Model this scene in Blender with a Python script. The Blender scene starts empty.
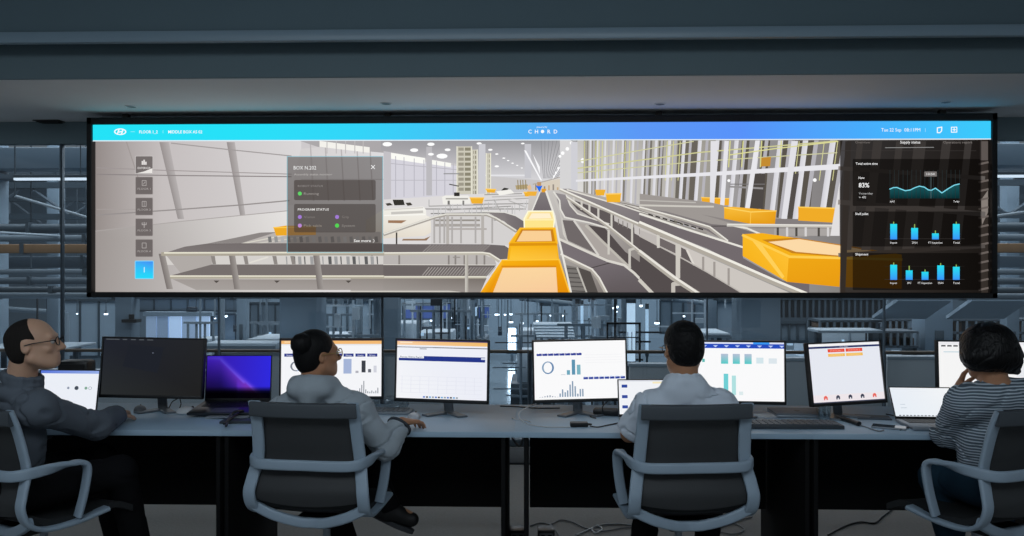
import bpy, bmesh, math, random
import numpy as np
from mathutils import Vector, Matrix

random.seed(7)
R = math.radians
SC = bpy.context.scene
COL = SC.collection

# ------------------------------------------------------------------ camera, world, lights
EYE = 1.5                     # eye height of the photographer
YAW = R(1.5)
FPX = 800.0                   # focal length in pixels of the 1024 px wide frame
cam_data = bpy.data.cameras.new('camera')
cam_data.sensor_width = 36.0
cam_data.lens = 36.0 * FPX / 1024.0
cam_data.clip_end = 300
cam = bpy.data.objects.new('camera', cam_data)
COL.objects.link(cam)
cam.location = (0, 0, EYE)
cam.rotation_euler = (R(90), 0, YAW)
SC.camera = cam

world = bpy.data.worlds.new('world')
SC.world = world
world.use_nodes = True
world.node_tree.nodes['Background'].inputs[0].default_value = (0.25, 0.29, 0.325, 1)
world.node_tree.nodes['Background'].inputs[1].default_value = 0.55

SC.view_settings.view_transform = 'Standard'
SC.view_settings.look = 'None'
SC.view_settings.gamma = 1.0
SC.view_settings.exposure = 0.0
SC.view_settings.use_curve_mapping = False


def area_light(name, loc, rot, sx, sy, energy, color):
    d = bpy.data.lights.new(name, 'AREA')
    d.shape = 'RECTANGLE'
    d.size = sx
    d.size_y = sy
    d.energy = energy
    d.color = color
    o = bpy.data.objects.new(name, d)
    COL.objects.link(o)
    o.location = loc
    o.rotation_euler = rot
    return o


# dimmed ceiling panels of the control room, above and behind the photographer
area_light('room_ceiling_light', (-0.6, 0.4, 3.3), (R(24), 0, 0), 6.0, 1.6, 104, (0.80, 0.91, 1.0))
# unseen fill lights added under the hall roof to lighten the hall
area_light('hall_fill_light', (-8, 18, 7.5), (0, 0, 0), 14, 8, 1150, (0.93, 0.97, 1.0))
area_light('hall_fill_light', (9, 18, 7.5), (0, 0, 0), 14, 8, 1050, (0.93, 0.97, 1.0))
area_light('hall_fill_light', (0, 36, 8.5), (0, 0, 0), 34, 8, 5200, (0.92, 0.96, 1.0))

area_light('hall_fill_light', (0, 8.6, 8.2), (R(32), 0, 0), 26, 1.6, 520, (0.92, 0.96, 1.0))  # added fill near the glass, aimed at the column fronts


# ------------------------------------------------------------------ measuring helpers
RIGHT = Vector((math.cos(YAW), math.sin(YAW), 0))
FWD = Vector((-math.sin(YAW), math.cos(YAW), 0))


def ray(px, py):
    return FWD + RIGHT * ((px - 512) / FPX) + Vector((0, 0, (268 - py) / FPX))


def at(px, py, Y):
    """world point on the plane y=Y that stands at that place of the photograph"""
    r = ray(px, py)
    t = Y / r.y
    return Vector((r.x * t, Y, EYE + r.z * t))


def X(px, Y):
    return at(px, 268, Y).x


def onz(px, py, z):
    r = ray(px, py)
    t = (z - EYE) / r.z
    return Vector((r.x * t, r.y * t, z))


# ------------------------------------------------------------------ materials
MATS = {}


def lin(c):
    out = []
    for v in c[:3]:
        v = v / 255.0
        out.append(v / 12.92 if v <= 0.04045 else ((v + 0.055) / 1.055) ** 2.4)
    return out


def mat(name, rgb=None, rough=0.5, metal=0.0, var=0.0, scale=20.0, bump=0.0, spec=0.5, emit=None, estr=1.0, lin_rgb=None):
    if name in MATS:
        return MATS[name]
    m = bpy.data.materials.new(name)
    m.use_nodes = True
    nt = m.node_tree
    b = nt.nodes['Principled BSDF']
    c = lin_rgb if lin_rgb else lin(rgb)
    b.inputs['Base Color'].default_value = (*c, 1)
    b.inputs['Roughness'].default_value = rough
    b.inputs['Metallic'].default_value = metal
    b.inputs['Specular IOR Level'].default_value = spec
    if var or bump:
        tc = nt.nodes.new('ShaderNodeTexCoord')
        nz = nt.nodes.new('ShaderNodeTexNoise')
        nz.inputs['Scale'].default_value = scale
        nz.inputs['Detail'].default_value = 4
        nt.links.new(tc.outputs['Object'], nz.inputs['Vector'])
        if var:
            mp = nt.nodes.new('ShaderNodeMixRGB')
            mp.inputs[1].default_value = (*[v * (1 - var) for v in c], 1)
            mp.inputs[2].default_value = (*[min(1, v * (1 + var)) for v in c], 1)
            nt.links.new(nz.outputs['Fac'], mp.inputs[0])
            nt.links.new(mp.outputs[0], b.inputs['Base Color'])
        if bump:
            bp = nt.nodes.new('ShaderNodeBump')
            bp.inputs['Strength'].default_value = bump
            bp.inputs['Distance'].default_value = 0.01
            nt.links.new(nz.outputs['Fac'], bp.inputs['Height'])
            nt.links.new(bp.outputs[0], b.inputs['Normal'])
    if emit:
        b.inputs['Emission Color'].default_value = (*lin(emit), 1)
        b.inputs['Emission Strength'].default_value = estr
    MATS[name] = m
    return m


def glass_mat(name, tint=(0.93, 0.96, 0.98), gloss=0.05):
    m = bpy.data.materials.new(name)
    m.use_nodes = True
    nt = m.node_tree
    nt.nodes.clear()
    out = nt.nodes.new('ShaderNodeOutputMaterial')
    tr = nt.nodes.new('ShaderNodeBsdfTransparent')
    tr.inputs[0].default_value = (*tint, 1)
    gl = nt.nodes.new('ShaderNodeBsdfGlossy')
    gl.inputs['Roughness'].default_value = 0.02
    mx = nt.nodes.new('ShaderNodeMixShader')
    mx.inputs[0].default_value = gloss
    nt.links.new(tr.outputs[0], mx.inputs[1])
    nt.links.new(gl.outputs[0], mx.inputs[2])
    nt.links.new(mx.outputs[0], out.inputs[0])
    return m


def display_mat(name, alpha=False, strength=1.0):
    """lit pixels of a display: colours are stored per corner of the flat picture mesh"""
    m = bpy.data.materials.new(name)
    m.use_nodes = True
    nt = m.node_tree
    nt.nodes.clear()
    out = nt.nodes.new('ShaderNodeOutputMaterial')
    vc = nt.nodes.new('ShaderNodeVertexColor')
    vc.layer_name = 'pixels'
    em = nt.nodes.new('ShaderNodeEmission')
    em.inputs[1].default_value = strength
    nt.links.new(vc.outputs[0], em.inputs[0])
    if alpha:
        tr = nt.nodes.new('ShaderNodeBsdfTransparent')
        mx = nt.nodes.new('ShaderNodeMixShader')
        nt.links.new(vc.outputs[1], mx.inputs[0])
        nt.links.new(tr.outputs[0], mx.inputs[1])
        nt.links.new(em.outputs[0], mx.inputs[2])
        nt.links.new(mx.outputs[0], out.inputs[0])
    else:
        nt.links.new(em.outputs[0], out.inputs[0])
    return m


def mesh_fabric(name, rgb, open_=0.2):
    """woven see-through chair mesh"""
    m = bpy.data.materials.new(name)
    m.use_nodes = True
    nt = m.node_tree
    b = nt.nodes['Principled BSDF']
    b.inputs['Base Color'].default_value = (*lin(rgb), 1)
    b.inputs['Roughness'].default_value = 0.6
    tr = nt.nodes.new('ShaderNodeBsdfTransparent')
    mx = nt.nodes.new('ShaderNodeMixShader')
    mx.inputs[0].default_value = 1 - open_
    nt.links.new(tr.outputs[0], mx.inputs[1])
    nt.links.new(b.outputs[0], mx.inputs[2])
    nt.links.new(mx.outputs[0], nt.nodes['Material Output'].inputs[0])
    return m


def stripe_mat(name, rgb1, rgb2, period=0.0165, axis='Z'):
    m = bpy.data.materials.new(name)
    m.use_nodes = True
    nt = m.node_tree
    b = nt.nodes['Principled BSDF']
    b.inputs['Roughness'].default_value = 0.85
    b.inputs['Specular IOR Level'].default_value = 0.2
    tc = nt.nodes.new('ShaderNodeTexCoord')
    nz = nt.nodes.new('ShaderNodeTexNoise')
    nz.inputs['Scale'].default_value = 5
    nt.links.new(tc.outputs['Object'], nz.inputs['Vector'])
    vm = nt.nodes.new('ShaderNodeVectorMath')
    vm.operation = 'MULTIPLY_ADD'
    vm.inputs[1].default_value = (0.035, 0.035, 0.035)
    nt.links.new(nz.outputs['Color'], vm.inputs[0])
    nt.links.new(tc.outputs['Object'], vm.inputs[2])
    sp = nt.nodes.new('ShaderNodeSeparateXYZ')
    nt.links.new(vm.outputs[0], sp.inputs[0])
    mu = nt.nodes.new('ShaderNodeMath')
    mu.operation = 'MULTIPLY'
    mu.inputs[1].default_value = 2 * math.pi / period
    nt.links.new(sp.outputs[axis], mu.inputs[0])
    si = nt.nodes.new('ShaderNodeMath')
    si.operation = 'SINE'
    nt.links.new(mu.outputs[0], si.inputs[0])
    rp = nt.nodes.new('ShaderNodeValToRGB')
    rp.color_ramp.elements[0].position = 0.42
    rp.color_ramp.elements[0].color = (*lin(rgb1), 1)
    rp.color_ramp.elements[1].position = 0.58
    rp.color_ramp.elements[1].color = (*lin(rgb2), 1)
    ad = nt.nodes.new('ShaderNodeMath')
    ad.operation = 'MULTIPLY_ADD'
    ad.inputs[1].default_value = 0.5
    ad.inputs[2].default_value = 0.35
    nt.links.new(si.outputs[0], ad.inputs[0])
    nt.links.new(ad.outputs[0], rp.inputs[0])
    nt.links.new(rp.outputs[0], b.inputs['Base Color'])
    return m


# ------------------------------------------------------------------ tagging
def tag(o, label=None, cat=None, group=None, kind=None):
    if label:
        o['label'] = label
    if cat:
        o['category'] = cat
    if group:
        o['group'] = group
    if kind:
        o['kind'] = kind
    return o


def empty(name, loc=(0, 0, 0), rz=0):
    o = bpy.data.objects.new(name, None)
    COL.objects.link(o)
    o.location = loc
    o.rotation_euler = (0, 0, rz)
    o.empty_display_size = 0.05
    return o


# ------------------------------------------------------------------ mesh builder
class MB:
    def __init__(self):
        self.v = []
        self.f = []
        self.smooth = []

    def add(self, verts, faces, smooth=False, M=None):
        n = len(self.v)
        for p in verts:
            p = Vector(p)
            if M is not None:
                p = M @ p
            self.v.append(tuple(p))
        for f in faces:
            self.f.append([i + n for i in f])
            self.smooth.append(smooth)
        return self

    def box(self, c, s, rot=None, bevel=0.0, M=None):
        bm = bmesh.new()
        bmesh.ops.create_cube(bm, size=1.0)
        for v in bm.verts:
            v.co = Vector((v.co.x * s[0], v.co.y * s[1], v.co.z * s[2]))
        if bevel:
            bmesh.ops.bevel(bm, geom=list(bm.edges), offset=bevel, segments=2, affect='EDGES', profile=0.5)
        T = Matrix.Translation(c)
        if rot is not None:
            T = T @ rot.to_4x4()
        if M is not None:
            T = M @ T
        self.from_bm(bm, T)
        return self

    def from_bm(self, bm, T=None, smooth=False):
        bm.verts.index_update()
        vs = [v.co.copy() for v in bm.verts]
        fs = [[v.index for v in f.verts] for f in bm.faces]
        self.add(vs, fs, smooth, T)
        bm.free()

    def cyl(self, a, b, r, r2=None, n=14, smooth=True, caps=True):
        a = Vector(a)
        b = Vector(b)
        r2 = r if r2 is None else r2
        d = (b - a).normalized()
        u = d.orthogonal().normalized()
        w = d.cross(u)
        vs, fs = [], []
        for i in range(n):
            t = 2 * math.pi * i / n
            e = u * math.cos(t) + w * math.sin(t)
            vs.append(a + e * r)
            vs.append(b + e * r2)
        for i in range(n):
            j = (i + 1) % n
            fs.append([2 * i, 2 * j, 2 * j + 1, 2 * i + 1])
        self.add(vs, fs, smooth)
        if caps:
            self.add([vs[2 * i] for i in range(n)], [list(range(n))[::-1]])
            self.add([vs[2 * i + 1] for i in range(n)], [list(range(n))])
        return self

    def sweep(self, pts, prof, up=(0, 0, 1), closed=False, smooth=True, scales=None):
        """sweep a closed profile [(side, up)] along pts; 'up' fixes the roll"""
        pts = [Vector(p) for p in pts]
        n, m = len(pts), len(prof)
        vs, fs = [], []
        for i, p in enumerate(pts):
            if closed:
                t = (pts[(i + 1) % n] - pts[i - 1])
            else:
                t = pts[min(i + 1, n - 1)] - pts[max(i - 1, 0)]
            t.normalize()
            upv = Vector(up(i / (n - 1)) if callable(up) else up)
            s = t.cross(upv)
            if s.length < 1e-5:
                s = t.orthogonal()
            s.normalize()
            u = s.cross(t).normalized()
            k = scales[i] if scales else 1
            for a, b in prof:
                vs.append(p + s * (a * k) + u * (b * k))
        last = n if closed else n - 1
        for i in range(last):
            for j in range(m):
                a = i * m + j
                b = i * m + (j + 1) % m
                c = ((i + 1) % n) * m + (j + 1) % m
                d = ((i + 1) % n) * m + j
                fs.append([a, b, c, d])
        self.add(vs, fs, smooth)
        if not closed:
            self.add(vs[:m], [list(range(m))[::-1]])
            self.add(vs[-m:], [list(range(m))])
        return self

    def tube(self, pts, r, n=8, closed=False):
        prof = [(r * math.cos(2 * math.pi * i / n), r * math.sin(2 * math.pi * i / n)) for i in range(n)]
        pts = [Vector(p) for p in pts]
        d = (pts[-1] - pts[0])
        up = (0, 0, 1) if abs(d.normalized().z if d.length else 0) < 0.9 else (0, 1, 0)
        return self.sweep(pts, prof, up, closed)

    def lathe(self, prof, c=(0, 0, 0), n=24, smooth=True):
        vs, fs = [], []
        m = len(prof)
        for i in range(n):
            t = 2 * math.pi * i / n
            for r, z in prof:
                vs.append((c[0] + r * math.cos(t), c[1] + r * math.sin(t), c[2] + z))
        for i in range(n):
            j = (i + 1) % n
            for k in range(m - 1):
                fs.append([i * m + k, j * m + k, j * m + k + 1, i * m + k + 1])
        self.add(vs, fs, smooth)
        return self

    def build(self, name, material, parent=None, angle=40):
        me = bpy.data.meshes.new(name)
        me.from_pydata(self.v, [], self.f)
        me.polygons.foreach_set('use_smooth', [True] * len(me.polygons))
        me.update()
        bm = bmesh.new()
        bm.from_mesh(me)
        bmesh.ops.remove_doubles(bm, verts=bm.verts, dist=1e-5)
        bmesh.ops.recalc_face_normals(bm, faces=bm.faces)
        bm.to_mesh(me)
        bm.free()
        me.set_sharp_from_angle(angle=R(angle))
        if material:
            me.materials.append(material)
        o = bpy.data.objects.new(name, me)
        COL.objects.link(o)
        if parent:
            o.parent = parent
        return o


def spline(pts, n=8, closed=False):
    """Catmull-Rom through pts"""
    pts = [Vector(p) for p in pts]
    out = []
    N = len(pts)
    rng = range(N) if closed else range(N - 1)
    for i in rng:
        if closed:
            p0, p1, p2, p3 = pts[i - 1], pts[i], pts[(i + 1) % N], pts[(i + 2) % N]
        else:
            p0, p1, p2, p3 = pts[max(i - 1, 0)], pts[i], pts[i + 1], pts[min(i + 2, N - 1)]
        for k in range(n):
            t = k / n
            out.append(0.5 * ((2 * p1) + (-p0 + p2) * t + (2 * p0 - 5 * p1 + 4 * p2 - p3) * t * t + (-p0 + 3 * p1 - 3 * p2 + p3) * t ** 3))
    if not closed:
        out.append(pts[-1])
    return out


def rrect(w, h, r=None, n=3):
    """rounded rectangle profile"""
    r = min(w, h) * 0.45 if r is None else r
    out = []
    for cx, cy, a0 in ((w / 2 - r, h / 2 - r, 0), (-w / 2 + r, h / 2 - r, 90), (-w / 2 + r, -h / 2 + r, 180), (w / 2 - r, -h / 2 + r, 270)):
        for k in range(n + 1):
            a = R(a0 + 90 * k / n)
            out.append((cx + r * math.cos(a), cy + r * math.sin(a)))
    return out


# ------------------------------------------------------------------ flat pictures for displays
_text_cache = {}


def text_mesh(s, bold=False):
    key = (s, bold)
    if key in _text_cache:
        return _text_cache[key]
    cu = bpy.data.curves.new('t', 'FONT')
    cu.body = s
    cu.size = 1.0
    cu.resolution_u = 2
    if bold:
        cu.offset = 0.012
    o = bpy.data.objects.new('t', cu)
    COL.objects.link(o)
    bpy.context.view_layer.update()
    dg = bpy.context.evaluated_depsgraph_get()
    me = bpy.data.meshes.new_from_object(o.evaluated_get(dg))
    vs = [(v.co.x, v.co.y) for v in me.vertices]
    fs = [list(p.vertices) for p in me.polygons]
    bpy.data.meshes.remove(me)
    bpy.data.objects.remove(o)
    bpy.data.curves.remove(cu)
    _text_cache[key] = (vs, fs)
    return vs, fs


class Canvas:
    """paints polygons, lines and lettering one over another on the plane of a display;
    fn maps design coordinates (x right, y down) to metres (u right, v up) on the display"""
    STEP = 0.00003

    def __init__(self, fn, base=0.0, clip=None):
        self.fn = fn
        self.clip = clip          # (u0, v0, u1, v1): the visible rectangle of the display
        self.v, self.f, self.c = [], [], []
        self.lay = base
        self.ox, self.oy, self.sc = 0, 0, 1.0

    def crop(self, x=0, y=0, s=1.0):
        self.ox, self.oy, self.sc = x, y, s
        return self

    def _m(self, p):
        u, v = self.fn(self.ox + p[0] / self.sc, self.oy + p[1] / self.sc)
        return (u, -self.lay, v)

    def P(self, pts, col, a=1.0):
        """col: one (r,g,b) or a list with one per corner"""
        self.lay += self.STEP
        cols = col if isinstance(col[0], (tuple, list)) else [col] * len(pts)
        cols = list(cols)[:len(pts)] + [cols[-1]] * (len(pts) - len(cols))
        poly = [(self._m(p), (*lin(c), a)) for p, c in zip(pts, cols)]
        if self.clip:
            for ax, lim, sg in ((0, self.clip[0], 1), (0, self.clip[2], -1), (2, self.clip[1], 1), (2, self.clip[3], -1)):
                out = []
                for i in range(len(poly)):
                    (p, cp), (q, cq) = poly[i - 1], poly[i]
                    dp, dq = (p[ax] - lim) * sg, (q[ax] - lim) * sg
                    if (dp >= 0) != (dq >= 0):
                        t = dp / (dp - dq)
                        out.append((tuple(x + (y - x) * t for x, y in zip(p, q)), tuple(x + (y - x) * t for x, y in zip(cp, cq))))
                    if dq >= 0:
                        out.append((q, cq))
                poly = out
                if len(poly) < 3:
                    return
        n = len(self.v)
        self.v += [p for p, _ in poly]
        self.f.append(list(range(n, n + len(poly))))
        self.c.append([c for _, c in poly])

    def rect(self, x0, y0, x1, y1, col, a=1.0):
        self.P([(x0, y0), (x1, y0), (x1, y1), (x0, y1)], col, a)

    def rrect(self, x0, y0, x1, y1, r, col, a=1.0):
        pts = []
        for cx, cy, a0 in ((x1 - r, y0 + r, -90), (x1 - r, y1 - r, 0), (x0 + r, y1 - r, 90), (x0 + r, y0 + r, 180)):
            for k in range(4):
                t = R(a0 + 30 * k)
                pts.append((cx + r * math.cos(t), cy + r * math.sin(t)))
        self.P(pts, col, a)

    def L(self, pts, w, col, a=1.0):
        for i in range(len(pts) - 1):
            (x0, y0), (x1, y1) = pts[i], pts[i + 1]
            dx, dy = x1 - x0, y1 - y0
            l = math.hypot(dx, dy) or 1
            nx, ny = -dy / l * w / 2, dx / l * w / 2
            ex, ey = dx / l * w * 0.25, dy / l * w * 0.25
            self.P([(x0 + nx - ex, y0 + ny - ey), (x1 + nx + ex, y1 + ny + ey), (x1 - nx + ex, y1 - ny + ey), (x0 - nx - ex, y0 - ny - ey)], col, a)

    def disc(self, x, y, r, col, a=1.0, ry=None, n=14):
        ry = r if ry is None else ry
        self.P([(x + r * math.cos(2 * math.pi * i / n), y + ry * math.sin(2 * math.pi * i / n)) for i in range(n)], col, a)

    def ring(self, x, y, r, w, col, ry=None, n=24, a0=0, a1=360):
        ry = r if ry is None else ry
        for i in range(n):
            t0 = R(a0 + (a1 - a0) * i / n)
            t1 = R(a0 + (a1 - a0) * (i + 1) / n)
            self.lay -= self.STEP * (1 if i else 0)
            self.P([(x + (r + w / 2) * math.cos(t0), y + (ry + w / 2) * math.sin(t0)), (x + (r + w / 2) * math.cos(t1), y + (ry + w / 2) * math.sin(t1)),
                    (x + (r - w / 2) * math.cos(t1), y + (ry - w / 2) * math.sin(t1)), (x + (r - w / 2) * math.cos(t0), y + (ry - w / 2) * math.sin(t0))], col)

    def text(self, s, x, y, h, col, width=None, align='l', bold=False, a=1.0, slant=0.0):
        """y is the baseline, h the height of a capital"""
        vs, fs = text_mesh(s, bold)
        if not vs:
            return
        k = h / 0.69
        x0 = min(p[0] for p in vs)
        x1 = max(p[0] for p in vs)
        kx = width / (x1 - x0) if width else k
        off = {'l': -x0 * kx, 'c': -(x0 + x1) / 2 * kx, 'r': -x1 * kx}[align]
        self.lay += self.STEP
        n = len(self.v)
        self.v += [self._m((x + off + (p[0] + slant * p[1]) * kx, y - p[1] * k)) for p in vs]
        for f in fs:
            self.f.append([i + n for i in f])
            self.c.append([(*lin(col), a)] * len(f))

    def build(self, name, material, parent=None, loc=(0, 0, 0)):
        me = bpy.data.meshes.new(name)
        me.from_pydata(self.v, [], self.f)
        me.update()
        at_ = me.color_attributes.new('pixels', 'FLOAT_COLOR', 'CORNER')
        flat = [x for poly in self.c for c in poly for x in c]
        at_.data.foreach_set('color', flat)
        me.materials.append(material)
        o = bpy.data.objects.new(name, me)
        COL.objects.link(o)
        o.location = loc
        if parent:
            o.parent = parent
        return o

# ================================================================== THE ROOM
M_floor = mat('carpet_grey', (150, 150, 148), 0.9, var=0.12, scale=60, bump=0.25, spec=0.2)
M_soffit = mat('soffit_paint', (236, 238, 240), 0.85, var=0.03, scale=3)
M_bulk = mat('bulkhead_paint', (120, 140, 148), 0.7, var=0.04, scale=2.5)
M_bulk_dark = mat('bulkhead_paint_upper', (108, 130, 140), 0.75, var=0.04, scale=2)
M_ceil = mat('room_ceiling_paint', (150, 158, 165), 0.8)
M_alu = mat('dark_aluminium', (70, 66, 62), 0.35, 0.8)
M_post = mat('grey_steel_post', (84, 96, 106), 0.4, 0.6)
M_panel = mat('grey_parapet_panel', (226, 232, 236), 0.6, var=0.03, scale=2)
M_dark = mat('black_plastic', (16, 17, 19), 0.4)
M_darkmatte = mat('black_matte', (12, 12, 13), 0.75, var=0.1, scale=30)
M_rubber = mat('dark_floor_mat', (52, 55, 58), 0.9)

YS = 6.35       # plane of the big display
YG = 6.75       # glass wall
XL, XR = -9.0, 9.0


def struct(name, mb, m, smooth_angle=30):
    o = mb.build(name, m, None, smooth_angle)
    o['kind'] = 'structure'
    return o


b = MB(); b.box((0, 1.6, -0.06), (XR - XL, 11.0, 0.12)); struct('floor', b, M_floor)
b = MB(); b.box((0, 0.5, 3.46), (XR - XL, 9.0, 0.1)); struct('ceiling', b, M_ceil)
# stepped bulkhead over the display
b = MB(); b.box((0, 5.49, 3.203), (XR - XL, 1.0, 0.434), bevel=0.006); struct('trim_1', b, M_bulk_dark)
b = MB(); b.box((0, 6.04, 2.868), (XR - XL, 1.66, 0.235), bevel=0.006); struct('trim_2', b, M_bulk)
b = MB(); b.box((0, 6.05, 2.760), (XR - XL, 1.64, 0.026)); struct('ceiling_soffit', b, M_soffit)
# thin projecting edge strip that catches the light
b = MB(); b.box((0, 4.975, 2.952), (XR - XL, 0.05, 0.070), bevel=0.008); struct('trim_3', b, mat('edge_strip', (150, 174, 190), 0.35, spec=0.7))
# head of the glass wall
b = MB(); b.box((0, YG + 0.02, 2.66), (XR - XL, 0.1, 0.2), bevel=0.005); struct('trim_4', b, M_bulk)

# recessed downlights in the soffit
def downlight(px, py):
    p = onz(px, py, 2.75)
    r = empty('recessed_downlight', (p.x, p.y, 2.7465))
    rim = MB(); rim.lathe([(0.046, 0.0), (0.046, -0.004), (0.037, -0.005), (0.035, 0.0)], n=24); rim.build('rim', M_soffit, r)
    le = MB(); le.lathe([(0.0, -0.001), (0.035, -0.002)], n=24); le.build('lens', mat('unlit_lens', (110, 114, 118), 0.4), r)
    return r
tag(downlight(131, 106), 'unlit round downlight in the soffit near the left end of the big display', 'downlight')
tag(downlight(386, 103), 'unlit round downlight in the soffit, second one from the left', 'downlight')
tag(downlight(660, 103.5), 'unlit round downlight in the soffit, third one from the left', 'downlight')
tag(downlight(946, 101.5), 'unlit round downlight in the soffit near the right end of the display', 'downlight')

# air grille in the ceiling on the left
g = empty('air_grille', tuple(onz(53, 122, 2.7465)))
g_ = MB()
g_.box((0, 0, -0.004), (0.22, 0.22, 0.008), bevel=0.002); g_.build('frame', M_alu, g)
g_ = MB()
for k in range(5):
    g_.box((0, -0.08 + 0.04 * k, -0.012), (0.18, 0.012, 0.008))
g_.build('louvre', M_dark, g)
tag(g, 'small dark square air grille in the ceiling left of the display', 'air grille')

# glass wall: each pane with its own frame
M_glass = glass_mat('clear_glass')
posts_px = [-60, 62.5, 382, 528, 0, 0]
edges = [X(-420, YG), X(-60, YG), X(62.5, YG), X(219, YG), X(382.5, YG), X(528, YG), X(707, YG), X(884, YG), X(1062, YG), X(1380, YG)]
for i in range(len(edges) - 1):
    a, c = edges[i], edges[i + 1]
    w = empty('window_%d' % (i + 1), ((a + c) / 2, YG, 0)); w['kind'] = 'structure'
    hw = (c - a) / 2
    gl = MB(); gl.box((0, 0, 1.3), (2 * hw - 0.01, 0.012, 2.52)); gl.build('glass_pane', M_glass, w)
    fr = MB(); tw = 0.016 if i in (2, 4) else 0.009
    fr.box((-hw, 0, 1.29), (tw, 0.04, 2.54), bevel=0.002); fr.build('window_frame', M_post if i in (2, 4) else mat('pale_steel_post', (110, 124, 136), 0.45, 0.4), w)
    fr = MB(); fr.box((0, 0, 0.03), (2 * hw, 0.08, 0.06), bevel=0.004); fr.build('window_sill', M_post, w)

# dark cable duct strip on the floor along the glass
b = MB(); b.box((0, 6.36, 0.008), (XR - XL, 0.52, 0.016), bevel=0.004); struct('trim_5', b, M_rubber)

# hand rail just beyond the glass, on posts
YR = 6.95
rl = empty('hand_rail', (0, YR, 0))
zr = at(512, 351.5, YR).z
b = MB(); b.sweep([(XL, 0, zr), (XR, 0, zr)], rrect(0.05, 0.028), (0, 0, 1)); b.build('top_rail', mat('bronze_rail', (104, 92, 80), 0.5, 0.0), rl)
for px in (75, 219, 382, 487, 530, 707, 884, 1062):
    b = MB(); b.cyl((X(px, YR), 0, 0.0), (X(px, YR), 0, zr), 0.017); b.build('post', M_post, rl)
tag(rl, 'long bronze hand rail on thin posts behind the glass', 'hand rail')

# grey parapet panels below the rail (open between the middle screens)
def parapet(px0, px1, top_py, label, m=M_panel):
    Yp = YR + 0.10
    x0, x1 = X(px0, Yp), X(px1, Yp)
    zt = at(512, top_py, Yp).z
    r = empty('parapet_panel', ((x0 + x1) / 2, Yp, 0))
    w = x1 - x0
    q = MB(); q.box((0, 0, zt / 2), (w - 0.02, 0.05, zt), bevel=0.004); q.build('board', m, r)
    q = MB(); q.box((0, 0, zt + 0.015), (w, 0.10, 0.03), bevel=0.006); q.build('cap', mat('parapet_cap', (190, 205, 218), 0.5), r)
    tag(r, label, 'parapet panel')
parapet(-420, 60, 374, 'grey parapet panel beyond the glass behind the man in the dark shirt')
parapet(64, 218, 374, 'grey parapet panel beyond the glass behind the dark monitor')
parapet(220, 381, 356, 'grey parapet panel beyond the glass behind the woman with a bun')
parapet(384, 486, 356, 'grey parapet panel beyond the glass behind the monitor with the navy bar')
parapet(628, 706, 366, 'grey parapet panel beyond the glass behind the man in the white shirt')
parapet(708, 883, 360, 'grey parapet panel beyond the glass behind the monitor with red buttons')
parapet(885, 1380, 358, 'grey parapet panel beyond the glass behind the woman in stripes')

# ================================================================== THE BIG DISPLAY
wall = empty('video_wall', (0, YS, 0))
tag(wall, 'very wide black framed wall display hanging above the desks showing a conveyor hall', 'display')
c00, c11 = at(88, 118, YS), at(996, 298, YS)
wx0, wx1 = c00.x, c11.x
wz1 = (at(88, 118, YS).z + at(996, 113.5, YS).z) / 2
wz0 = (at(88, 297, YS).z + at(996, 298.3, YS).z) / 2
fw = 0.042
b = MB(); b.box(((wx0 + wx1) / 2, 0.12, (wz0 + wz1) / 2), (wx1 - wx0 - 0.02, 0.12, wz1 - wz0 - 0.02)); b.build('housing', M_dark, wall)
bz = MB()
M_bezel = mat('bezel_black', (22, 24, 26), 0.45)
cxm, czm = (wx0 + wx1) / 2, (wz0 + wz1) / 2
fh = 0.056
bz.box((cxm, 0.02, wz1 - fh / 2), (wx1 - wx0, 0.09, fh), bevel=0.005)
bz.box((cxm, 0.02, wz0 + fw / 2), (wx1 - wx0, 0.09, fw), bevel=0.005)
bz.box((wx0 + fw / 2, 0.02, czm), (fw, 0.09, wz1 - wz0), bevel=0.005)
bz.box((wx1 - fw / 2, 0.02, czm), (fw, 0.09, wz1 - wz0), bevel=0.005)
bz.build('bezel', M_bezel, wall)
for px in (122, 386, 660, 946):
    b = MB(); x = X(px, YS); b.box((x, 0.07, wz1 + 0.03), (0.05, 0.05, 0.09), bevel=0.004); b.build('hanging_bracket', M_alu, wall)

M_disp = display_mat('wall_display_pixels', False, 1.0)
M_over = display_mat('wall_display_overlay', True, 1.0)

def wfn(px, py):
    p = at(px, py, YS)
    return (p.x, p.z)

WCLIP = (wx0 + fw - 0.002, wz0 + fw - 0.006, wx1 - fw + 0.002, wz1 - fh + 0.002)
C = Canvas(wfn, -0.035, WCLIP)
# clipping border comes from the frame; all shapes stay inside it
LX, RX, TY, BY = 92.5, 990.5, 121, 294.5
GY = 293.5

def K(name):
    {'A': lambda: C.crop(370, 180, 4.465), 'B': lambda: C.crop(500, 180, 4.465), 'C': lambda: C.crop(640, 180, 4.465),
     'D': lambda: C.crop(560, 135, 5.36), 'E': lambda: C.crop(700, 135, 5.36), 'F': lambda: C.crop(150, 220, 4.452),
     'G': lambda: C.crop(380, 135, 5.36), 'H': lambda: C.crop(90, 135, 4.66), 'R': lambda: C.crop(690, 110, 2.822),
     'N': lambda: C.crop(0, 0, 1)}[name]()

K('N')
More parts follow.
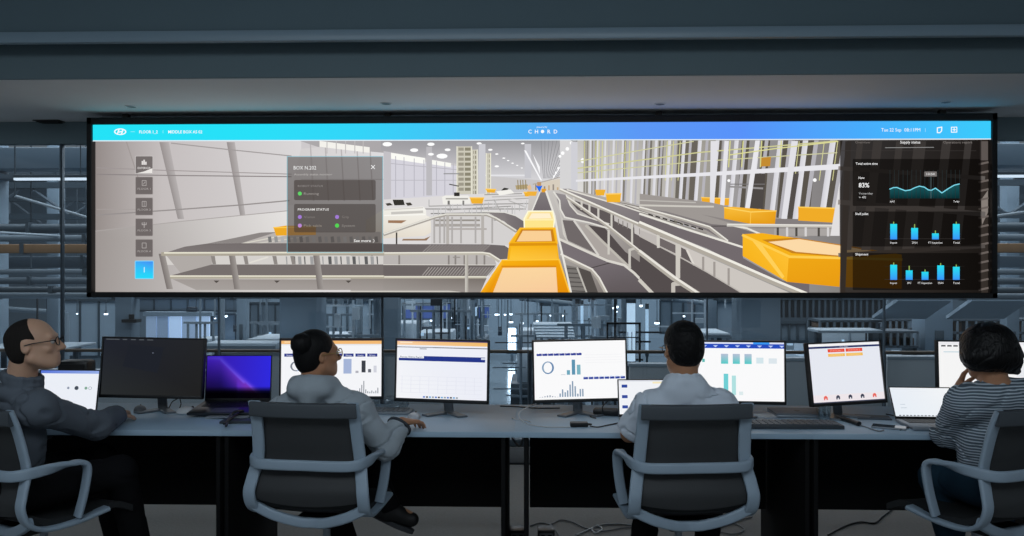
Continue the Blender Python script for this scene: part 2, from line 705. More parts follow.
# hall wall and floor of the filmed warehouse
C.P([(LX, TY), (LX, GY), (160, GY), (160, TY)], [(146, 137, 135), (150, 142, 138), (196, 190, 188), (196, 190, 190)])
C.P([(160, TY), (160, GY), (300, GY), (300, TY)], [(196, 190, 190), (196, 190, 188), (216, 212, 212), (220, 217, 218)])
C.P([(300, TY), (300, GY), (540, GY), (540, TY)], [(206, 202, 204), (206, 202, 202), (205, 203, 202), (196, 194, 196)])
C.P([(540, TY), (540, GY), (RX, GY), (RX, TY)], [(196, 194, 196), (205, 203, 202), (70, 62, 56), (60, 52, 48)])
K('H')
for x0, w_, x1, w2 in ((320, 38, 400, 30), (635, 32, 695, 24)):
    C.P([(x0 - 6, 30), (x0 + w_, 30), (x1 + w2, 390), (x1, 390)], [(150, 143, 142), (182, 176, 176), (180, 175, 174), (150, 144, 143)])
C.L([(160, 30), (225, 230)], 5, (160, 152, 150))
C.L([(20, 150), (330, 162), (932, 180)], 4, (158, 150, 150))
C.L([(20, 181), (350, 186), (932, 192)], 5, (140, 133, 133))
C.L([(370, 35), (640, 65), (932, 95)], 5, (160, 154, 154))
C.L([(20, 345), (230, 345)], 3, (165, 158, 156))
C.L([(20, 372), (400, 346), (690, 325), (932, 303)], 6, (150, 144, 143))
C.P([(13, 447), (430, 400), (932, 350), (932, 740), (13, 740)], [(156, 149, 146), (206, 201, 199), (230, 227, 225), (220, 216, 214), (158, 151, 148)])
C.L([(13, 447), (430, 400), (932, 350)], 4, (172, 166, 164))
K('G')
C.P([(-430, 70), (15, 30), (15, 350), (-500, 380)], [(212, 208, 208), (222, 220, 222), (226, 224, 226), (214, 210, 210)])
for x in (-380, -300, -215, -130, -60):
    C.L([(x, 40), (x + 18, 350)], 7, (186, 181, 182))
C.L([(-430, 235), (15, 235)], 4, (180, 176, 178))
C.P([(-460, 20), (20, 20), (15, 92), (-340, 60)], (172, 168, 170))
C.P([(-330, 28), (-60, 62), (-60, 92), (-330, 60)], (244, 242, 236))
for x in (-290, -240, -190, -140, -95):
    C.L([(x, 28), (x, 95)], 5, (190, 186, 186))
C.P([(15, 30), (55, 30), (55, 360), (15, 360)], (196, 193, 198))
C.P([(55, 120), (430, 165), (430, 320), (55, 345)], (213, 211, 220))
C.P([(0, 20), (858, 20), (858, 240), (560, 215), (400, 150), (0, 80)], [(158, 156, 160), (150, 150, 154), (214, 213, 216), (205, 204, 208), (190, 188, 192), (168, 166, 170)])
C.P([(55, 92), (238, 120), (238, 152), (55, 124)], (252, 252, 246))
C.P([(272, 130), (378, 148), (378, 170), (272, 154)], (250, 250, 244))
for x in (80, 125, 180, 232, 300, 345, 390):
    C.L([(x, 100 + x * 0.13), (x, 335 - x * 0.05)], 4, (180, 178, 188))
C.L([(55, 150), (430, 185)], 4, (184, 182, 190))
C.L([(55, 240), (430, 240)], 4, (188, 186, 194))
C.P([(245, 60), (276, 60), (276, 322), (245, 322)], (188, 186, 190))
for x, y, r in ((180, 78, 22), (270, 46, 20), (360, 76, 16), (330, 110, 30), (590, 76, 12), (625, 99, 9), (663, 121, 8), (686, 134, 7), (710, 148, 7), (735, 160, 6), (760, 174, 6), (625, 165, 12), (530, 42, 14), (765, 42, 10), (270, 100, 16), (35, 46, 26)):
    C.disc(x, y, r, (255, 255, 255), 1, r * 0.45)
C.L([(560, 214), (790, 214)], 9, (228, 228, 232))
C.P([(820, 100), (858, 170), (858, 210)], (248, 248, 250))
# far floor
C.P([(-500, 375), (250, 330), (420, 318), (858, 300), (858, 860), (-500, 860)], (222, 219, 219))
# stacked tower
for x0, x1, y0 in ((410, 490, 58), (490, 520, 75), (568, 592, 95)):
    C.rect(x0, y0, x1, 315, (206, 202, 186))
    y = y0 + 6
    while y < 305:
        C.rect(x0 + 8, y, x0 + (x1 - x0) * 0.5 - 3, y + 17, (158, 153, 138))
        C.rect(x0 + (x1 - x0) * 0.5 + 3, y, x1 - 6, y + 17, (140, 135, 116))
        y += 27
    C.L([(x0, y0), (x0, 315)], 4, (240, 238, 220))
    C.L([(x1, y0), (x1, 315)], 4, (240, 238, 220))
C.P([(528, 45), (564, 45), (564, 312), (528, 312)], (204, 204, 210))
C.P([(775, 45), (810, 45), (810, 228), (775, 228)], (198, 198, 204))
C.L([(340, 205), (420, 205)], 6, (150, 150, 152))
C.L([(370, 262), (420, 272)], 6, (90, 88, 86))
# roller lines and tables in the distance
for x0, y0, x1, y1, cc in ((240, 395, 780, 395, 150), (260, 380, 560, 372, 170), (360, 400, 700, 380, 160), (560, 350, 830, 335, 175), (600, 330, 840, 322, 190), (690, 350, 780, 385, 185), (270, 420, 600, 415, 140), (300, 440, 540, 440, 190), (330, 455, 700, 455, 150), (500, 370, 850, 365, 160), (560, 318, 760, 312, 165), (610, 345, 640, 400, 175), (700, 340, 760, 352, 215)):
    C.L([(x0, y0), (x1, y1)], 6, (cc, cc - 2, cc - 4))
for i in range(28):
    x = 260 + i * 21 + (i * 37 % 11)
    y = 345 + (i * 53 % 60)
    C.L([(x, y), (x, y + 34 + (i * 29 % 20))], 4, (168 + i * 31 % 50,) * 3)
C.P([(330, 330), (350, 322), (470, 322), (482, 335), (482, 366), (335, 370)], (240, 238, 232))
C.rect(350, 336, 470, 344, (170, 168, 162)); C.rect(360, 350, 372, 372, (120, 118, 116)); C.rect(440, 350, 450, 372, (130, 128, 126))
C.rect(395, 306, 425, 326, (50, 48, 46))
for p in ([(480, 335), (556, 335), (548, 366), (490, 366)], [(770, 305), (842, 305), (836, 328), (778, 328)], [(565, 288), (620, 290), (614, 308), (575, 306)]):
    C.P(p, (240, 178, 50))
    C.L([p[0], p[1]], 6, (255, 205, 90))
C.P([(648, 295), (665, 280), (690, 285), (676, 298)], (60, 58, 56))
C.P([(620, 300), (700, 290), (720, 310), (640, 322)], (244, 242, 236))
C.P([(725, 268), (790, 262), (800, 285), (730, 290)], (178, 160, 120))
for x in (738, 752, 765, 780):
    C.L([(x, 240), (x + 3, 290)], 5, (150, 135, 100))
# work counter with terminals
C.P([(-80, 455), (20, 395), (230, 382), (244, 400), (246, 430), (268, 440), (272, 520), (240, 540), (-80, 560)], [(226, 220, 208), (240, 238, 230), (246, 244, 238), (246, 244, 238), (240, 236, 228), (240, 234, 222), (232, 224, 210), (232, 224, 210), (222, 212, 198)])
C.L([(20, 400), (228, 388)], 6, (214, 210, 204)); C.L([(60, 418), (225, 410)], 14, (200, 197, 192)); C.L([(20, 430), (240, 425)], 6, (250, 248, 242))
C.P([(40, 456), (140, 456), (112, 472), (40, 470)], (158, 120, 92))
C.P([(64, 345), (122, 345), (130, 374), (74, 376)], (54, 52, 48))
C.P([(25, 366), (50, 362), (66, 374), (36, 378)], (70, 66, 60)); C.P([(133, 362), (160, 360), (172, 374), (145, 378)], (70, 66, 60))
K('A')
C.P([(270, 180), (345, 160), (520, 160), (640, 230), (640, 290), (270, 290)], (212, 209, 208))
C.rect(285, 195, 490, 207, (168, 163, 158)); C.rect(350, 214, 520, 222, (178, 172, 168)); C.rect(290, 175, 490, 183, (150, 145, 138))
for x in (285, 310, 330, 365, 405, 470, 545):
    C.L([(x, 165), (x, 280)], 8, (176, 172, 170))
C.P([(520, 142), (600, 143), (650, 160), (690, 185), (695, 222), (655, 232), (600, 185)], [(135, 128, 128), (128, 121, 122), (120, 113, 115), (112, 105, 108), (112, 105, 108), (118, 111, 113), (135, 128, 128)])
C.L([(500, 140), (600, 143), (650, 158), (692, 184)], 5, (224, 222, 216))
C.L([(60, 243), (200, 195), (290, 165), (340, 154), (520, 154), (560, 170), (650, 228)], 13, (168, 162, 155))
C.L([(60, 240), (200, 192), (290, 162), (340, 151), (520, 151), (562, 168), (652, 224)], 6, (228, 225, 216))
for x in (345, 502):
    C.L([(x, 158), (x, 285)], 13, (182, 177, 172))
C.L([(116, 235), (116, 285)], 7, (70, 66, 62))
C.P([(145, 262), (240, 262), (268, 250), (250, 270), (140, 270)], (150, 120, 95))
# long belts in front
C.P([(-90, 285), (520, 287), (600, 292), (640, 318), (640, 350), (560, 356), (530, 325), (-90, 325)], (110, 103, 103))
for i in range(20):
    x = 235 + i * 14
    C.L([(x, 320), (x + 34, 290)], 3.5, (158, 152, 148))
C.P([(-90, 330), (500, 330), (555, 352), (565, 380), (-90, 380)], (186, 181, 178))
for x in (350, 380, 420, 475, 510, 128, 5):
    C.L([(x, 338), (x, 376)], 8, (140, 134, 130))
C.L([(370, 345), (400, 345)], 5, (150, 145, 140))
C.L([(-90, 378), (560, 380)], 4, (222, 218, 210))
C.P([(-90, 379), (562, 381), (520, 430), (-90, 430)], (108, 101, 100))
for i in range(24):
    x = 232 + i * 13.5
    C.L([(x, 426), (x + 30, 390)], 3.5, (168, 162, 158))
C.P([(-90, 438), (520, 438), (490, 506), (-90, 506)], [(150, 143, 138), (120, 112, 106), (150, 143, 138), (166, 160, 156)])
C.L([(-90, 434), (515, 434)], 11, (196, 190, 172)); C.L([(-90, 432), (515, 432)], 5, (226, 222, 208))
C.L([(-90, 498), (350, 498), (400, 503)], 7, (206, 202, 194))
C.L([(430, 332), (430, 504)], 15, (176, 171, 163)); C.L([(427, 332), (427, 504)], 5, (206, 202, 194))
C.L([(-90, 330), (500, 327), (530, 331), (575, 362)], 13, (190, 184, 170)); C.L([(-90, 326), (500, 323), (534, 328), (578, 356)], 6, (234, 230, 218))
K('F')
C.P([(260, 102), (480, 56), (612, 52), (1024, 52), (1024, 104)], (186, 180, 176))
C.P([(260, 102), (490, 55), (560, 53), (400, 103)], (140, 134, 132))
C.L([(410, 104), (620, 62)], 5, (216, 212, 200)); C.L([(470, 104), (700, 72)], 4, (210, 206, 196))
for i in range(18):
    x = 520 + i * 28
    C.P([(x, 74), (x + 14, 72), (x + 18, 98), (x + 3, 100)], (120 + i * 29 % 70,) * 3)
C.P([(545, 32), (600, 24), (735, 26), (735, 66), (556, 69)], (238, 170, 40)); C.L([(545, 33), (735, 30)], 5, (255, 205, 80))
C.P([(60, 146), (150, 118), (260, 103), (1036, 103), (1036, 146)], [(128, 121, 120), (122, 115, 114), (116, 109, 108), (110, 103, 103), (110, 103, 103), (128, 121, 120)])
C.P([(60, 160), (1036, 160), (1036, 200), (60, 200)], (212, 208, 204))
C.P([(60, 150), (270, 158), (270, 198), (130, 236)], (176, 170, 166))
for i in range(16):
    x = 600 + i * 27
    C.P([(x, 162), (x + (15 if i % 3 else 6), 162), (x + (17 if i % 3 else 8), 197), (x + 3, 197)], (96 if i % 2 else 160,) * 3)
for x in (265, 410, 540, 620):
    C.P([(x, 160), (x + 18, 160), (x + 24, 197), (x + 8, 197)], (142, 136, 132))
C.L([(440, 190), (520, 165)], 7, (226, 222, 214))
C.P([(90, 246), (270, 198), (1036, 198), (1036, 247)], (118, 111, 109))
C.P([(95, 264), (1036, 264), (1036, 312), (200, 312)], [(160, 153, 149), (146, 139, 134), (160, 153, 149), (166, 160, 156)])
C.L([(84, 254), (1036, 254)], 15, (176, 169, 152)); C.L([(84, 250), (1036, 250)], 6, (228, 223, 206))
for x0, x1 in ((32, 68), (345, 370), (722, 742)):
    C.P([(x0, 150), (x0 + 28, 150), (x1 + 28, 308), (x1, 308)], [(120, 113, 110), (160, 154, 150), (160, 154, 150), (120, 113, 110)])
C.L([(48, 151), (1036, 149)], 17, (172, 165, 150)); C.L([(58, 146), (1036, 144)], 7, (230, 226, 208))
for x in (290, 560, 880):
    C.P([(x - 12, 270), (x + 14, 270), (x, 281)], (80, 74, 70))

K('N')
C.P([(539.9, 139), (600, 139), (600, 165), (566, 186), (545, 188), (539.9, 180)], [(150, 150, 154), (176, 174, 176), (222, 221, 222), (234, 234, 236), (236, 236, 238), (214, 213, 216)])
for k in range(12):
    C.L([(541 + k * 4, 140), (543.5 + k * 1.2, 178)], 0.5, (138, 138, 142))
for x_, y_, r_ in ((569.5, 150, 1.8), (566.5, 154.5, 1.6), (563.5, 159, 1.4), (561, 163.5, 1.3), (558.5, 168, 1.2), (556, 172.5, 1.1), (554, 176, 1.0), (572, 146, 1.8)):
    C.disc(x_, y_, r_, (255, 255, 255), 1, r_ * 1.3)
C.P([(524, 150), (526, 150), (542, 180), (540.5, 180)], (250, 250, 252)); C.P([(568, 152), (570, 152), (552.5, 180), (551.5, 180)], (250, 250, 252))
C.P([(534, 183), (562, 178), (566, 170), (568, 172), (568, 190), (534, 191)], (216, 206, 190))
C.L([(533, 184), (560, 177), (566, 171)], 1.0, (176, 168, 160))
for k in range(7):
    C.rect(535 + k * 4.4, 184 + (k * 7 % 4), 536.6 + k * 4.4, 190, (200, 170, 130) if k % 2 else (150, 140, 132))
# ---- storage rack on the right of the filmed hall
K('D')
C.P([(95, 25), (858, 25), (858, 540), (560, 400), (95, 300)], [(196, 194, 190), (150, 146, 136), (150, 146, 140), (188, 184, 178), (222, 220, 218)])
C.P([(0, 25), (60, 25), (60, 300), (0, 290)], (214, 213, 214))
for x, y, r in ((15, 95, 10), (40, 72, 10), (62, 40, 9), (0, 112, 8), (125, 135, 14)):
    C.disc(x, y, r, (255, 255, 255))
C.P([(60, 35), (95, 35), (95, 300), (60, 300)], (208, 208, 214))
rnd = random.Random(3)
def top_of(px):       # upper / middle / lower beam heights in photo px
    return 189 - (px - 575) * 0.083
x = 584.0
step = 2.6
K('N')
while x < 846:
    lean = (x - 560) * 0.035
    f = min(1, (x - 575) / 160)
    gap = (150 - 60 * f, 146 - 62 * f, 138 - 62 * f)
    if rnd.random() < 0.35 + 0.4 * f:
        C.P([(x, 140), (x + step * 0.8, 140), (x + step * 0.8 - lean, 226), (x - lean, 226)], gap)
    if rnd.random() < 0.55:
        C.L([(x + step * 0.35, 141), (x + step * 0.35 - lean * 0.55, 180)], 0.8, (214, 212, 150))
    x += step
    step *= 1.045
x = 590.0
step = 7.0
while x < 850:
    lean = (x - 560) * 0.05
    w_ = 1.5 + (x - 585) * 0.018
    C.P([(x, 140), (x + w_, 140), (x + w_ - lean, 232), (x - lean, 232)], [(212, 211, 218), (226, 225, 230), (230, 229, 234), (206, 204, 212)])
    C.P([(x + w_ * 2.1, 140), (x + w_ * 2.9, 140), (x + w_ * 2.9 - lean, 226), (x + w_ * 2.1 - lean, 226)], (182, 180, 186))
    x += step
    step *= 1.095
for off, w_, cc in ((0, 1.2, (208, 206, 150)), (9, 1.0, (206, 205, 160)), (-14, 1.0, (208, 207, 160))):
    C.L([(578, 168 + off * 0.5), (700, 152 + off), (838, 140.6 + off * 1.3)], w_, cc) if off >= 0 else C.L([(578, 161), (640, 150), (694, 141)], w_, cc)
C.P([(576, 179.5), (700, 172.5), (841, 163.5), (841, 169), (700, 176), (576, 181.5)], (232, 231, 236))
K('E')
C.P([(285, 205), (355, 205), (340, 395), (270, 395)], (78, 73, 70)); C.L([(160, 275), (340, 285)], 10, (150, 147, 148)); C.L([(165, 262), (350, 262)], 5, (120, 117, 118))
C.P([(500, 205), (535, 205), (500, 440), (470, 440)], (84, 79, 76))
C.P([(300, 30), (325, 30), (270, 395), (245, 395)], (232, 231, 236)); C.P([(495, 30), (530, 30), (470, 450), (440, 450)], (226, 225, 230))
C.P([(325, 120), (385, 115), (380, 165), (325, 168)], (196, 140, 50))
for x in (335, 440, 235, 165):
    C.L([(x, 30), (x - 8, 170)], 6, (216, 214, 140))
C.L([(160, 105), (400, 72), (745, 32)], 6, (220, 218, 150))
C.disc(620, 240, 10, (255, 255, 255)); C.disc(158, 243, 8, (255, 255, 255))
C.P([(10, 332), (160, 338), (158, 376), (14, 372)], (240, 172, 40)); C.L([(10, 334), (160, 340)], 6, (255, 205, 90))
C.P([(60, 30), (98, 30), (75, 450), (55, 450)], (226, 225, 230)); C.P([(135, 30), (158, 30), (128, 460), (105, 460)], (230, 229, 234))

# ---- centre and right belts
K('B')
C.P([(130, 48), (300, 42), (759, 170), (759, 506), (100, 506)], [(206, 202, 198), (196, 192, 188), (140, 132, 128), (110, 102, 98), (150, 143, 138)])
C.P([(350, 190), (400, 200), (600, 400), (440, 335)], (172, 165, 160))
for p, cc in (([(300, 78), (500, 150), (759, 312), (759, 442), (490, 215), (345, 130)], (96, 89, 89)), ([(395, 200), (470, 215), (560, 320), (759, 460), (759, 506), (690, 506), (585, 400)], (84, 77, 77))):
    C.P(p, cc)
C.P([(510, 152), (592, 190), (592, 222), (512, 182)], (196, 191, 188)); C.P([(600, 196), (705, 246), (702, 290), (602, 238)], (202, 197, 194))
for x in (530, 550, 570, 625, 650, 680):
    C.L([(x, 165 + (x - 510) * 0.45), (x, 190 + (x - 510) * 0.45)], 4, (130, 124, 120))
C.P([(280, 178), (335, 182), (440, 332), (300, 268)], (112, 105, 105))
C.L([(332, 182), (440, 335)], 9, (214, 210, 204)); C.L([(385, 203), (470, 285), (582, 392)], 11, (190, 185, 176))
C.L([(276, 170), (285, 240), (302, 272)], 7, (210, 206, 198))
C.P([(262, 264), (490, 368), (560, 382), (600, 415), (692, 506), (480, 506), (430, 410), (275, 342)], [(120, 112, 116), (116, 108, 112), (112, 104, 108), (106, 99, 102), (96, 88, 90), (98, 90, 92), (112, 104, 108), (122, 114, 118)])
C.L([(410, 392), (492, 370)], 4, (74, 68, 68))
C.P([(285, 378), (345, 390), (388, 506), (308, 506)], (122, 118, 114))
for i in range(6):
    C.L([(300 + i * 3, 395 + i * 20), (350 + i * 7, 398 + i * 20)], 5, (84, 80, 78))
C.P([(350, 390), (405, 410), (440, 506), (392, 506)], (84, 79, 76))
C.L([(262, 262), (480, 360), (556, 380), (600, 415), (690, 506)], 11, (218, 214, 206))
C.L([(272, 334), (410, 402), (440, 440), (476, 506)], 16, (178, 172, 162)); C.L([(272, 331), (412, 398), (444, 436), (480, 504)], 7, (232, 228, 220))
C.L([(345, 392), (388, 504)], 7, (190, 186, 178))
C.P([(245, 56), (296, 66), (312, 112), (345, 150), (488, 196), (486, 214), (288, 168), (268, 122)], [(146, 140, 142), (146, 140, 142), (132, 126, 128), (126, 119, 121), (118, 111, 113), (118, 111, 113), (126, 119, 121), (134, 128, 130)])
C.L([(240, 52), (266, 90), (270, 130), (290, 166), (400, 190), (488, 216)], 7, (226, 223, 216)); C.L([(296, 66), (314, 112), (347, 150), (488, 196)], 6, (222, 218, 210))
C.P([(268, 38), (310, 38), (759, 182), (759, 250), (500, 145)], [(150, 144, 145), (150, 144, 145), (120, 112, 115), (112, 105, 108), (128, 121, 123)])
C.P([(310, 40), (560, 95), (759, 160), (759, 182)], (178, 173, 168))
C.L([(540, 100), (759, 168)], 6, (218, 214, 206)); C.L([(560, 112), (759, 184)], 4, (120, 114, 110)); C.L([(520, 96), (759, 150)], 4, (130, 124, 120))
C.L([(300, 42), (540, 112), (759, 184)], 6, (226, 222, 214))
for x, y0, y1 in ((330, 78, 100), (365, 92, 130), (400, 108, 150), (440, 124, 180), (499, 150, 214), (591, 195, 292), (709, 248, 300)):
    C.L([(x, y0), (x, y1)], 9, (206, 202, 194))
C.L([(300, 78), (345, 108), (490, 212), (759, 430)], 13, (176, 170, 160)); C.L([(300, 74), (345, 104), (490, 206), (759, 422)], 6, (232, 228, 220))
C.L([(486, 225), (486, 330)], 10, (206, 202, 194)); C.L([(580, 392), (580, 312), (600, 306)], 11, (200, 196, 188))
C.L([(270, 42), (500, 146), (759, 262)], 13, (176, 170, 160)); C.L([(270, 39), (500, 141), (759, 254)], 7, (238, 235, 226))
C.P([(425, 42), (472, 42), (466, 68), (430, 68)], (240, 178, 50)); C.P([(473, 60), (542, 58), (538, 99), (478, 98)], (242, 180, 45)); C.L([(473, 62), (542, 60)], 6, (255, 208, 100))
C.P([(120, 50), (166, 50), (160, 70), (126, 70)], (240, 178, 60)); C.P([(186, 38), (206, 38), (206, 54), (186, 54)], (228, 160, 40))
C.P([(120, 28), (135, 18), (142, 40), (128, 48)], (226, 190, 150))
C.P([(178, 54), (208, 54), (242, 142), (140, 138)], [(128, 122, 124), (128, 122, 124), (112, 104, 108), (112, 104, 108)])
C.L([(178, 54), (143, 138)], 6, (230, 228, 222))
C.L([(236, 60), (270, 150), (300, 272)], 5, (200, 196, 190))
C.L([(206, 50), (244, 160), (262, 260), (290, 380), (318, 506)], 9, (232, 229, 222))
C.P([(160, 24), (190, 24), (176, 54)], (30, 112, 240)); C.rect(166, 8, 184, 26, (190, 150, 110))
# totes on the middle belt
C.P([(106, 214), (104, 172), (124, 136), (238, 136), (246, 176), (240, 214)], (255, 240, 178))
C.P([(118, 174), (134, 144), (228, 144), (236, 172)], (250, 222, 150)); C.P([(128, 172), (142, 148), (222, 148), (230, 170)], (255, 240, 206))
C.rect(112, 180, 238, 212, (254, 230, 140))
C.L([(108, 214), (108, 174), (126, 138), (236, 138), (244, 176), (240, 212)], 5, (255, 252, 224))
C.P([(40, 286), (88, 214), (246, 214), (256, 286), (264, 352), (32, 356)], (246, 180, 28))
C.P([(66, 276), (96, 220), (236, 220), (246, 274)], (205, 130, 24)); C.P([(74, 274), (102, 226), (226, 226), (232, 272)], (250, 208, 150))
C.P([(40, 282), (254, 280), (256, 292), (40, 294)], (222, 148, 18)); C.P([(50, 296), (250, 294), (258, 352), (42, 354)], [(252, 186, 30), (246, 176, 22), (250, 190, 60), (255, 200, 60)])
C.L([(40, 284), (90, 215), (246, 214), (256, 284)], 6, (252, 190, 50))
C.P([(-92, 508), (8, 356), (264, 353), (316, 508)], [(236, 150, 14), (250, 178, 20), (242, 164, 14), (226, 140, 10)])
C.P([(-34, 508), (12, 392), (250, 390), (258, 508)], [(246, 206, 158), (252, 214, 160), (252, 214, 160), (248, 202, 156)])
C.P([(-92, 508), (8, 356), (14, 388), (-50, 508)], [(246, 172, 26), (255, 196, 50), (240, 160, 20), (226, 144, 12)])
C.L([(8, 358), (264, 355)], 6, (255, 202, 62)); C.L([(8, 386), (250, 386)], 7, (222, 138, 20)); C.L([(264, 356), (312, 506)], 7, (255, 196, 60))
K('C')
C.P([(0, 118), (0, 60), (320, 100), (759, 200), (759, 250), (460, 300)], (158, 152, 148))
C.L([(0, 112), (270, 118), (330, 118)], 8, (206, 202, 194)); C.L([(0, 90), (250, 100)], 5, (190, 186, 180))
C.P([(0, 122), (120, 140), (320, 196), (410, 204), (545, 245), (470, 300), (400, 282), (300, 225)], [(140, 134, 134), (134, 128, 128), (124, 117, 118), (122, 115, 116), (114, 107, 109), (112, 105, 107), (112, 105, 107), (124, 117, 118)])
C.L([(300, 206), (410, 205)], 4, (84, 78, 78))
C.L([(0, 124), (180, 172), (310, 212), (390, 274)], 13, (176, 170, 162)); C.L([(0, 120), (180, 168), (314, 208), (394, 270)], 6, (234, 231, 222))
C.P([(0, 140), (300, 235), (300, 248), (0, 150)], (150, 145, 140))
for i in range(8):
    C.L([(40 + i * 32, 152 + i * 9), (58 + i * 32, 158 + i * 9)], 6, (60, 56, 54))
C.L([(410, 202), (480, 215), (545, 243)], 8, (232, 229, 220))
C.P([(0, 158), (230, 232), (462, 302), (462, 348), (640, 450), (759, 462), (759, 512), (690, 500), (300, 305), (0, 190)], (114, 106, 109))
C.L([(0, 150), (230, 226), (462, 300)], 9, (232, 229, 220))
C.P([(0, 215), (160, 280), (330, 355), (690, 512), (270, 512), (0, 315)], (204, 198, 192))
C.P([(0, 252), (200, 350), (470, 512), (270, 512), (0, 310)], (92, 85, 85))
C.P([(0, 222), (75, 250), (75, 285), (0, 248)], (190, 184, 180)); C.P([(90, 258), (160, 290), (160, 328), (90, 294)], (112, 104, 104)); C.P([(185, 300), (215, 316), (240, 375), (185, 350)], (100, 93, 93))
C.L([(212, 314), (242, 378)], 9, (222, 217, 210)); C.L([(0, 250), (200, 355), (300, 410), (470, 512)], 6, (190, 184, 178))
for x in (284, 334, 398):
    C.L([(x, 345 + (x - 284) * 0.45), (x, 400 + (x - 284) * 0.6)], 10, (160, 153, 148))
C.P([(0, 330), (240, 508), (60, 508), (0, 450)], (84, 77, 77))
C.L([(83, 245), (83, 300)], 12, (210, 206, 198)); C.L([(171, 290), (171, 435)], 20, (206, 201, 193)); C.L([(150, 508), (150, 465), (190, 462)], 18, (196, 190, 182))
C.L([(0, 322), (150, 438), (260, 508)], 22, (178, 172, 162)); C.L([(0, 316), (150, 430), (266, 508)], 10, (234, 230, 222))
C.L([(0, 448), (56, 506)], 16, (206, 201, 192))
C.L([(0, 196), (330, 338), (600, 455), (738, 510)], 26, (176, 169, 158)); C.L([(0, 188), (330, 328), (600, 446), (750, 508)], 11, (240, 237, 228))
K('E')
C.P([(10, 425), (132, 448), (400, 472), (722, 478), (722, 500), (300, 500), (200, 480)], (140, 134, 132))
C.P([(400, 448), (722, 452), (722, 482), (400, 478)], (132, 126, 126))
C.P([(132, 386), (180, 384), (412, 404), (405, 476), (272, 476), (132, 448)], [(246, 182, 40), (250, 190, 60), (236, 165, 30), (228, 155, 25), (228, 158, 25), (240, 172, 35)])
C.L([(132, 388), (275, 412), (412, 406)], 6, (255, 212, 100)); C.L([(275, 414), (272, 474)], 4, (255, 200, 80))
C.P([(530, 384), (725, 390), (725, 470), (530, 458)], (240, 172, 40)); C.L([(530, 386), (725, 392)], 7, (255, 208, 90))
C.P([(400, 500), (722, 500), (722, 540), (400, 540)], (170, 165, 162))
for x in (420, 470, 520, 570, 640, 690):
    C.L([(x, 498), (x, 540)], 12, (215, 212, 212) if x % 20 else (80, 76, 72))
C.L([(150, 482), (722, 488)], 16, (202, 198, 190)); C.L([(150, 478), (722, 483)], 6, (232, 229, 222))
C.P([(752, 250), (752, 540), (702, 540)], (226, 223, 224))

K('R')
C.P([(150, 350), (205, 347), (430, 380), (600, 408), (600, 505), (430, 500), (275, 485), (150, 412)], (246, 178, 26))
C.P([(205, 366), (300, 360), (430, 380), (560, 402), (470, 418), (290, 404)], (198, 130, 30)); C.P([(222, 372), (310, 364), (430, 383), (540, 402), (460, 414), (300, 400)], (252, 218, 168))
C.P([(150, 356), (280, 418), (275, 485), (150, 412)], [(250, 186, 36), (254, 192, 50), (250, 184, 40), (248, 180, 30)])
C.P([(280, 418), (600, 424), (600, 505), (430, 500), (275, 485)], [(240, 168, 22), (236, 160, 20), (226, 150, 16), (232, 156, 18), (236, 160, 20)])
C.P([(172, 362), (200, 374), (268, 470), (262, 476)], (255, 208, 90))
C.L([(150, 353), (282, 414), (600, 422)], 7, (255, 206, 80))
K('N')
# darker columns of the rack behind the status panel
for x0, w_ in ((858, 6), (874, 9), (897, 7), (915, 12), (943, 9), (966, 7)):
    C.P([(x0, 141), (x0 + w_, 141), (x0 + w_ - 12, 250), (x0 - 12, 250)], (150, 142, 138))
C.P([(846, 141), (852, 141), (846, 293), (840, 293)], (120, 112, 108))
C.P([(981, 141), (989, 141), (989, 160), (981, 160)], (130, 120, 116)); C.P([(982, 200), (989, 190), (989, 212), (983, 225)], (190, 178, 170))
for y in range(162, 292, 9):
    C.L([(980, y + 2), (989, y)], 2, (150, 138, 132))
C.L([(840, 202), (985, 214)], 5, (150, 142, 138)); C.L([(840, 168), (985, 178)], 4, (140, 132, 128)); C.L([(840, 255), (985, 246)], 4, (120, 112, 108))
# trim: black surround rows of the panel seams
C.build('picture', M_disp, wall)

# ---- header bar
Hh = Canvas(wfn, 0.004, WCLIP)
stops = [(LX, (36, 226, 246)), (250, (40, 224, 248)), (360, (52, 212, 248)), (440, (66, 196, 246)), (540, (84, 172, 244)), (640, (92, 152, 246)), (740, (88, 146, 250)), (860, (72, 172, 252)), (RX, (58, 204, 252))]
def top_y(x): return 123.0 + (x - 90) * (-1.9 / 900)
def bot_y(x): return 141.0 + (x - 90) * (-1.9 / 900)
for (x0, c0), (x1, c1) in zip(stops, stops[1:]):
    Hh.P([(x0, top_y(x0)), (x1, top_y(x1)), (x1, bot_y(x1)), (x0, bot_y(x0))], [c0, c1, c1, c0])
    Hh.L([(x0, bot_y(x0)), (x1, bot_y(x1))], 1.0, (226, 240, 248))
W = (250, 253, 255)
Hh.disc(120.5, 131.8, 6.2, W, 1, 3.3, 24); Hh.disc(120.5, 131.8, 4.9, (40, 226, 246), 1, 2.3, 24)
Hh.L([(117.6, 134.2), (119.3, 129.6)], 1.2, W); Hh.L([(121.7, 134.2), (123.4, 129.6)], 1.2, W); Hh.L([(118.4, 132.4), (122.6, 131.4)], 1.1, W)
Hh.L([(131, 131.8), (135, 131.8)], 0.5, (150, 240, 250))
Hh.text('FLOOR 1_2', 139.5, 133.4, 2.9, W, 18.5, 'l', True)
Hh.rect(163.0, 130.4, 163.5, 133.4, (150, 240, 250))
Hh.text('MIDDLE BOX AS 02', 168.5, 133.4, 2.9, W, 34, 'l', True)
Hh.text('powered by', 542, 127.9, 1.7, W, 10.5, 'c')
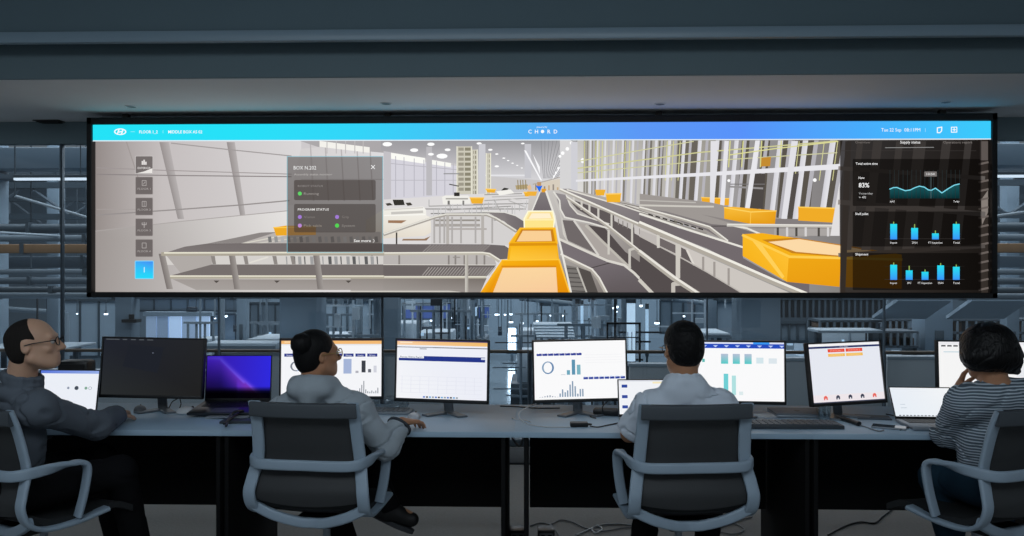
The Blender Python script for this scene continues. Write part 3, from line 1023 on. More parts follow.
for ch, x in zip('CH*RD', (530, 536.5, 542.5, 549, 555.5)):
    if ch == '*':
        Hh.disc(x, 131.6, 1.7, W); 
    else:
        Hh.text(ch, x, 133.5, 3.7, W, None, 'c', True)
Hh.text('Tue 22 Sep', 881, 131.6, 3.3, W, 20, 'l')
Hh.text('08:11PM', 904, 131.6, 3.3, W, 16, 'l')
Hh.L([(925, 128.5), (925, 132)], 0.4, (180, 225, 250))
Hh.L([(937, 132.8), (937, 128), (941.5, 127.2), (941.3, 131), (939.5, 132.8), (937, 132.8)], 1.0, W)
Hh.L([(951, 127.4), (956.5, 127.2), (956.5, 132.2), (951, 132.4), (951, 127.2)], 0.8, W); Hh.L([(952.3, 129.8), (955.3, 129.8)], 0.8, W); Hh.L([(953.8, 128.3), (953.8, 131.3)], 0.8, W)
Hh.build('header_bar', M_disp, wall)

# ---- floor buttons on the left
names = ['EXTERIOR', 'FLOOR 1', 'FLOOR 2', 'FLOOR 3', 'FLOOR 4']
for i in range(5):
    B_ = Canvas(wfn, 0.004, WCLIP)
    y0 = 155.8 + 20.8 * i
    B_.rrect(135.4, y0, 153.4, y0 + 18.2, 1.0, (200, 195, 194) if i == 0 else (150, 142, 140), 0.9 if i == 0 else 0.5)
    B_.rrect(136.0, y0 + 0.6, 152.8, y0 + 17.6, 0.8, (104, 97, 96), 0.92)
    if i == 0:
        B_.P([(137, y0 + 17.4), (144, y0 + 15.8), (152.6, y0 + 12.5), (152.6, y0 + 17.4)], (236, 232, 228))
    cx = 144.4
    ic = (226, 222, 220) if i == 0 else (176, 170, 168)
    if i == 0:
        B_.rect(cx - 2.5, y0 + 5.2, cx - 1, y0 + 9, ic); B_.rect(cx - 0.8, y0 + 4, cx + 0.8, y0 + 9, ic); B_.rect(cx + 1, y0 + 6, cx + 2.5, y0 + 9, ic)
    elif i == 3:
        B_.L([(cx, y0 + 4), (cx, y0 + 9.5)], 0.8, ic); B_.L([(cx - 2, y0 + 4.5), (cx - 2, y0 + 6.5), (cx + 2, y0 + 6.5), (cx + 2, y0 + 4.5)], 0.8, ic)
    else:
        B_.L([(cx - 2, y0 + 4), (cx + 2, y0 + 4), (cx + 2, y0 + 9), (cx - 2, y0 + 9), (cx - 2, y0 + 4)], 0.6, ic)
        if i == 1: B_.L([(cx - 0.8, y0 + 7.6), (cx + 1, y0 + 5.4)], 0.6, ic)
        if i == 2: B_.L([(cx, y0 + 4), (cx, y0 + 9)], 0.5, ic)
    B_.text(names[i], cx, y0 + 13.2, 1.9, ic, 13, 'c', i == 0)
    B_.build('menu_button', M_over, wall)
B_ = Canvas(wfn, 0.004, WCLIP)
B_.rrect(135, 260.6, 154, 279, 1.2, (130, 215, 250))
B_.P([(135.8, 261.4), (153.2, 261.4), (153.2, 278.2), (135.8, 278.2)], [(62, 168, 248), (70, 140, 246), (34, 220, 250), (34, 220, 250)])
B_.text('1', 144.5, 272.3, 5.2, (200, 240, 255), None, 'c', True)
o = B_.build('menu_button', M_over, wall); o['label'] = 'bright blue selected button with the number 1'

# ---- information window
Wd = Canvas(wfn, 0.004, WCLIP)
Wd.P([(287.6, 157), (382.6, 157), (382.6, 252), (287.6, 252)], [(92, 86, 84), (100, 95, 94), (70, 63, 60), (68, 61, 58)], 0.76)
Wd.L([(287.3, 156.6), (382.9, 156.6), (382.9, 252.5), (287.3, 252.5), (287.3, 156.6)], 0.8, (120, 184, 200), 0.75)
Wd.rrect(294.2, 180, 375.8, 200.2, 1.6, (72, 64, 60), 0.72)
Wd.rrect(294.2, 204, 375.8, 232.4, 1.6, (66, 58, 54), 0.66)
Wd.text('BOX N.202', 293.8, 169.6, 3.6, (242, 242, 242), 22.5, 'l')
Wd.text('Assembly status monitor', 294.2, 175.4, 2.0, (190, 186, 184), 38, 'l')
Wd.L([(371.4, 165.4), (374.8, 168.8)], 0.7, (244, 244, 244)); Wd.L([(374.8, 165.4), (371.4, 168.8)], 0.7, (244, 244, 244))
Wd.text('ROBOT STATUS', 298, 187.0, 1.9, (148, 142, 140), 25, 'l')
Wd.disc(300, 193.6, 2.0, (96, 214, 104)); Wd.text('Running', 304, 194.8, 2.3, (160, 154, 150), 15, 'l')
Wd.text('PROGRAM STATUS', 298, 210.6, 2.2, (236, 234, 232), 31, 'l', True)
Wd.disc(300, 217, 2.0, (164, 124, 214)); Wd.text('Vision', 304, 218.1, 2.3, (132, 125, 122), 11, 'l')
Wd.disc(337.2, 217, 2.0, (164, 124, 214)); Wd.text('Grip', 342, 218.1, 2.3, (132, 125, 122), 7, 'l')
Wd.disc(300, 225.6, 2.0, (190, 138, 214)); Wd.text('Pick table', 304, 226.8, 2.3, (150, 140, 130), 18, 'l')
Wd.disc(337.2, 225.6, 2.1, (84, 214, 84)); Wd.text('System', 342, 226.8, 2.3, (146, 140, 136), 13, 'l')
Wd.text('See more', 354, 242.0, 2.6, (244, 242, 240), 17, 'l', True); Wd.L([(373.2, 239.2), (374.6, 240.9), (373.2, 242.6)], 0.5, (220, 218, 216))
Wd.build('information_window', M_over, wall)

# ---- status panel on the right
S = Canvas(wfn, 0.004, WCLIP)
S.P([(840, 140.5), (981, 140.2), (981, 293.5), (840, 293.5)], [(26, 22, 20), (18, 15, 14), (16, 13, 11), (30, 21, 12)], 0.88)
S.P([(981, 140.2), (989.5, 140.2), (989.5, 293.5), (981, 293.5)], (30, 26, 24), 0.55)
for y0, y1 in ((159, 206), (211.5, 246.5), (253, 290)):
    S.rrect(852.5, y0, 980, y1, 1, (8, 6, 5), 0.7)
S.text('Overview', 855, 143.5, 2.3, (120, 114, 110), 15, 'l')
S.text('Supply status', 900, 143.5, 2.6, (240, 240, 240), 20, 'l', True)
S.text('Operations report', 943, 143.5, 2.4, (130, 124, 120), 29, 'l')
S.L([(885, 147.8), (933.5, 147.4)], 0.6, (150, 150, 150)); S.rect(840, 150.6, 976, 151.0, (60, 56, 54))
Wt = (240, 240, 240)
S.text('Total active time', 855.5, 164.8, 2.3, Wt, 22, 'l', True)
S.text('Now', 858.3, 179, 2.3, Wt, 6, 'l', True)
S.text('83%', 858.5, 187.4, 4.4, (255, 255, 255), 10.5, 'l', True)
S.text('Yesterday', 858.5, 194.4, 1.9, (190, 190, 190), 14, 'l'); S.text('+ 4%', 858.8, 198.4, 2.1, Wt, 7, 'l')
pts = [(889.4, 189.2), (893, 187.7), (896.5, 187.5), (900, 188.9), (905, 190.8), (910, 190.0), (914.5, 187.8), (919, 186.2), (924, 187.2), (928, 190.0), (931, 190.4), (935, 188.2), (937.5, 190), (941.5, 193), (948, 188.6), (954, 185.2), (959, 184.0)]
for (xa, ya), (xb, yb) in zip(pts, pts[1:]):
    S.P([(xa, ya), (xb, yb), (xb, 198.5), (xa, 198.5)], [(24, 84, 90), (24, 84, 90), (8, 44, 48), (8, 44, 48)])
for i in range(17):
    S.rect(889.5 + i * 4.35, 170, 889.9 + i * 4.35, 198.5, (40, 50, 52))
S.L(pts, 1.0, (128, 222, 240)); S.rect(930.4, 176, 930.8, 198.5, (100, 120, 124))
S.rrect(924, 171.6, 936.4, 176.6, 0.6, (120, 116, 114)); S.text('10:04', 930.2, 175.2, 2.1, Wt, 8, 'c')
S.text('AM7', 889.5, 202.6, 1.9, Wt, 5, 'l'); S.text('Today', 959, 202.4, 1.9, Wt, 6, 'r')
S.text('Shelf pallet', 855, 215.0, 2.3, Wt, 13, 'l', True); S.text('Shipment', 855, 255.4, 2.3, Wt, 13, 'l', True)
S.rect(884, 238.6, 964, 238.9, (60, 56, 54)); S.rect(884, 279.2, 964, 279.5, (60, 56, 54)); S.rect(884, 266.2, 964, 266.4, (46, 42, 40))
def bar(x, y0, y1, gold):
    S.rect(x - 0.5, y0 - 2.2 - gold, x + 0.5, y0, (150, 180, 90))
    S.P([(x - 3.4, y0), (x + 3.4, y0), (x + 3.4, y1), (x - 3.4, y1)], [(38, 224, 240), (38, 224, 240), (58, 148, 250), (58, 148, 250)])
for x, y0, s, g_ in ((893.3, 224, 'Input', 0), (914.2, 228, '2FAN', 1.6), (935, 233.4, 'FT Inspection', 0.6), (955.8, 224, 'Total', 0)):
    bar(x, y0, 239.4, g_); S.text(s, x, 243.6, 1.9, Wt, min(14, len(s) * 1.35), 'c')
for x, y0, s, g_ in ((893.3, 264.8, 'Input', 0), (908.8, 270.4, 'SPC', 2.4), (924.6, 271.8, 'FT Inspection', 0), (940.2, 265.4, '2FAN', 0), (955.8, 266.8, 'Total', 0)):
    bar(x, y0, 279.8, g_); S.text(s, x, 283.9, 1.9, Wt, min(14, len(s) * 1.35), 'c')
S.build('status_panel', M_over, wall)

# ================================================================== DESKS
DZ = 0.74
YF, YB = 3.70, 4.45      # front and back edge of the desk row
M_top = mat('desk_laminate', (166, 192, 212), 0.42, var=0.03, scale=4, spec=0.4)
M_edge = mat('desk_edge', (120, 134, 146), 0.5)
M_leg = mat('desk_black_board', (15, 15, 16), 0.8, var=0.15, scale=25, spec=0.2)
M_white = mat('white_plastic', (205, 208, 210), 0.45)
M_grey = mat('grey_plastic', (96, 100, 104), 0.45)
M_silver = mat('silver_aluminium', (150, 158, 166), 0.45, 0.4)
M_keys = mat('dark_keys', (26, 28, 30), 0.5)
M_cable_d = mat('black_cable', (14, 14, 15), 0.5)
M_cable_w = mat('white_cable', (200, 204, 208), 0.5)
M_cable_g = mat('grey_cable', (120, 124, 128), 0.5)

bounds = [X(-78, YF), X(221, YF), X(514, YF), X(813, YF), X(1112, YF)]
desk_labels = ['grey-topped black desk at the left under the dark monitor', 'grey-topped black desk in front of the woman with a bun',
               'grey-topped black desk in front of the man in the white shirt', 'grey-topped black desk at the right in front of the woman in stripes']
gapx = (X(503, YF), X(526, YF))
for i in range(4):
    x0, x1 = bounds[i], bounds[i + 1]
    cx, w = (x0 + x1) / 2, x1 - x0
    d = empty('office_desk', (cx, (YF + YB) / 2, 0))
    dep = YB - YF
    q = MB(); q.box((0, 0, DZ - 0.0125), (w, dep, 0.025), bevel=0.001); q.build('desk_top', M_top, d)
    lx = -w / 2 + 0.02
    rx = w / 2 - 0.02
    if i == 1: rx = gapx[0] - cx
    if i == 2: lx = gapx[1] - cx
    for xx in (lx, rx):
        q = MB(); q.box((xx, 0.0, (DZ - 0.026) / 2), (0.020, dep - 0.03, DZ - 0.026), bevel=0.002); q.build('side_panel', M_leg, d)
    q = MB(); q.box(((lx + rx) / 2, dep / 2 - 0.12, 0.46), (rx - lx - 0.03, 0.018, 0.505)); q.build('modesty_panel', M_leg, d)
    q = MB(); q.box(((lx + rx) / 2, dep / 2 - 0.20, 0.69), (rx - lx - 0.2, 0.12, 0.012))
    q.box(((lx + rx) / 2, dep / 2 - 0.14, 0.702), (rx - lx - 0.2, 0.012, 0.03)); q.build('cable_tray', M_leg, d)
    tag(d, desk_labels[i], 'desk')


# ================================================================== MONITORS
def monitor(px, Y, w, h, zc, rz, tilt, roll, paint, label, strength=1.0, thin=0.008, chin=0.016, base_dx=0.0, foot=0.20, border=(14, 15, 17)):
    p = at(px, 268, Y)
    r = empty('monitor', (p.x, Y + 0.04, DZ), rz)
    Mx = Matrix.Translation((0, -0.04, zc - DZ)) @ Matrix.Rotation(-tilt, 4, 'X') @ Matrix.Rotation(roll, 4, 'Y')
    q = MB(); q.box((0, 0.018, 0), (w, 0.026, h), bevel=0.004, M=Mx)
    q.box((0, 0.04, -0.02), (w * 0.62, 0.03, h * 0.6), bevel=0.01, M=Mx)
    q.build('housing', M_dark, r)
    q = MB()
    for c, s in (((0, 0.0, h / 2 - thin / 2), (w, 0.012, thin)), ((0, 0.0, -h / 2 + chin / 2), (w, 0.012, chin)),
                 ((-w / 2 + thin / 2, 0.0, 0), (thin, 0.012, h)), ((w / 2 - thin / 2, 0.0, 0), (thin, 0.012, h))):
        q.box(c, s, bevel=0.0015, M=Mx)
    bz_ = q.build('bezel', M_bezel, r)
    iw, ih = w - 2 * thin, h - thin - chin
    cv = Canvas(lambda a, b_: ((a - 0.5) * iw, (0.5 - b_) * ih + (chin - thin) / 2), -0.004)
    paint(cv)
    s = cv.build('screen', display_mat('monitor_pixels_%s' % label[:8], False, strength), r)
    s.matrix_local = Mx
    # stand
    q = MB()
    z0 = 0.006
    top = zc - DZ - h * 0.25
    q.sweep([(base_dx, 0.045, z0), (base_dx * 0.6, 0.05, top * 0.5), (0, 0.03, top)], rrect(0.05, 0.014), (0, 1, 0)); q.build('stand_neck', M_grey if strength < 0.3 or foot < 0.19 else mat('stand_grey', (120, 126, 132), 0.4, 0.4), r)
    q = MB()
    pts = spline([(base_dx - foot / 2, -0.07, 0.005), (base_dx - foot * 0.2, -0.0, 0.005), (base_dx, 0.045, 0.005), (base_dx + foot * 0.2, -0.0, 0.005), (base_dx + foot / 2, -0.07, 0.005)], 5)
    q.sweep(pts, rrect(0.055, 0.009), (0, 0, 1)); q.build('stand_foot', mat('stand_grey', (120, 126, 132), 0.4, 0.4), r)
    tag(r, label, 'monitor')
    return r

WHT = (250, 251, 254)
NAVY = (34, 52, 140)

def dark_paint(c):
    c.P([(0, 0), (1, 0), (1, 1), (0, 1)], [(46, 50, 62), (50, 52, 56), (46, 46, 46), (56, 60, 62)])
    c.P([(0.25, 0.1), (0.6, 0.15), (0.55, 0.6), (0.2, 0.5)], (44, 48, 58))
    for i, w_ in enumerate((0.08, 0.05, 0.045, 0.05, 0.05, 0.06)):
        c.rect(0.02 + i * 0.082, 0.012, 0.02 + i * 0.082 + w_, 0.028, (110, 116, 122))
    c.disc(0.495, 0.25, 0.006, (150, 160, 180), 1, 0.01)

def orange_dash(c):
    c.rect(0, 0, 1, 1, WHT); c.rect(0, 0, 1, 0.018, (60, 50, 60)); c.rect(0, 0.018, 1, 0.075, (248, 190, 120)); c.rect(0.03, 0.03, 0.3, 0.05, (255, 225, 180))
    c.rect(0, 0.075, 1, 0.1, (235, 236, 240))
    for k in range(8):
        c.rect(0.03 + k * 0.118, 0.245, 0.03 + k * 0.118 + 0.1, 0.30, (44, 58, 140)); c.text('Step', 0.08 + k * 0.118, 0.287, 0.025, (235, 238, 250), 0.06, 'c')
    c.ring(0.15, 0.47, 0.05, 0.018, (120, 126, 140), 0.08)
    c.ring(0.15, 0.47, 0.05, 0.02, (170, 190, 220), 0.08, 8, 0, 80)
    c.rect(0.62, 0.34, 0.70, 0.60, (168, 184, 220)); c.rect(0.80, 0.37, 0.84, 0.58, (62, 66, 74)); c.rect(0.74, 0.55, 0.77, 0.59, (180, 180, 190)); c.rect(0.865, 0.52, 0.895, 0.58, (110, 114, 124)); c.rect(0.92, 0.46, 0.95, 0.58, (214, 216, 226))
    for k, v in enumerate((0.05, 0.09, 0.15, 0.22, 0.07, 0.04, 0.03, 0.05, 0.03, 0.05, 0.10)):
        c.rect(0.76 + k * 0.02, 0.95 - v, 0.768 + k * 0.02, 0.95, (110, 118, 132))
    c.rect(0.1, 0.7, 0.5, 0.71, (210, 212, 220)); c.rect(0.1, 0.8, 0.5, 0.805, (215, 216, 222))

def orange_table(c):
    c.P([(0, 0), (1, 0), (1, 1), (0, 1)], [(245, 247, 254), (242, 244, 254), (240, 242, 252), (250, 251, 254)])
    c.rect(0, 0, 1, 0.02, (70, 64, 110)); c.P([(0, 0.02), (1, 0.02), (1, 0.085), (0, 0.085)], [(252, 205, 160), (244, 190, 110), (246, 194, 116), (254, 214, 172)])
    c.rect(0.03, 0.03, 0.17, 0.05, (255, 235, 210)); c.rect(0, 0.115, 1, 0.128, (60, 62, 76)); c.rect(0.02, 0.118, 0.4, 0.126, (150, 150, 165)); c.rect(0.25, 0.14, 0.33, 0.155, (150, 154, 165))
    c.rect(0.02, 0.27, 0.975, 0.355, (38, 56, 140)); c.rect(0.02, 0.27, 0.30, 0.31, WHT); c.text('Process History Report', 0.035, 0.302, 0.026, (60, 70, 120), 0.25, 'l', True); c.rect(0.93, 0.28, 0.975, 0.31, (220, 226, 244))
    for k in range(9):
        c.rect(0.06 + k * 0.1, 0.62, 0.064 + k * 0.1, 0.9, (228, 230, 242))
    for k in range(5):
        c.rect(0.04, 0.62 + k * 0.07, 0.95, 0.624 + k * 0.07, (228, 230, 242))
    for k in range(12):
        c.rect(0.30 + k * 0.033, 0.958, 0.322 + k * 0.033, 0.985, [(90, 130, 210), (60, 60, 70), (110, 170, 220), (150, 160, 170)][k % 4])

def blue_charts(c):
    c.rect(0, 0, 1, 1, (252, 252, 253))
    for k in range(8):
        c.rect(0.03 + k * 0.062, 0.205, 0.03 + k * 0.062 + 0.056, 0.245, (44, 60, 150)); c.rect(0.04 + k * 0.062, 0.20, 0.055 + k * 0.062, 0.21, WHT)
    c.ring(0.15, 0.45, 0.056, 0.018, (130, 160, 190), 0.10); c.ring(0.15, 0.45, 0.056, 0.02, (96, 134, 176), 0.10, 10, -60, 120)
    c.rect(0.355, 0.50, 0.39, 0.58, (110, 168, 190)); c.rect(0.41, 0.32, 0.447, 0.58, (92, 148, 178)); c.rect(0.465, 0.41, 0.505, 0.58, (124, 180, 196)); c.rect(0.29, 0.572, 0.34, 0.58, (180, 190, 200))
    for k, v in enumerate((0.005, 0.01, 0.02, 0.03, 0.035, 0.02, 0.01, 0.005, 0.06, 0.13, 0.08, 0.11, 0.21, 0.27, 0.18, 0.05, 0.13, 0.13)):
        c.rect(0.05 + k * 0.0275, 0.96 - v, 0.065 + k * 0.0275, 0.96, (128, 152, 178) if k > 7 else (160, 170, 184))
    for k in range(8):
        c.rect(0.535 + k * 0.058, 0.625, 0.535 + k * 0.058 + 0.05, 0.665, (48, 70, 160)); c.rect(0.54 + k * 0.058, 0.615, 0.56 + k * 0.058, 0.63, (210, 222, 246))
    for k in range(4):
        c.rect(0.55, 0.24 + k * 0.045, 0.96, 0.244 + k * 0.045, (236, 236, 240))

def teal_bars(c):
    c.rect(0, 0, 1, 1, (252, 252, 253)); c.rect(0, 0.0, 1, 0.03, (222, 228, 246)); c.rect(0, 0.03, 1, 0.105, (38, 76, 190)); c.rect(0.70, 0.0, 0.86, 0.035, (60, 150, 240))
    for k in range(9):
        c.P([(0.09 + k * 0.108, 0.055), (0.14 + k * 0.108, 0.055), (0.115 + k * 0.108, 0.09)], (190, 206, 244))
    for k in range(3):
        c.P([(0.385 + k * 0.115, 0.20), (0.455 + k * 0.115, 0.20), (0.455 + k * 0.115, 0.37), (0.385 + k * 0.115, 0.37)], [(180, 190, 214), (186, 196, 216), (80, 208, 204), (70, 200, 198)])
    c.rect(0.73, 0.26, 0.80, 0.36, (214, 232, 238)); c.rect(0.85, 0.27, 0.93, 0.36, (222, 232, 238)); c.rect(0.10, 0.18, 0.13, 0.27, (206, 206, 216)); c.rect(0.2, 0.29, 0.225, 0.345, (90, 190, 182))
    c.P([(0.41, 0.54), (0.455, 0.54), (0.455, 0.9), (0.41, 0.9)], (112, 208, 214)); c.P([(0.49, 0.57), (0.53, 0.57), (0.53, 0.9), (0.49, 0.9)], (176, 226, 226)); c.rect(0.56, 0.84, 0.60, 0.9, (222, 236, 238))

def red_buttons(c):
    c.rect(0, 0, 1, 1, (238, 241, 250)); c.rect(0, 0, 1, 0.045, (250, 250, 252)); c.rect(0, 0.045, 1, 0.078, (36, 50, 104)); c.text('Work Order', 0.5, 0.07, 0.018, (235, 238, 250), 0.12, 'c')
    c.rect(0, 0.865, 1, 0.985, (246, 238, 242)); c.rect(0, 0.985, 1, 1, (60, 66, 90))
    for k, x0 in enumerate((0.27, 0.52)):
        c.rect(x0, 0.095, x0 + 0.235, 0.150, (240, 78, 60)); c.text('STATION %d' % (k + 1), x0 + 0.117, 0.138, 0.028, (255, 170, 150), 0.17, 'c', True)
        c.rect(x0, 0.175, x0 + 0.235, 0.225, (252, 196, 96)); c.text('STATION %d' % (k + 3), x0 + 0.117, 0.213, 0.026, (255, 226, 160), 0.17, 'c', True)
    for k in range(5):
        cc = (240, 104, 92) if k in (0, 4) else (60, 64, 84)
        x = 0.18 + k * 0.17
        c.rect(x - 0.026, 0.90, x + 0.026, 0.95, cc); c.disc(x, 0.90, 0.02, cc); c.rect(x - 0.008, 0.925, x + 0.008, 0.95, (240, 238, 244))

def plain_page(c):
    c.rect(0, 0, 1, 1, (250, 250, 250)); c.rect(0, 0.0, 1, 0.05, (240, 240, 244))
    for k in range(4):
        c.rect(0.03 + k * 0.055, 0.06, 0.07 + k * 0.055, 0.085, (60, 62, 70))
    c.rect(0.05, 0.17, 0.2, 0.185, (190, 215, 225)); c.rect(0.55, 0.30, 0.95, 0.305, (222, 222, 228)); c.rect(0.55, 0.42, 0.95, 0.425, (222, 222, 228)); c.rect(0.70, 0.3, 0.9, 0.6, (236, 238, 242))

monitor(152, 4.15, 0.54, 0.318, 0.976, R(2), R(5), R(1.2), dark_paint, 'monitor with a nearly black screen beside the man in the dark shirt', 0.55, base_dx=0.02, foot=0.18)
monitor(331, 4.15, 0.54, 0.318, 0.974, R(2), R(2), 0, orange_dash, 'monitor behind the bun of the woman in the hoodie, with ring chart', 0.95)
monitor(442.5, 4.10, 0.495, 0.325, 0.971, R(-8), R(3), R(0.4), orange_table, 'monitor showing an orange strip and one wide navy bar', 0.95, chin=0.018, base_dx=0.02)
monitor(579.5, 4.12, 0.49, 0.320, 0.972, R(5), R(2), R(-0.9), blue_charts, 'monitor showing a ring and blue bar charts, between the two middle desks', 0.98, base_dx=0.0)
monitor(733.5, 4.10, 0.525, 0.322, 0.969, R(-4), R(2), 0, teal_bars, 'monitor showing teal bars to the right of the man in the white shirt', 0.98)
monitor(845, 4.08, 0.43, 0.318, 0.970, R(15), R(8), R(-0.9), red_buttons, 'monitor showing red and yellow buttons', 0.92, base_dx=0.01)
monitor(995, 4.15, 0.56, 0.318, 0.970, R(-4), R(3), 0, plain_page, 'monitor showing a white page behind the woman in the striped top', 0.95)


# ================================================================== LAPTOPS
def laptop(px, Y, w, d, lid, lean, rz, paint, label, strength=0.95, body=None, lift=0.0, base_tilt=0.0):
    body = body or M_silver
    p = at(px, 268, Y)
    r = empty('laptop', (p.x, Y, DZ + lift), rz)
    T = Matrix.Rotation(base_tilt, 4, 'X')
    q = MB(); q.box((0, -d / 2, 0.009), (w, d, 0.014), bevel=0.004, M=T); q.build('base', body, r)
    q = MB()
    for i in range(5):
        for j in range(13):
            q.box((-w * 0.42 + (j + 0.5) * w * 0.84 / 13, -d * 0.12 - i * d * 0.085, 0.0175), (w * 0.84 / 13 * 0.86, d * 0.07, 0.002), M=T)
    q.build('keyboard', M_keys, r)
    q = MB(); q.box((0, -d * 0.78, 0.0162), (w * 0.36, d * 0.3, 0.001), M=T); q.build('trackpad', M_grey, r)
    L_ = empty('tmp', (0, 0, 0)); bpy.data.objects.remove(L_)
    Mx = Matrix.Translation((0, 0.004, 0.014)) @ Matrix.Rotation(-lean, 4, 'X')
    q = MB(); q.box((0, 0.004, lid / 2), (w, 0.006, lid), bevel=0.002, M=Mx); lo = q.build('lid', body, r)
    q = MB()
    t = 0.005
    for c, s in (((0, 0, lid - t / 2), (w - .002, 0.003, t)), ((0, 0, 0.007), (w - .002, 0.003, 0.014)), ((-w / 2 + t / 2 + .001, 0, lid / 2), (t, 0.003, lid)), ((w / 2 - t / 2 - .001, 0, lid / 2), (t, 0.003, lid))):
        q.box(c, s, M=Mx)
    q.build('screen_bezel', M_dark, lo)
    cv = Canvas(lambda a, b_: ((a - 0.5) * (w - 2 * t), 0.014 + (1 - b_) * (lid - 0.014 - t)), 0.001)
    paint(cv)
    s = cv.build('screen', display_mat('laptop_pixels_%s' % label[:8], False, strength), lo)
    s.matrix_local = Mx
    q = MB(); q.cyl((-w * 0.4, 0.004, 0.012), (w * 0.4, 0.004, 0.012), 0.006); q.build('hinge', M_dark, r)
    tag(r, label, 'laptop')
    return r

def purple_wall(c):
    n, m_ = 26, 18
    def col(u, v):
        # deep blue night gradient with a magenta ridge sweeping down to the right
        ridge = 0.22 + 0.72 * u ** 1.15 if u < 0.75 else 0.74
        d_ = v - (0.10 + 1.0 * max(0, u - 0.22) ** 0.9 * 1.3)
        base = [50 + 10 * (1 - u), 30 + 14 * u, 176 + 56 * u]
        glow = math.exp(-(d_ / 0.09) ** 2) * (0.4 + 0.6 * min(1, max(0, u * 1.5)))
        if d_ > 0: glow = math.exp(-(d_ / 0.35) ** 2) * min(1, u * 1.6) * 0.8
        base = [base[0] + 105 * glow * (0.35 + 0.65 * v), base[1] + 50 * glow * (1 if d_ < 0 else .4), base[2] + 34 * glow * (1 if d_ < 0 else -0.5)]
        if d_ > 0.05 and u < 0.5: base = [b * max(0.45, 1 - d_ * 0.9) for b in base]
        if v > 0.72:
            k = max(0.05, 1 - (v - 0.72) / 0.14)
            base = [b * k for b in base]
        return tuple(max(0, min(255, b)) for b in base)
    for i in range(n):
        for j in range(m_):
            us, vs = (i / n, (i + 1) / n), (j / m_, (j + 1) / m_)
            c.lay -= c.STEP * 0.9
            c.P([(us[0], vs[0]), (us[1], vs[0]), (us[1], vs[1]), (us[0], vs[1])], [col(us[0], vs[0]), col(us[1], vs[0]), col(us[1], vs[1]), col(us[0], vs[1])])

def page_icons(c):
    c.rect(0, 0, 1, 1, (240, 244, 252)); c.P([(0, 0), (1, 0), (1, 0.07), (0, 0.07)], [(90, 120, 220), (150, 175, 235), (150, 175, 235), (90, 120, 220)])
    c.disc(0.64, 0.42, 0.035, (70, 78, 90), 1, 0.05); c.disc(0.80, 0.42, 0.025, (130, 170, 150), 1, 0.035); c.ring(0.87, 0.42, 0.025, 0.01, (170, 180, 190), 0.035); c.disc(0.5, 0.42, 0.02, (140, 150, 170), 1, 0.03)

def page_blue(c):
    c.rect(0, 0, 1, 1, (246, 248, 252)); c.rect(0, 0, 1, 0.04, (225, 228, 236)); c.rect(0.55, 0.05, 0.95, 0.1, (250, 236, 190))
    c.rect(0.05, 0.13, 0.14, 0.22, (50, 76, 160)); c.rect(0.05, 0.44, 0.14, 0.53, (50, 76, 160)); c.rect(0.05, 0.74, 0.14, 0.83, (50, 76, 160))

def page_white(c):
    c.P([(0, 0), (1, 0), (1, 1), (0, 1)], [(240, 246, 254), (250, 252, 254), (246, 250, 254), (238, 246, 254)])
    c.rect(0.04, 0.06, 0.5, 0.065, (222, 228, 238)); c.rect(0.12, 0.58, 0.2, 0.592, (170, 186, 200)); c.rect(0.12, 0.70, 0.22, 0.712, (160, 176, 190)); c.rect(0.3, 0.12, 0.6, 0.125, (225, 230, 240))
    for k in range(14):
        c.rect(0.06 + k * 0.06, 0.955, 0.095 + k * 0.06, 0.985, (60, 70, 84))

laptop(65, 4.00, 0.325, 0.22, 0.228, R(10), R(-3), page_icons, 'laptop with a white page in front of the man in the dark shirt', 0.95)
laptop(237.5, 4.27, 0.355, 0.245, 0.245, R(6), R(2), purple_wall, 'dark laptop with a blue and purple wallpaper beside the dark monitor', 0.9, body=mat('space_grey', (70, 74, 80), 0.35, 0.8), lift=0.03, base_tilt=R(5))
laptop(651, 4.02, 0.325, 0.22, 0.188, R(12), R(3), page_blue, 'laptop in front of the man in the white shirt', 0.95)
laptop(927, 3.99, 0.300, 0.215, 0.172, R(32), R(-3), page_white, 'silver laptop with a white screen beside the woman in stripes', 0.93)


# ================================================================== SMALL THINGS ON THE DESKS
def dp(px, py, dz=0.0):
    return onz(px, py, DZ + dz)

def cable(pts, r, m, label, name='cable', n=7, cat='cable', group=None):
    q = MB(); q.tube(spline(pts, n), r, 6)
    return tag(q.build(name, m), label, cat, group)

def keyboard(px, py, w, d, rz, label, body, keys, slab=0.018):
    p = dp(px, py)
    r = empty('keyboard', (p.x, p.y, DZ), rz)
    q = MB(); q.box((0, 0, slab / 2), (w, d, slab), bevel=0.004); q.build('case', body, r)
    q = MB()
    for i in range(5):
        for j in range(15):
            q.box((-w * 0.46 + (j + 0.5) * w * 0.92 / 15, d * 0.38 - i * d * 0.19, slab + 0.002), (w * 0.92 / 15 * 0.82, d * 0.15, 0.006), bevel=0.001)
    q.build('key_block', keys, r)
    tag(r, label, 'keyboard')
    return r

keyboard(787, 426.5, 0.50, 0.13, R(0.5), 'wide dark grey keyboard to the right of the man in the white shirt', mat('keyboard_case', (62, 68, 74), 0.5), mat('grey_keys', (84, 92, 100), 0.5))
keyboard(372, 412, 0.42, 0.12, R(-3), 'light keyboard beneath the hand of the woman with a bun', mat('light_case', (150, 158, 165), 0.5), mat('light_keys', (120, 128, 136), 0.5), 0.012)

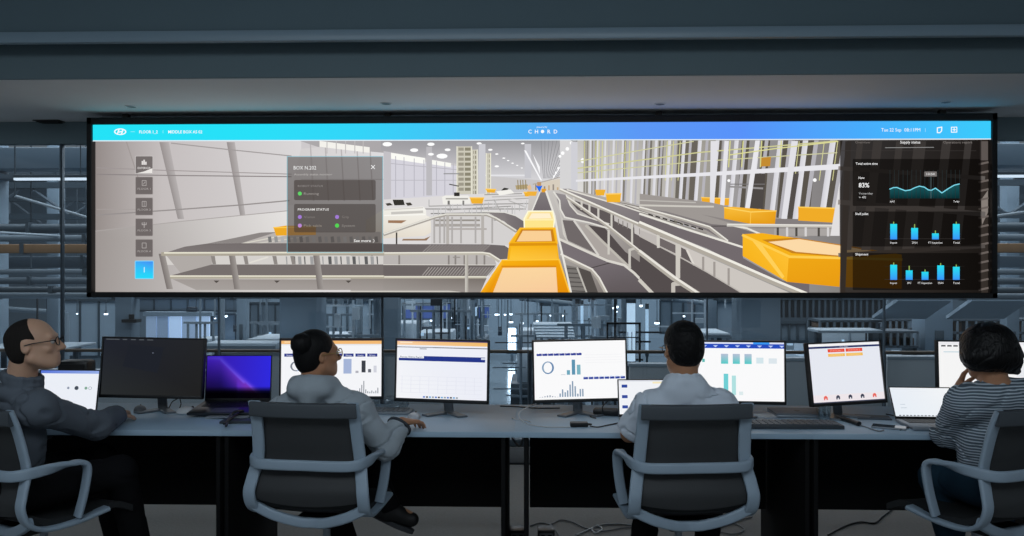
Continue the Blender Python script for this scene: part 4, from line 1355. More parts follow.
# closed silver laptop and papers behind the wide keyboard
p = dp(797, 414.5)
r = empty('closed_laptop', (p.x, p.y, DZ), R(-2))
q = MB(); q.box((0, 0, 0.007), (0.26, 0.19, 0.012), bevel=0.004); q.build('base', M_silver, r)
q = MB(); q.box((0, 0, 0.0165), (0.26, 0.19, 0.006), bevel=0.0025); lid_ = q.build('lid', mat('dull_silver', (112, 122, 132), 0.6, 0.1), r)
q = MB(); q.lathe([(0.0, 0.0), (0.014, 0.0), (0.014, 0.0008), (0.0, 0.0008)], (0, 0, 0.0196), 18); q.build('emblem', M_dark, r)
tag(r, 'closed grey laptop lying flat behind the wide dark keyboard', 'laptop')
p = dp(762, 414.5)
q = MB()
for k in range(3):
    q.box((k * 0.002, -k * 0.001, 0.001 + k * 0.0016), (0.11, 0.19, 0.0014), rot=Matrix.Rotation(R(18 + k), 3, 'Z'))
o = q.build('paper_sheet', mat('paper', (225, 230, 235), 0.8)); o.location = (p.x, p.y, DZ)
tag(o, 'white sheets of paper next to the closed grey laptop', 'paper')

# drinking glass by the stand of the red button monitor
p = dp(824.5, 420)
q = MB(); q.lathe([(0.0, 0.004), (0.024, 0.004), (0.029, 0.075), (0.031, 0.075), (0.027, 0.0), (0.0, 0.0)], n=20)
o = q.build('drinking_glass', glass_mat('cup_glass', (0.85, 0.92, 0.95), 0.22)); o.location = (p.x, p.y, DZ)
tag(o, 'small clear glass next to the foot of the monitor with red buttons', 'glass')

# black rounded speaker behind the left laptop
p = at(77, 268, 4.32)
r = empty('desk_speaker', (p.x, 4.32, DZ))
q = MB(); q.box((0, 0, 0.13), (0.17, 0.10, 0.255), bevel=0.02); q.build('cabinet', M_dark, r)
q = MB(); q.box((0, -0.052, 0.13), (0.14, 0.006, 0.215), bevel=0.002); q.build('grille', M_darkmatte, r)
tag(r, 'black rounded box standing behind the laptop at the left end of the desks', 'speaker')

# marker pen
a, b_ = dp(838, 417, 0.011), dp(855, 422.5, 0.011)
r = empty('marker_pen', tuple((a + b_) / 2 - Vector((0, 0, 0.011))))
c_ = (a + b_) / 2 - Vector((0, 0, 0.011))
q = MB(); q.cyl(a - c_, b_ - c_, 0.011); q.build('barrel', M_dark, r)
q = MB(); q.cyl(b_ - c_, b_ - c_ + (b_ - a).normalized() * 0.035, 0.012); q.build('cap', M_dark, r)
tag(r, 'thick black marker lying below the monitor with red buttons', 'pen')

# phone and a slim card beside it
p = dp(889, 428)
r = empty('mobile_phone', (p.x, p.y, DZ), R(62))
q = MB(); q.box((0, 0, 0.0045), (0.074, 0.15, 0.008), bevel=0.003); q.build('body', M_silver, r)
q = MB(); q.box((0, 0, 0.009), (0.068, 0.143, 0.001)); q.build('display', mat('phone_glass', (40, 46, 52), 0.1), r)
tag(r, 'phone lying face up between the marker and the silver laptop', 'phone')
p = dp(873, 418)
q = MB(); q.box((0, 0, 0.004), (0.16, 0.10, 0.008), bevel=0.002); o = q.build('notebook', mat('slate_cover', (78, 86, 94), 0.6)); o.location = (p.x, p.y, DZ); o.rotation_euler = (0, 0, R(-12))
tag(o, 'slim slate-coloured notebook behind the phone on the right desk', 'notebook')
cable([dp(855, 424, .004), dp(866, 427, .004), dp(878, 431, .004), dp(884, 430, .004)], 0.003, M_cable_g, 'grey cable curling around the phone on the right desk')
cable([dp(820, 419, .004), dp(817, 412, .03), dp(818, 404, .06), dp(822, 402, .08)], 0.0025, M_cable_g, 'thin cable hanging by the stand of the monitor with red buttons')
cable([dp(900, 430, .004), dp(908, 427, .004), dp(906, 421, .004), dp(900, 417, .004), dp(886, 414, .004)], 0.003, M_cable_d, 'dark cable running to the silver laptop')

# black adapter box and its cable
p = dp(579, 426.5)
r = empty('cable_adapter', (p.x, p.y, DZ), R(3))
q = MB(); q.box((0, 0, 0.011), (0.085, 0.04, 0.022), bevel=0.004); q.build('body', M_dark, r)
q = MB(); q.cyl((0.04, 0, 0.011), (0.062, 0, 0.010), 0.006, 0.004); q.build('strain_relief', M_dark, r)
tag(r, 'small black adapter box lying on the desk below the blue chart monitor', 'adapter')
cable([dp(590, 426, .008), dp(598, 427, .004), dp(608, 425, .004), dp(618, 423, .004)], 0.003, M_cable_d, 'short black cable from the adapter box')
p = dp(607, 415)
q = MB(); q.box((0, 0, 0.017), (0.14, 0.065, 0.034), bevel=0.01); o = q.build('power_brick', M_dark); o.location = (p.x, p.y, DZ); o.rotation_euler = (0, 0, R(-12))
tag(o, 'black power brick left of the laptop of the man in the white shirt', 'power supply')
cable([dp(603, 413, .02), dp(603, 406, .06), dp(610, 400, .07), dp(620, 397, .06), dp(628, 400, .03)], 0.0035, M_cable_d, 'black cable arching up from the power brick')
cable([dp(596, 418, .005), dp(590, 416, .004), dp(597, 412, .004), dp(606, 410, .006)], 0.0032, M_cable_d, 'black cable lying beside the power brick')
cable([dp(536, 404, .01), dp(526, 408, .05), dp(519, 413, .045), dp(521, 420, .03), dp(532, 425, .005), dp(548, 427, .004), dp(570, 427, .004)], 0.0035, M_cable_w, 'white cable looping beside the blue chart monitor')
cable([dp(512, 418, .004), dp(516, 419.5, .004), dp(524, 420, .004), dp(531, 422, .004)], 0.003, M_cable_w, 'short white cable end on the desk near the middle gap')
cable([dp(500, 406, .003), dp(515, 406.5, .003), dp(535, 408, .003), dp(560, 408, .003)], 0.003, M_cable_d, 'black cable along the back edge of the middle desk')
cable([dp(162, 400, .02), dp(168, 408, .03), dp(172, 402, .05), dp(177, 399, .07)], 0.003, M_cable_d, 'black cable looping beneath the dark monitor')
cable([dp(180, 399, .06), dp(181, 404, .03), dp(180, 410, .004), dp(190, 410, .004), dp(200, 406, .004), dp(206, 405, .01)], 0.003, M_cable_d, 'black cable running from the dark monitor to the purple laptop')

# mouse things
def mouse(px, py, m, label, rz=0):
    p = dp(px, py)
    q = MB()
    prof = [(0.0, 0.034), (0.012, 0.033), (0.022, 0.027), (0.030, 0.014), (0.031, 0.004), (0.028, 0.0), (0.0, 0.0)]
    q.lathe(prof, n=20)
    q.v = [(x, y * 1.75, z * (1.0 - 0.25 * (y > 0) * abs(y) / 0.03)) for x, y, z in q.v]
    r = empty('computer_mouse', (p.x, p.y, DZ), rz)
    q.build('shell', m, r)
    w_ = MB(); w_.cyl((-0.003, 0.028, 0.027), (0.003, 0.028, 0.027), 0.007); w_.build('scroll_wheel', M_dark, r)
    return tag(r, label, 'mouse')
mouse(414, 419, mat('white_mouse', (190, 196, 202), 0.35), 'light computer mouse under the right hand of the woman with a bun', R(-10))
mouse(140, 411.5, M_grey, 'grey computer mouse under the dark monitor', R(20))
mouse(187, 413, M_white, 'small white computer mouse right of the dark monitor foot', R(-60))

# papers, notebook and lanyard below the purple laptop
p = dp(230, 416.5)
q = MB()
for k in range(4):
    q.box((k * 0.004, -k * 0.006, 0.0015 + k * 0.0024), (0.21, 0.12, 0.002), rot=Matrix.Rotation(R(4 - 3 * k), 3, 'Z'))
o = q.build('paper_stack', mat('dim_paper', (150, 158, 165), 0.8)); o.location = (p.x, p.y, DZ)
tag(o, 'loose papers beneath the purple laptop', 'paper')
p = dp(238, 422.5)
q = MB(); q.box((0, 0, 0.006), (0.16, 0.07, 0.012), bevel=0.002); o = q.build('notebook', mat('dark_cover', (54, 60, 66), 0.6)); o.location = (p.x, p.y, DZ + 0.012); o.rotation_euler = (0, 0, R(4))
o.location.z = DZ
tag(o, 'dark grey notebook below the purple laptop', 'notebook')
cable([dp(224, 424, .016), dp(229, 418, .03), dp(232, 413, .04), dp(238, 411, .045), dp(243, 411, .03), dp(236, 415, .02), dp(229, 420, .016), dp(226, 426, .016)], 0.006, M_cable_d, 'black braided lanyard heaped on the dark notebook', 'lanyard', cat='lanyard')
# crumpled clear bag
bm = bmesh.new(); bmesh.ops.create_icosphere(bm, subdivisions=4, radius=1.0)
rb = random.Random(5)
ph = [(rb.uniform(5, 16), rb.uniform(5, 16), rb.uniform(5, 16), rb.uniform(0, 6)) for _ in range(7)]
for v in bm.verts:
    k = 1 + 0.05 * sum(abs(math.sin(a * v.co.x + b_ * v.co.y + c * v.co.z + d)) - 0.6 for a, b_, c, d in ph)
    v.co = Vector((v.co.x * 0.10 * k, v.co.y * 0.05 * k, max(0, (v.co.z + 0.55)) * 0.042 * k))
q = MB(); q.from_bm(bm); o = q.build('plastic_bag', glass_mat('clear_film', (0.82, 0.88, 0.92), 0.22), angle=12)
p = dp(390, 408); o.location = (p.x, p.y, DZ)
tag(o, 'crumpled clear plastic bag behind the light keyboard', 'bag')

# things on the floor below the desks
for i, (px, lab) in enumerate(((517.5, 'black floor socket box beneath the middle gap, the left one of two'), (546, 'black floor socket box beneath the middle gap, the right one of two'))):
    p = onz(px, 537.5, 0.03)
    r = empty('socket_box', (p.x, p.y, 0), R(2))
    q = MB(); q.box((0, 0, 0.042), (0.09, 0.09, 0.084), bevel=0.006); q.build('case', M_dark, r)
    q = MB(); q.box((0, -0.046, 0.052), (0.075, 0.004, 0.03), bevel=0.001); fp = q.build('face_plate', M_grey, r)
    q = MB(); q.box((-0.018, -0.049, 0.052), (0.02, 0.003, 0.018)); q.box((0.018, -0.049, 0.052), (0.02, 0.003, 0.018)); q.build('socket', M_dark, fp)
    tag(r, lab, 'socket box')

def fl(px, py):
    return onz(px, py, 0.006)
def drop(px, py):
    return onz(px, py, 0.006)
cable([fl(530, 526), fl(540, 523), fl(550, 525), fl(556, 531), fl(560, 537)], 0.004, M_cable_g, 'grey cable on the floor nearest the socket boxes')
cable([fl(552, 524), fl(560, 520), fl(572, 522), fl(588, 529), fl(604, 531), fl(622, 528), fl(640, 527)], 0.004, M_cable_g, 'long grey floor cable curving right from the socket boxes')
cable([fl(576, 535), fl(588, 530), fl(597, 526), fl(602, 529), fl(596, 533), fl(592, 529), fl(600, 525), fl(620, 524), fl(636, 526)], 0.005, M_cable_w, 'white floor cable with a loop left of the white shirt man')
cable([fl(700, 533), fl(710, 526), fl(722, 522), fl(736, 524), fl(744, 530), fl(732, 534), fl(716, 530), fl(724, 526), fl(740, 520), fl(752, 517)], 0.004, M_cable_g, 'tangle of grey cable on the floor behind the chair of the man in white')
cable([fl(828, 535), fl(845, 526), fl(860, 522), fl(874, 523), fl(882, 517), fl(892, 509)], 0.005, M_cable_d, 'dark cable on the floor under the right desk')
cable([Vector((X(507, 4.35), 4.33, 0.712)), Vector((X(509, 4.38), 4.36, 0.62)), Vector((X(513, 4.4), 4.40, 0.56)), Vector((X(520, 4.4), 4.40, 0.52)), Vector((X(524, 4.4), 4.38, 0.60)), Vector((X(525, 4.4), 4.34, 0.712))], 0.006, M_cable_w, 'white cable hanging in the gap between the middle desks')


# ================================================================== CHAIRS
M_frame = mat('chair_frame', (152, 170, 186), 0.42, spec=0.4)
M_base = mat('chair_base', (150, 160, 170), 0.45)
M_net = mesh_fabric('chair_mesh', (58, 60, 62), 0.14)
M_head_d = mat('chair_top_bar', (70, 76, 82), 0.6, var=0.05, scale=60)


def make_chair(x, y, rz, label):
    r = empty('office_chair', (x, y, 0), rz)
    side = [(-0.30, 0.935), (-0.272, 0.86), (-0.248, 0.76), (-0.238, 0.68), (-0.262, 0.60), (-0.275, 0.54), (-0.245, 0.475), (-0.17, 0.437), (-0.04, 0.432), (0.10, 0.452)]
    wid = [0.216, 0.218, 0.222, 0.228, 0.243, 0.252, 0.25, 0.242, 0.238, 0.245]
    for s in (-1, 1):
        pts = spline([(s * w_, a, b_) for w_, (a, b_) in zip(wid, side)], 7)
        q = MB(); q.sweep(pts, rrect(0.020, 0.054, 0.009), lambda t: (s, 0, 0)); q.build('side_frame', M_frame, r)
    # one band behind the back that turns forward into both arm rests and down to the seat
    loop = [(-0.248, -0.035, 0.452), (-0.264, -0.018, 0.550), (-0.272, -0.008, 0.650), (-0.270, -0.030, 0.682), (-0.268, -0.08, 0.687), (-0.262, -0.18, 0.682), (-0.247, -0.255, 0.677), (-0.20, -0.292, 0.672), (-0.10, -0.304, 0.672)]
    full = loop + [(0, -0.303, 0.672)] + [(-a, b_, c) for a, b_, c in loop[::-1]]
    pts = spline(full, 6)
    n = len(pts)
    def upv(t):
        # band lies flat along the arms, stands upright behind the back, faces sideways on the front posts
        k = abs(t - 0.5) * 2
        if k < 0.42: return Vector((0, 0, 1))
        f = min(1, (k - 0.42) / 0.16)
        return Vector((0, 0, 1)) * (1 - f) + Vector((math.copysign(1, t - 0.5), 0, 0.02)) * f
    q = MB(); q.sweep(pts, rrect(0.022, 0.046, 0.010), upv); q.build('arm_loop', M_frame, r)
    # V shaped yoke under the seat
    q = MB(); q.sweep(spline([(-0.246, -0.235, 0.478), (-0.16, -0.225, 0.435), (-0.06, -0.20, 0.402), (0, -0.185, 0.396), (0.06, -0.20, 0.402), (0.16, -0.225, 0.435), (0.246, -0.235, 0.478)], 6), rrect(0.030, 0.044, 0.010), (0, 0, 1))
    q.build('yoke', M_frame, r)
    # mesh back
    q = MB(); vs, fs = [], []
    rows = [p_ for p_ in spline([(w_, a, b_) for w_, (a, b_) in zip(wid[:7], side[:7])], 5) if p_.z > 0.505]
    nx = 10
    for p_ in rows:
        for k in range(nx + 1):
            t = -1 + 2 * k / nx
            vs.append((p_.x * t * 0.97, p_.y + 0.014 - 0.022 * (1 - t * t), p_.z - (0.022 * (1 - t * t) if p_.z < 0.53 else 0)))
    nr = len(rows)
    off = len(vs)
    vs += [(a, b_ + 0.004, c) for a, b_, c in vs]
    for i in range(nr - 1):
        for k in range(nx):
            a = i * (nx + 1) + k
            fs.append([a, a + 1, a + nx + 2, a + nx + 1]); fs.append([off + a, off + a + nx + 1, off + a + nx + 2, off + a + 1])
    q.add(vs, fs, True); q.build('mesh_back', M_net, r)
    q = MB(); q.sweep(spline([(-0.232, -0.300, 0.905), (-0.12, -0.316, 0.904), (0, -0.320, 0.904), (0.12, -0.316, 0.904), (0.232, -0.300, 0.905)], 4), rrect(0.026, 0.062, 0.008), (0, 0, 1)); q.build('top_bar', M_head_d, r)
    # seat
    q = MB(); vs, fs = [], []
    ny = 14
    for j in range(ny + 1):
        v = j / ny
        yy = -0.225 + 0.47 * v
        zz = 0.452 + 0.012 * math.cos(v * math.pi * 2) - (0.05 * max(0, v - 0.82) / 0.18) + 0.03 * max(0, 0.12 - v) / 0.12
        for k in range(13):
            t = -1 + 2 * k / 12
            ww = 0.236 * (1 - 0.06 * v)
            vs.append((ww * t, yy, zz + 0.012 * t * t))
    off = len(vs); vs += [(a, b_, c - 0.028) for a, b_, c in vs]
    for j in range(ny):
        for k in range(12):
            a = j * 13 + k
            fs.append([a, a + 1, a + 14, a + 13]); fs.append([off + a, off + a + 13, off + a + 14, off + a + 1])
    for j in range(ny):
        for k in (0, 12):
            a = j * 13 + k
            fs.append([a, a + 13, off + a + 13, off + a])
    for k in range(12):
        for j in (0, ny):
            a = j * 13 + k
            fs.append([a, a + 1, off + a + 1, off + a])
    q.add(vs, fs, True); q.build('seat', mat('seat_fabric', (36, 38, 40), 0.85, var=0.1, scale=80), r)
    q = MB(); q.box((0, -0.06, 0.395), (0.17, 0.26, 0.05), bevel=0.012); q.build('tilt_mechanism', M_dark, r)
    q = MB(); q.cyl((0, -0.03, 0.10), (0, -0.03, 0.25), 0.026); q.cyl((0, -0.03, 0.24), (0, -0.03, 0.38), 0.017); q.build('gas_lift', M_base, r)
    hub = MB(); hub.lathe([(0.0, 0.125), (0.04, 0.125), (0.045, 0.07), (0.0, 0.07)], (0, -0.03, 0), 20); hub.build('hub', M_base, r)
    for k in range(5):
        a = R(72 * k + 20)
        e = Vector((math.cos(a), math.sin(a), 0))
        c0 = Vector((0, -0.03, 0))
        q = MB(); q.sweep([c0 + e * 0.03 + Vector((0, 0, .10)), c0 + e * 0.17 + Vector((0, 0, .092)), c0 + e * 0.31 + Vector((0, 0, .072))], rrect(0.045, 0.030, 0.01), (0, 0, 1), scales=[1.1, 1.0, 0.75]); leg = q.build('base_leg', M_base, r)
        q = MB(); s_ = e.cross(Vector((0, 0, 1)))
        cc = c0 + e * 0.30 + Vector((0, 0, .028))
        q.cyl(cc - s_ * 0.026, cc - s_ * 0.006, 0.028, n=18); q.cyl(cc + s_ * 0.006, cc + s_ * 0.026, 0.028, n=18); q.cyl(cc + Vector((0, 0, 0.01)), cc + Vector((0, 0, 0.05)), 0.008); q.build('caster', M_dark, leg)
    tag(r, label, 'chair')
    return r

def place_chair(px, yback, rz, label):
    """px, yback: where the middle of the back stands"""
    p = at(px, 268, yback)
    c, s = math.cos(rz), math.sin(rz)
    # local back point (0,-0.30)
    return make_chair(p.x - 0.30 * s, yback + 0.30 * c, rz, label)

place_chair(-22, 3.20, R(-27), 'office chair at the left edge under the man in the dark shirt')
place_chair(303, 3.33, R(-6.5), 'office chair in which the woman with a bun sits')
place_chair(696.5, 3.33, R(5.5), 'office chair in which the man in the white shirt sits')
place_chair(1037, 3.29, R(24), 'office chair at the right edge under the woman in stripes')

# ================================================================== PEOPLE
# Bodies and clothes are smooth-blended solids turned into one continuous skin (surface nets).
class Solid:
    def __init__(self, lo, hi, h):
        self.h = h
        self.lo = np.array(lo, dtype=np.float32)
        self.n = np.ceil((np.array(hi) - self.lo) / h).astype(int) + 1
        self.d = np.full(self.n, 0.2, dtype=np.float32)

    def _block(self, pmin, pmax, pad):
        i0 = np.maximum(0, np.floor((np.array(pmin) - pad - self.lo) / self.h).astype(int))
        i1 = np.minimum(self.n, np.ceil((np.array(pmax) + pad - self.lo) / self.h).astype(int) + 1)
        if np.any(i1 <= i0):
            return None, None
        ax = [self.lo[k] + self.h * np.arange(i0[k], i1[k], dtype=np.float32) for k in range(3)]
        P = np.stack(np.meshgrid(*ax, indexing='ij'), -1)
        return tuple(slice(a, b) for a, b in zip(i0, i1)), P

    def _union(self, sl, d, k, sub=False):
        a = self.d[sl]
        if sub:
            hh = np.clip(0.5 - 0.5 * (a + d) / k, 0, 1)
            self.d[sl] = a + (-d - a) * hh + k * hh * (1 - hh)
        else:
            hh = np.clip(0.5 + 0.5 * (a - d) / k, 0, 1)
            self.d[sl] = a + (d - a) * hh - k * hh * (1 - hh)

    def cap(self, a, b, ra, rb=None, k=0.02, flat=None, sub=False):
        """tapering limb; flat=(direction, factor) squeezes it along a direction"""
        rb = ra if rb is None else rb
        a = np.array(a, dtype=np.float32); b = np.array(b, dtype=np.float32)
        r = max(ra, rb)
        sl, P = self._block(np.minimum(a, b) - r, np.maximum(a, b) + r, k + 2 * self.h)
        if sl is None:
            return self
        ab = b - a
        pa = P - a
        t = np.clip((pa @ ab) / max(1e-9, float(ab @ ab)), 0, 1)
        q = pa - t[..., None] * ab
        if flat is not None:
            f = np.array(flat[0], dtype=np.float32); f /= np.linalg.norm(f)
            q = q + (q @ f)[..., None] * f * (1 / flat[1] - 1)
        d = np.linalg.norm(q, axis=-1) - (ra + (rb - ra) * t)
        self._union(sl, d, k, sub)
        return self

    def ell(self, c, r, Rm=None, k=0.02, sub=False):
        c = np.array(c, dtype=np.float32); r = np.array(r, dtype=np.float32)
        m = float(r.max())
        sl, P = self._block(c - m, c + m, k + 2 * self.h)
        if sl is None:
            return self
        q = P - c
        if Rm is not None:
            q = q @ np.array(Rm, dtype=np.float32)      # world -> local (R^T q)
        k0 = np.linalg.norm(q / r, axis=-1)
        k1 = np.linalg.norm(q / (r * r), axis=-1) + 1e-9
        self._union(sl, k0 * (k0 - 1) / k1, k, sub)
        return self

    def cut(self, p, n, k=0.006):
        """remove everything on the side the normal points to"""
        n = np.array(n, dtype=np.float32); n /= np.linalg.norm(n)
        ax = [self.lo[j] + self.h * np.arange(self.n[j], dtype=np.float32) for j in range(3)]
        d = ((ax[0] - p[0]) * n[0])[:, None, None] + ((ax[1] - p[1]) * n[1])[None, :, None] + ((ax[2] - p[2]) * n[2])[None, None, :]
        self.d = np.maximum(self.d, d)
        return self

    def cut_local(self, p, n, rad):
        """cut with a plane, but only within rad of p"""
        n = np.array(n, dtype=np.float32); n /= np.linalg.norm(n)
        p = np.array(p, dtype=np.float32)
        sl, P = self._block(p - rad, p + rad, 0)
        if sl is None:
            return self
        q = P - p
        dist = np.linalg.norm(q, axis=-1)
        d = np.where(dist < rad, q @ n, -1)
        self.d[sl] = np.maximum(self.d[sl], d)
        return self

    def ripple(self, amp, freq, seed, near=0.03):
        """cloth folds"""
        rr = np.random.RandomState(seed)
        ax = [self.lo[j] + self.h * np.arange(self.n[j], dtype=np.float32) for j in range(3)]
        P = np.stack(np.meshgrid(*ax, indexing='ij'), -1)
        w = np.zeros(self.d.shape, dtype=np.float32)
        for j in range(5):
            v = rr.normal(size=3); v /= np.linalg.norm(v)
            u = rr.normal(size=3); u /= np.linalg.norm(u)
            w += np.sin(P @ (v * freq).astype(np.float32) + 1.6 * np.sin(P @ (u * freq * 0.45).astype(np.float32)) + rr.uniform(0, 6)).astype(np.float32)
        w = w / 2.0
        v2 = np.roll(w, (3, 2, 4), (0, 1, 2)) - w
        self.d += amp * (1.1 * np.exp(-(w / 0.16) ** 2) - 0.35 * np.exp(-((w - 0.45) / 0.2) ** 2))
        return self

    def mesh(self, name, material, parent=None, smooth=2):
        D = self.d
        nx, ny, nz = D.shape
        D[0] = D[-1] = 0.1; D[:, 0] = D[:, -1] = 0.1; D[:, :, 0] = D[:, :, -1] = 0.1
        ins = D < 0
        c = [ins[i:nx - 1 + i, j:ny - 1 + j, k:nz - 1 + k] for i in (0, 1) for j in (0, 1) for k in (0, 1)]
        s = np.zeros(c[0].shape, dtype=np.int8)
        for q in c:
            s += q
        active = (s > 0) & (s < 8)
        idx = -np.ones(active.shape, dtype=np.int64)
        cells = np.argwhere(active)
        idx[active] = np.arange(len(cells))
        acc = np.zeros((len(cells), 3)); cnt = np.zeros(len(cells))
        corners = [(i, j, k) for i in (0, 1) for j in (0, 1) for k in (0, 1)]
        for a in corners:
            for ax in range(3):
                if a[ax] == 0:
                    b = list(a); b[ax] = 1
                    da = D[cells[:, 0] + a[0], cells[:, 1] + a[1], cells[:, 2] + a[2]]
                    db = D[cells[:, 0] + b[0], cells[:, 1] + b[1], cells[:, 2] + b[2]]
                    m = (da < 0) != (db < 0)
                    t = np.where(m, da / np.where(np.abs(da - db) < 1e-9, 1, da - db), 0)
                    p = np.tile(np.array(a, dtype=float), (len(cells), 1)); p[:, ax] += t
                    acc[m] += p[m]; cnt[m] += 1
        V = (cells + acc / np.maximum(cnt, 1)[:, None]) * self.h + self.lo
        F = []
        for ax in range(3):
            o1, o2 = [(1, 2), (2, 0), (0, 1)][ax]
            lo_ = [slice(1, n_ - 1) for n_ in D.shape]; lo_[ax] = slice(0, D.shape[ax] - 1)
            hi_ = list(lo_); hi_[ax] = slice(1, D.shape[ax])
            A, B = ins[tuple(lo_)], ins[tuple(hi_)]
            for flip, M_ in ((False, A & ~B), (True, ~A & B)):
                e = np.argwhere(M_)
                if not len(e):
                    continue
                e = e + np.array([0 if k == ax else 1 for k in range(3)])
                def g(d1, d2):
                    q = e.copy(); q[:, o1] -= d1; q[:, o2] -= d2
                    return idx[q[:, 0], q[:, 1], q[:, 2]]
                quad = np.stack([g(1, 1), g(0, 1), g(0, 0), g(1, 0)], 1)
                if flip:
                    quad = quad[:, ::-1]
                F.append(quad)
        F = np.concatenate(F)
        F = F[(F >= 0).all(1)]
        # light Laplacian smoothing
        for _ in range(smooth):
            S = np.zeros_like(V); N = np.zeros(len(V))
            for a, b in ((0, 1), (1, 2), (2, 3), (3, 0)):
                np.add.at(S, F[:, a], V[F[:, b]]); np.add.at(S, F[:, b], V[F[:, a]])
                np.add.at(N, F[:, a], 1); np.add.at(N, F[:, b], 1)
            V = V * 0.5 + 0.5 * S / np.maximum(N, 1)[:, None]
        # keep only the main pieces
        me = bpy.data.meshes.new(name)
        me.vertices.add(len(V)); me.vertices.foreach_set('co', V.astype(np.float32).ravel())
        me.loops.add(len(F) * 4); me.loops.foreach_set('vertex_index', F.astype(np.int32).ravel())
        me.polygons.add(len(F)); me.polygons.foreach_set('loop_start', np.arange(0, len(F) * 4, 4, dtype=np.int32))
        me.update(calc_edges=True)
        me.polygons.foreach_set('use_smooth', [True] * len(F))
        me.materials.append(material)
        o = bpy.data.objects.new(name, me)
        COL.objects.link(o)
        if parent:
            o.parent = parent
            o.matrix_parent_inverse = parent.matrix_world.inverted()
        return o


def V3(*a):
    return np.array(a, dtype=float)


def frame_from(yaw, pitch, roll=0.0):
    """head frame: x right, y forward, z up; yaw turns to the left, pitch lifts the face"""
    M = Matrix.Rotation(yaw, 3, 'Z') @ Matrix.Rotation(pitch, 3, 'X') @ Matrix.Rotation(roll, 3, 'Y')
    return np.array(M)


def add_head(S, c, F, s=1.0, female=False):
    """c: middle of the head; skull, jaw, face, ears"""
    def L(x, y, z):
        return c + F @ (V3(x, y, z) * s)
    S.ell(L(0, -0.012, 0.032), V3(0.074, 0.094, 0.082) * s, F, 0.01)
    S.ell(L(0, 0.018, -0.02), V3(0.062, 0.072, 0.078) * s, F, 0.03)
    S.ell(L(0, 0.045, -0.072), V3(0.040, 0.038, 0.036) * s, F, 0.03)           # chin and jaw
    S.cap(L(-0.055, 0.0, -0.055), L(-0.02, 0.065, -0.088), 0.018 * s, 0.016 * s, 0.025)
    S.cap(L(0.055, 0.0, -0.055), L(0.02, 0.065, -0.088), 0.018 * s, 0.016 * s, 0.025)
    S.cap(L(-0.04, 0.077, 0.026), L(0.04, 0.077, 0.026), 0.011 * s, k=0.016)        # brow
    for q in (-1, 1):
        S.ell(L(q * 0.032, 0.094, 0.004), V3(0.017, 0.012, 0.012) * s, F, 0.010, sub=True)   # eye sockets
        S.ell(L(q * 0.046, 0.066, -0.022), V3(0.018, 0.014, 0.014) * s, F, 0.02)     # cheek bones
        # ear
        S.ell(L(q * 0.077, -0.012, -0.002), V3(0.010, 0.018, 0.031) * s, F, 0.006)
        S.ell(L(q * 0.084, -0.006, 0.002), V3(0.006, 0.010, 0.018) * s, F, 0.004, sub=True)
    S.cap(L(0, 0.086, 0.012), L(0, 0.110, -0.026), 0.008 * s, 0.0125 * s, 0.010)     # nose
    S.cap(L(-0.010, 0.098, -0.030), L(0.010, 0.098, -0.030), 0.008 * s, k=0.008)
    S.cap(L(-0.020, 0.083, -0.057), L(0.020, 0.083, -0.057), 0.0075 * s, k=0.006)   # lips
    S.cap(L(-0.015, 0.083, -0.068), L(0.015, 0.083, -0.068), 0.0075 * s, k=0.006)
    S.cap(L(-0.028, 0.092, -0.0625), L(0.028, 0.092, -0.0625), 0.003 * s, k=0.004, sub=True)


def add_eyes(c, F, parent, s=1.0):
    for q in (-1, 1):
        p = c + F @ (V3(q * 0.031, 0.079, 0.005) * s)
        m = MB(); m.lathe([(0.0, -0.0115), (0.008, -0.008), (0.0115, 0), (0.008, 0.008), (0.0, 0.0115)], tuple(p), 12)
        e = m.build('eye', mat('eye_white', (190, 188, 184), 0.2), parent)
        p2 = c + F @ (V3(q * 0.031, 0.0862, 0.005) * s)
        m = MB(); m.lathe([(0.0, -0.0055), (0.0045, -0.003), (0.0055, 0), (0.0045, 0.003), (0.0, 0.0055)], tuple(p2), 10)
        m.build('pupil', mat('eye_dark', (24, 18, 14), 0.15), e)


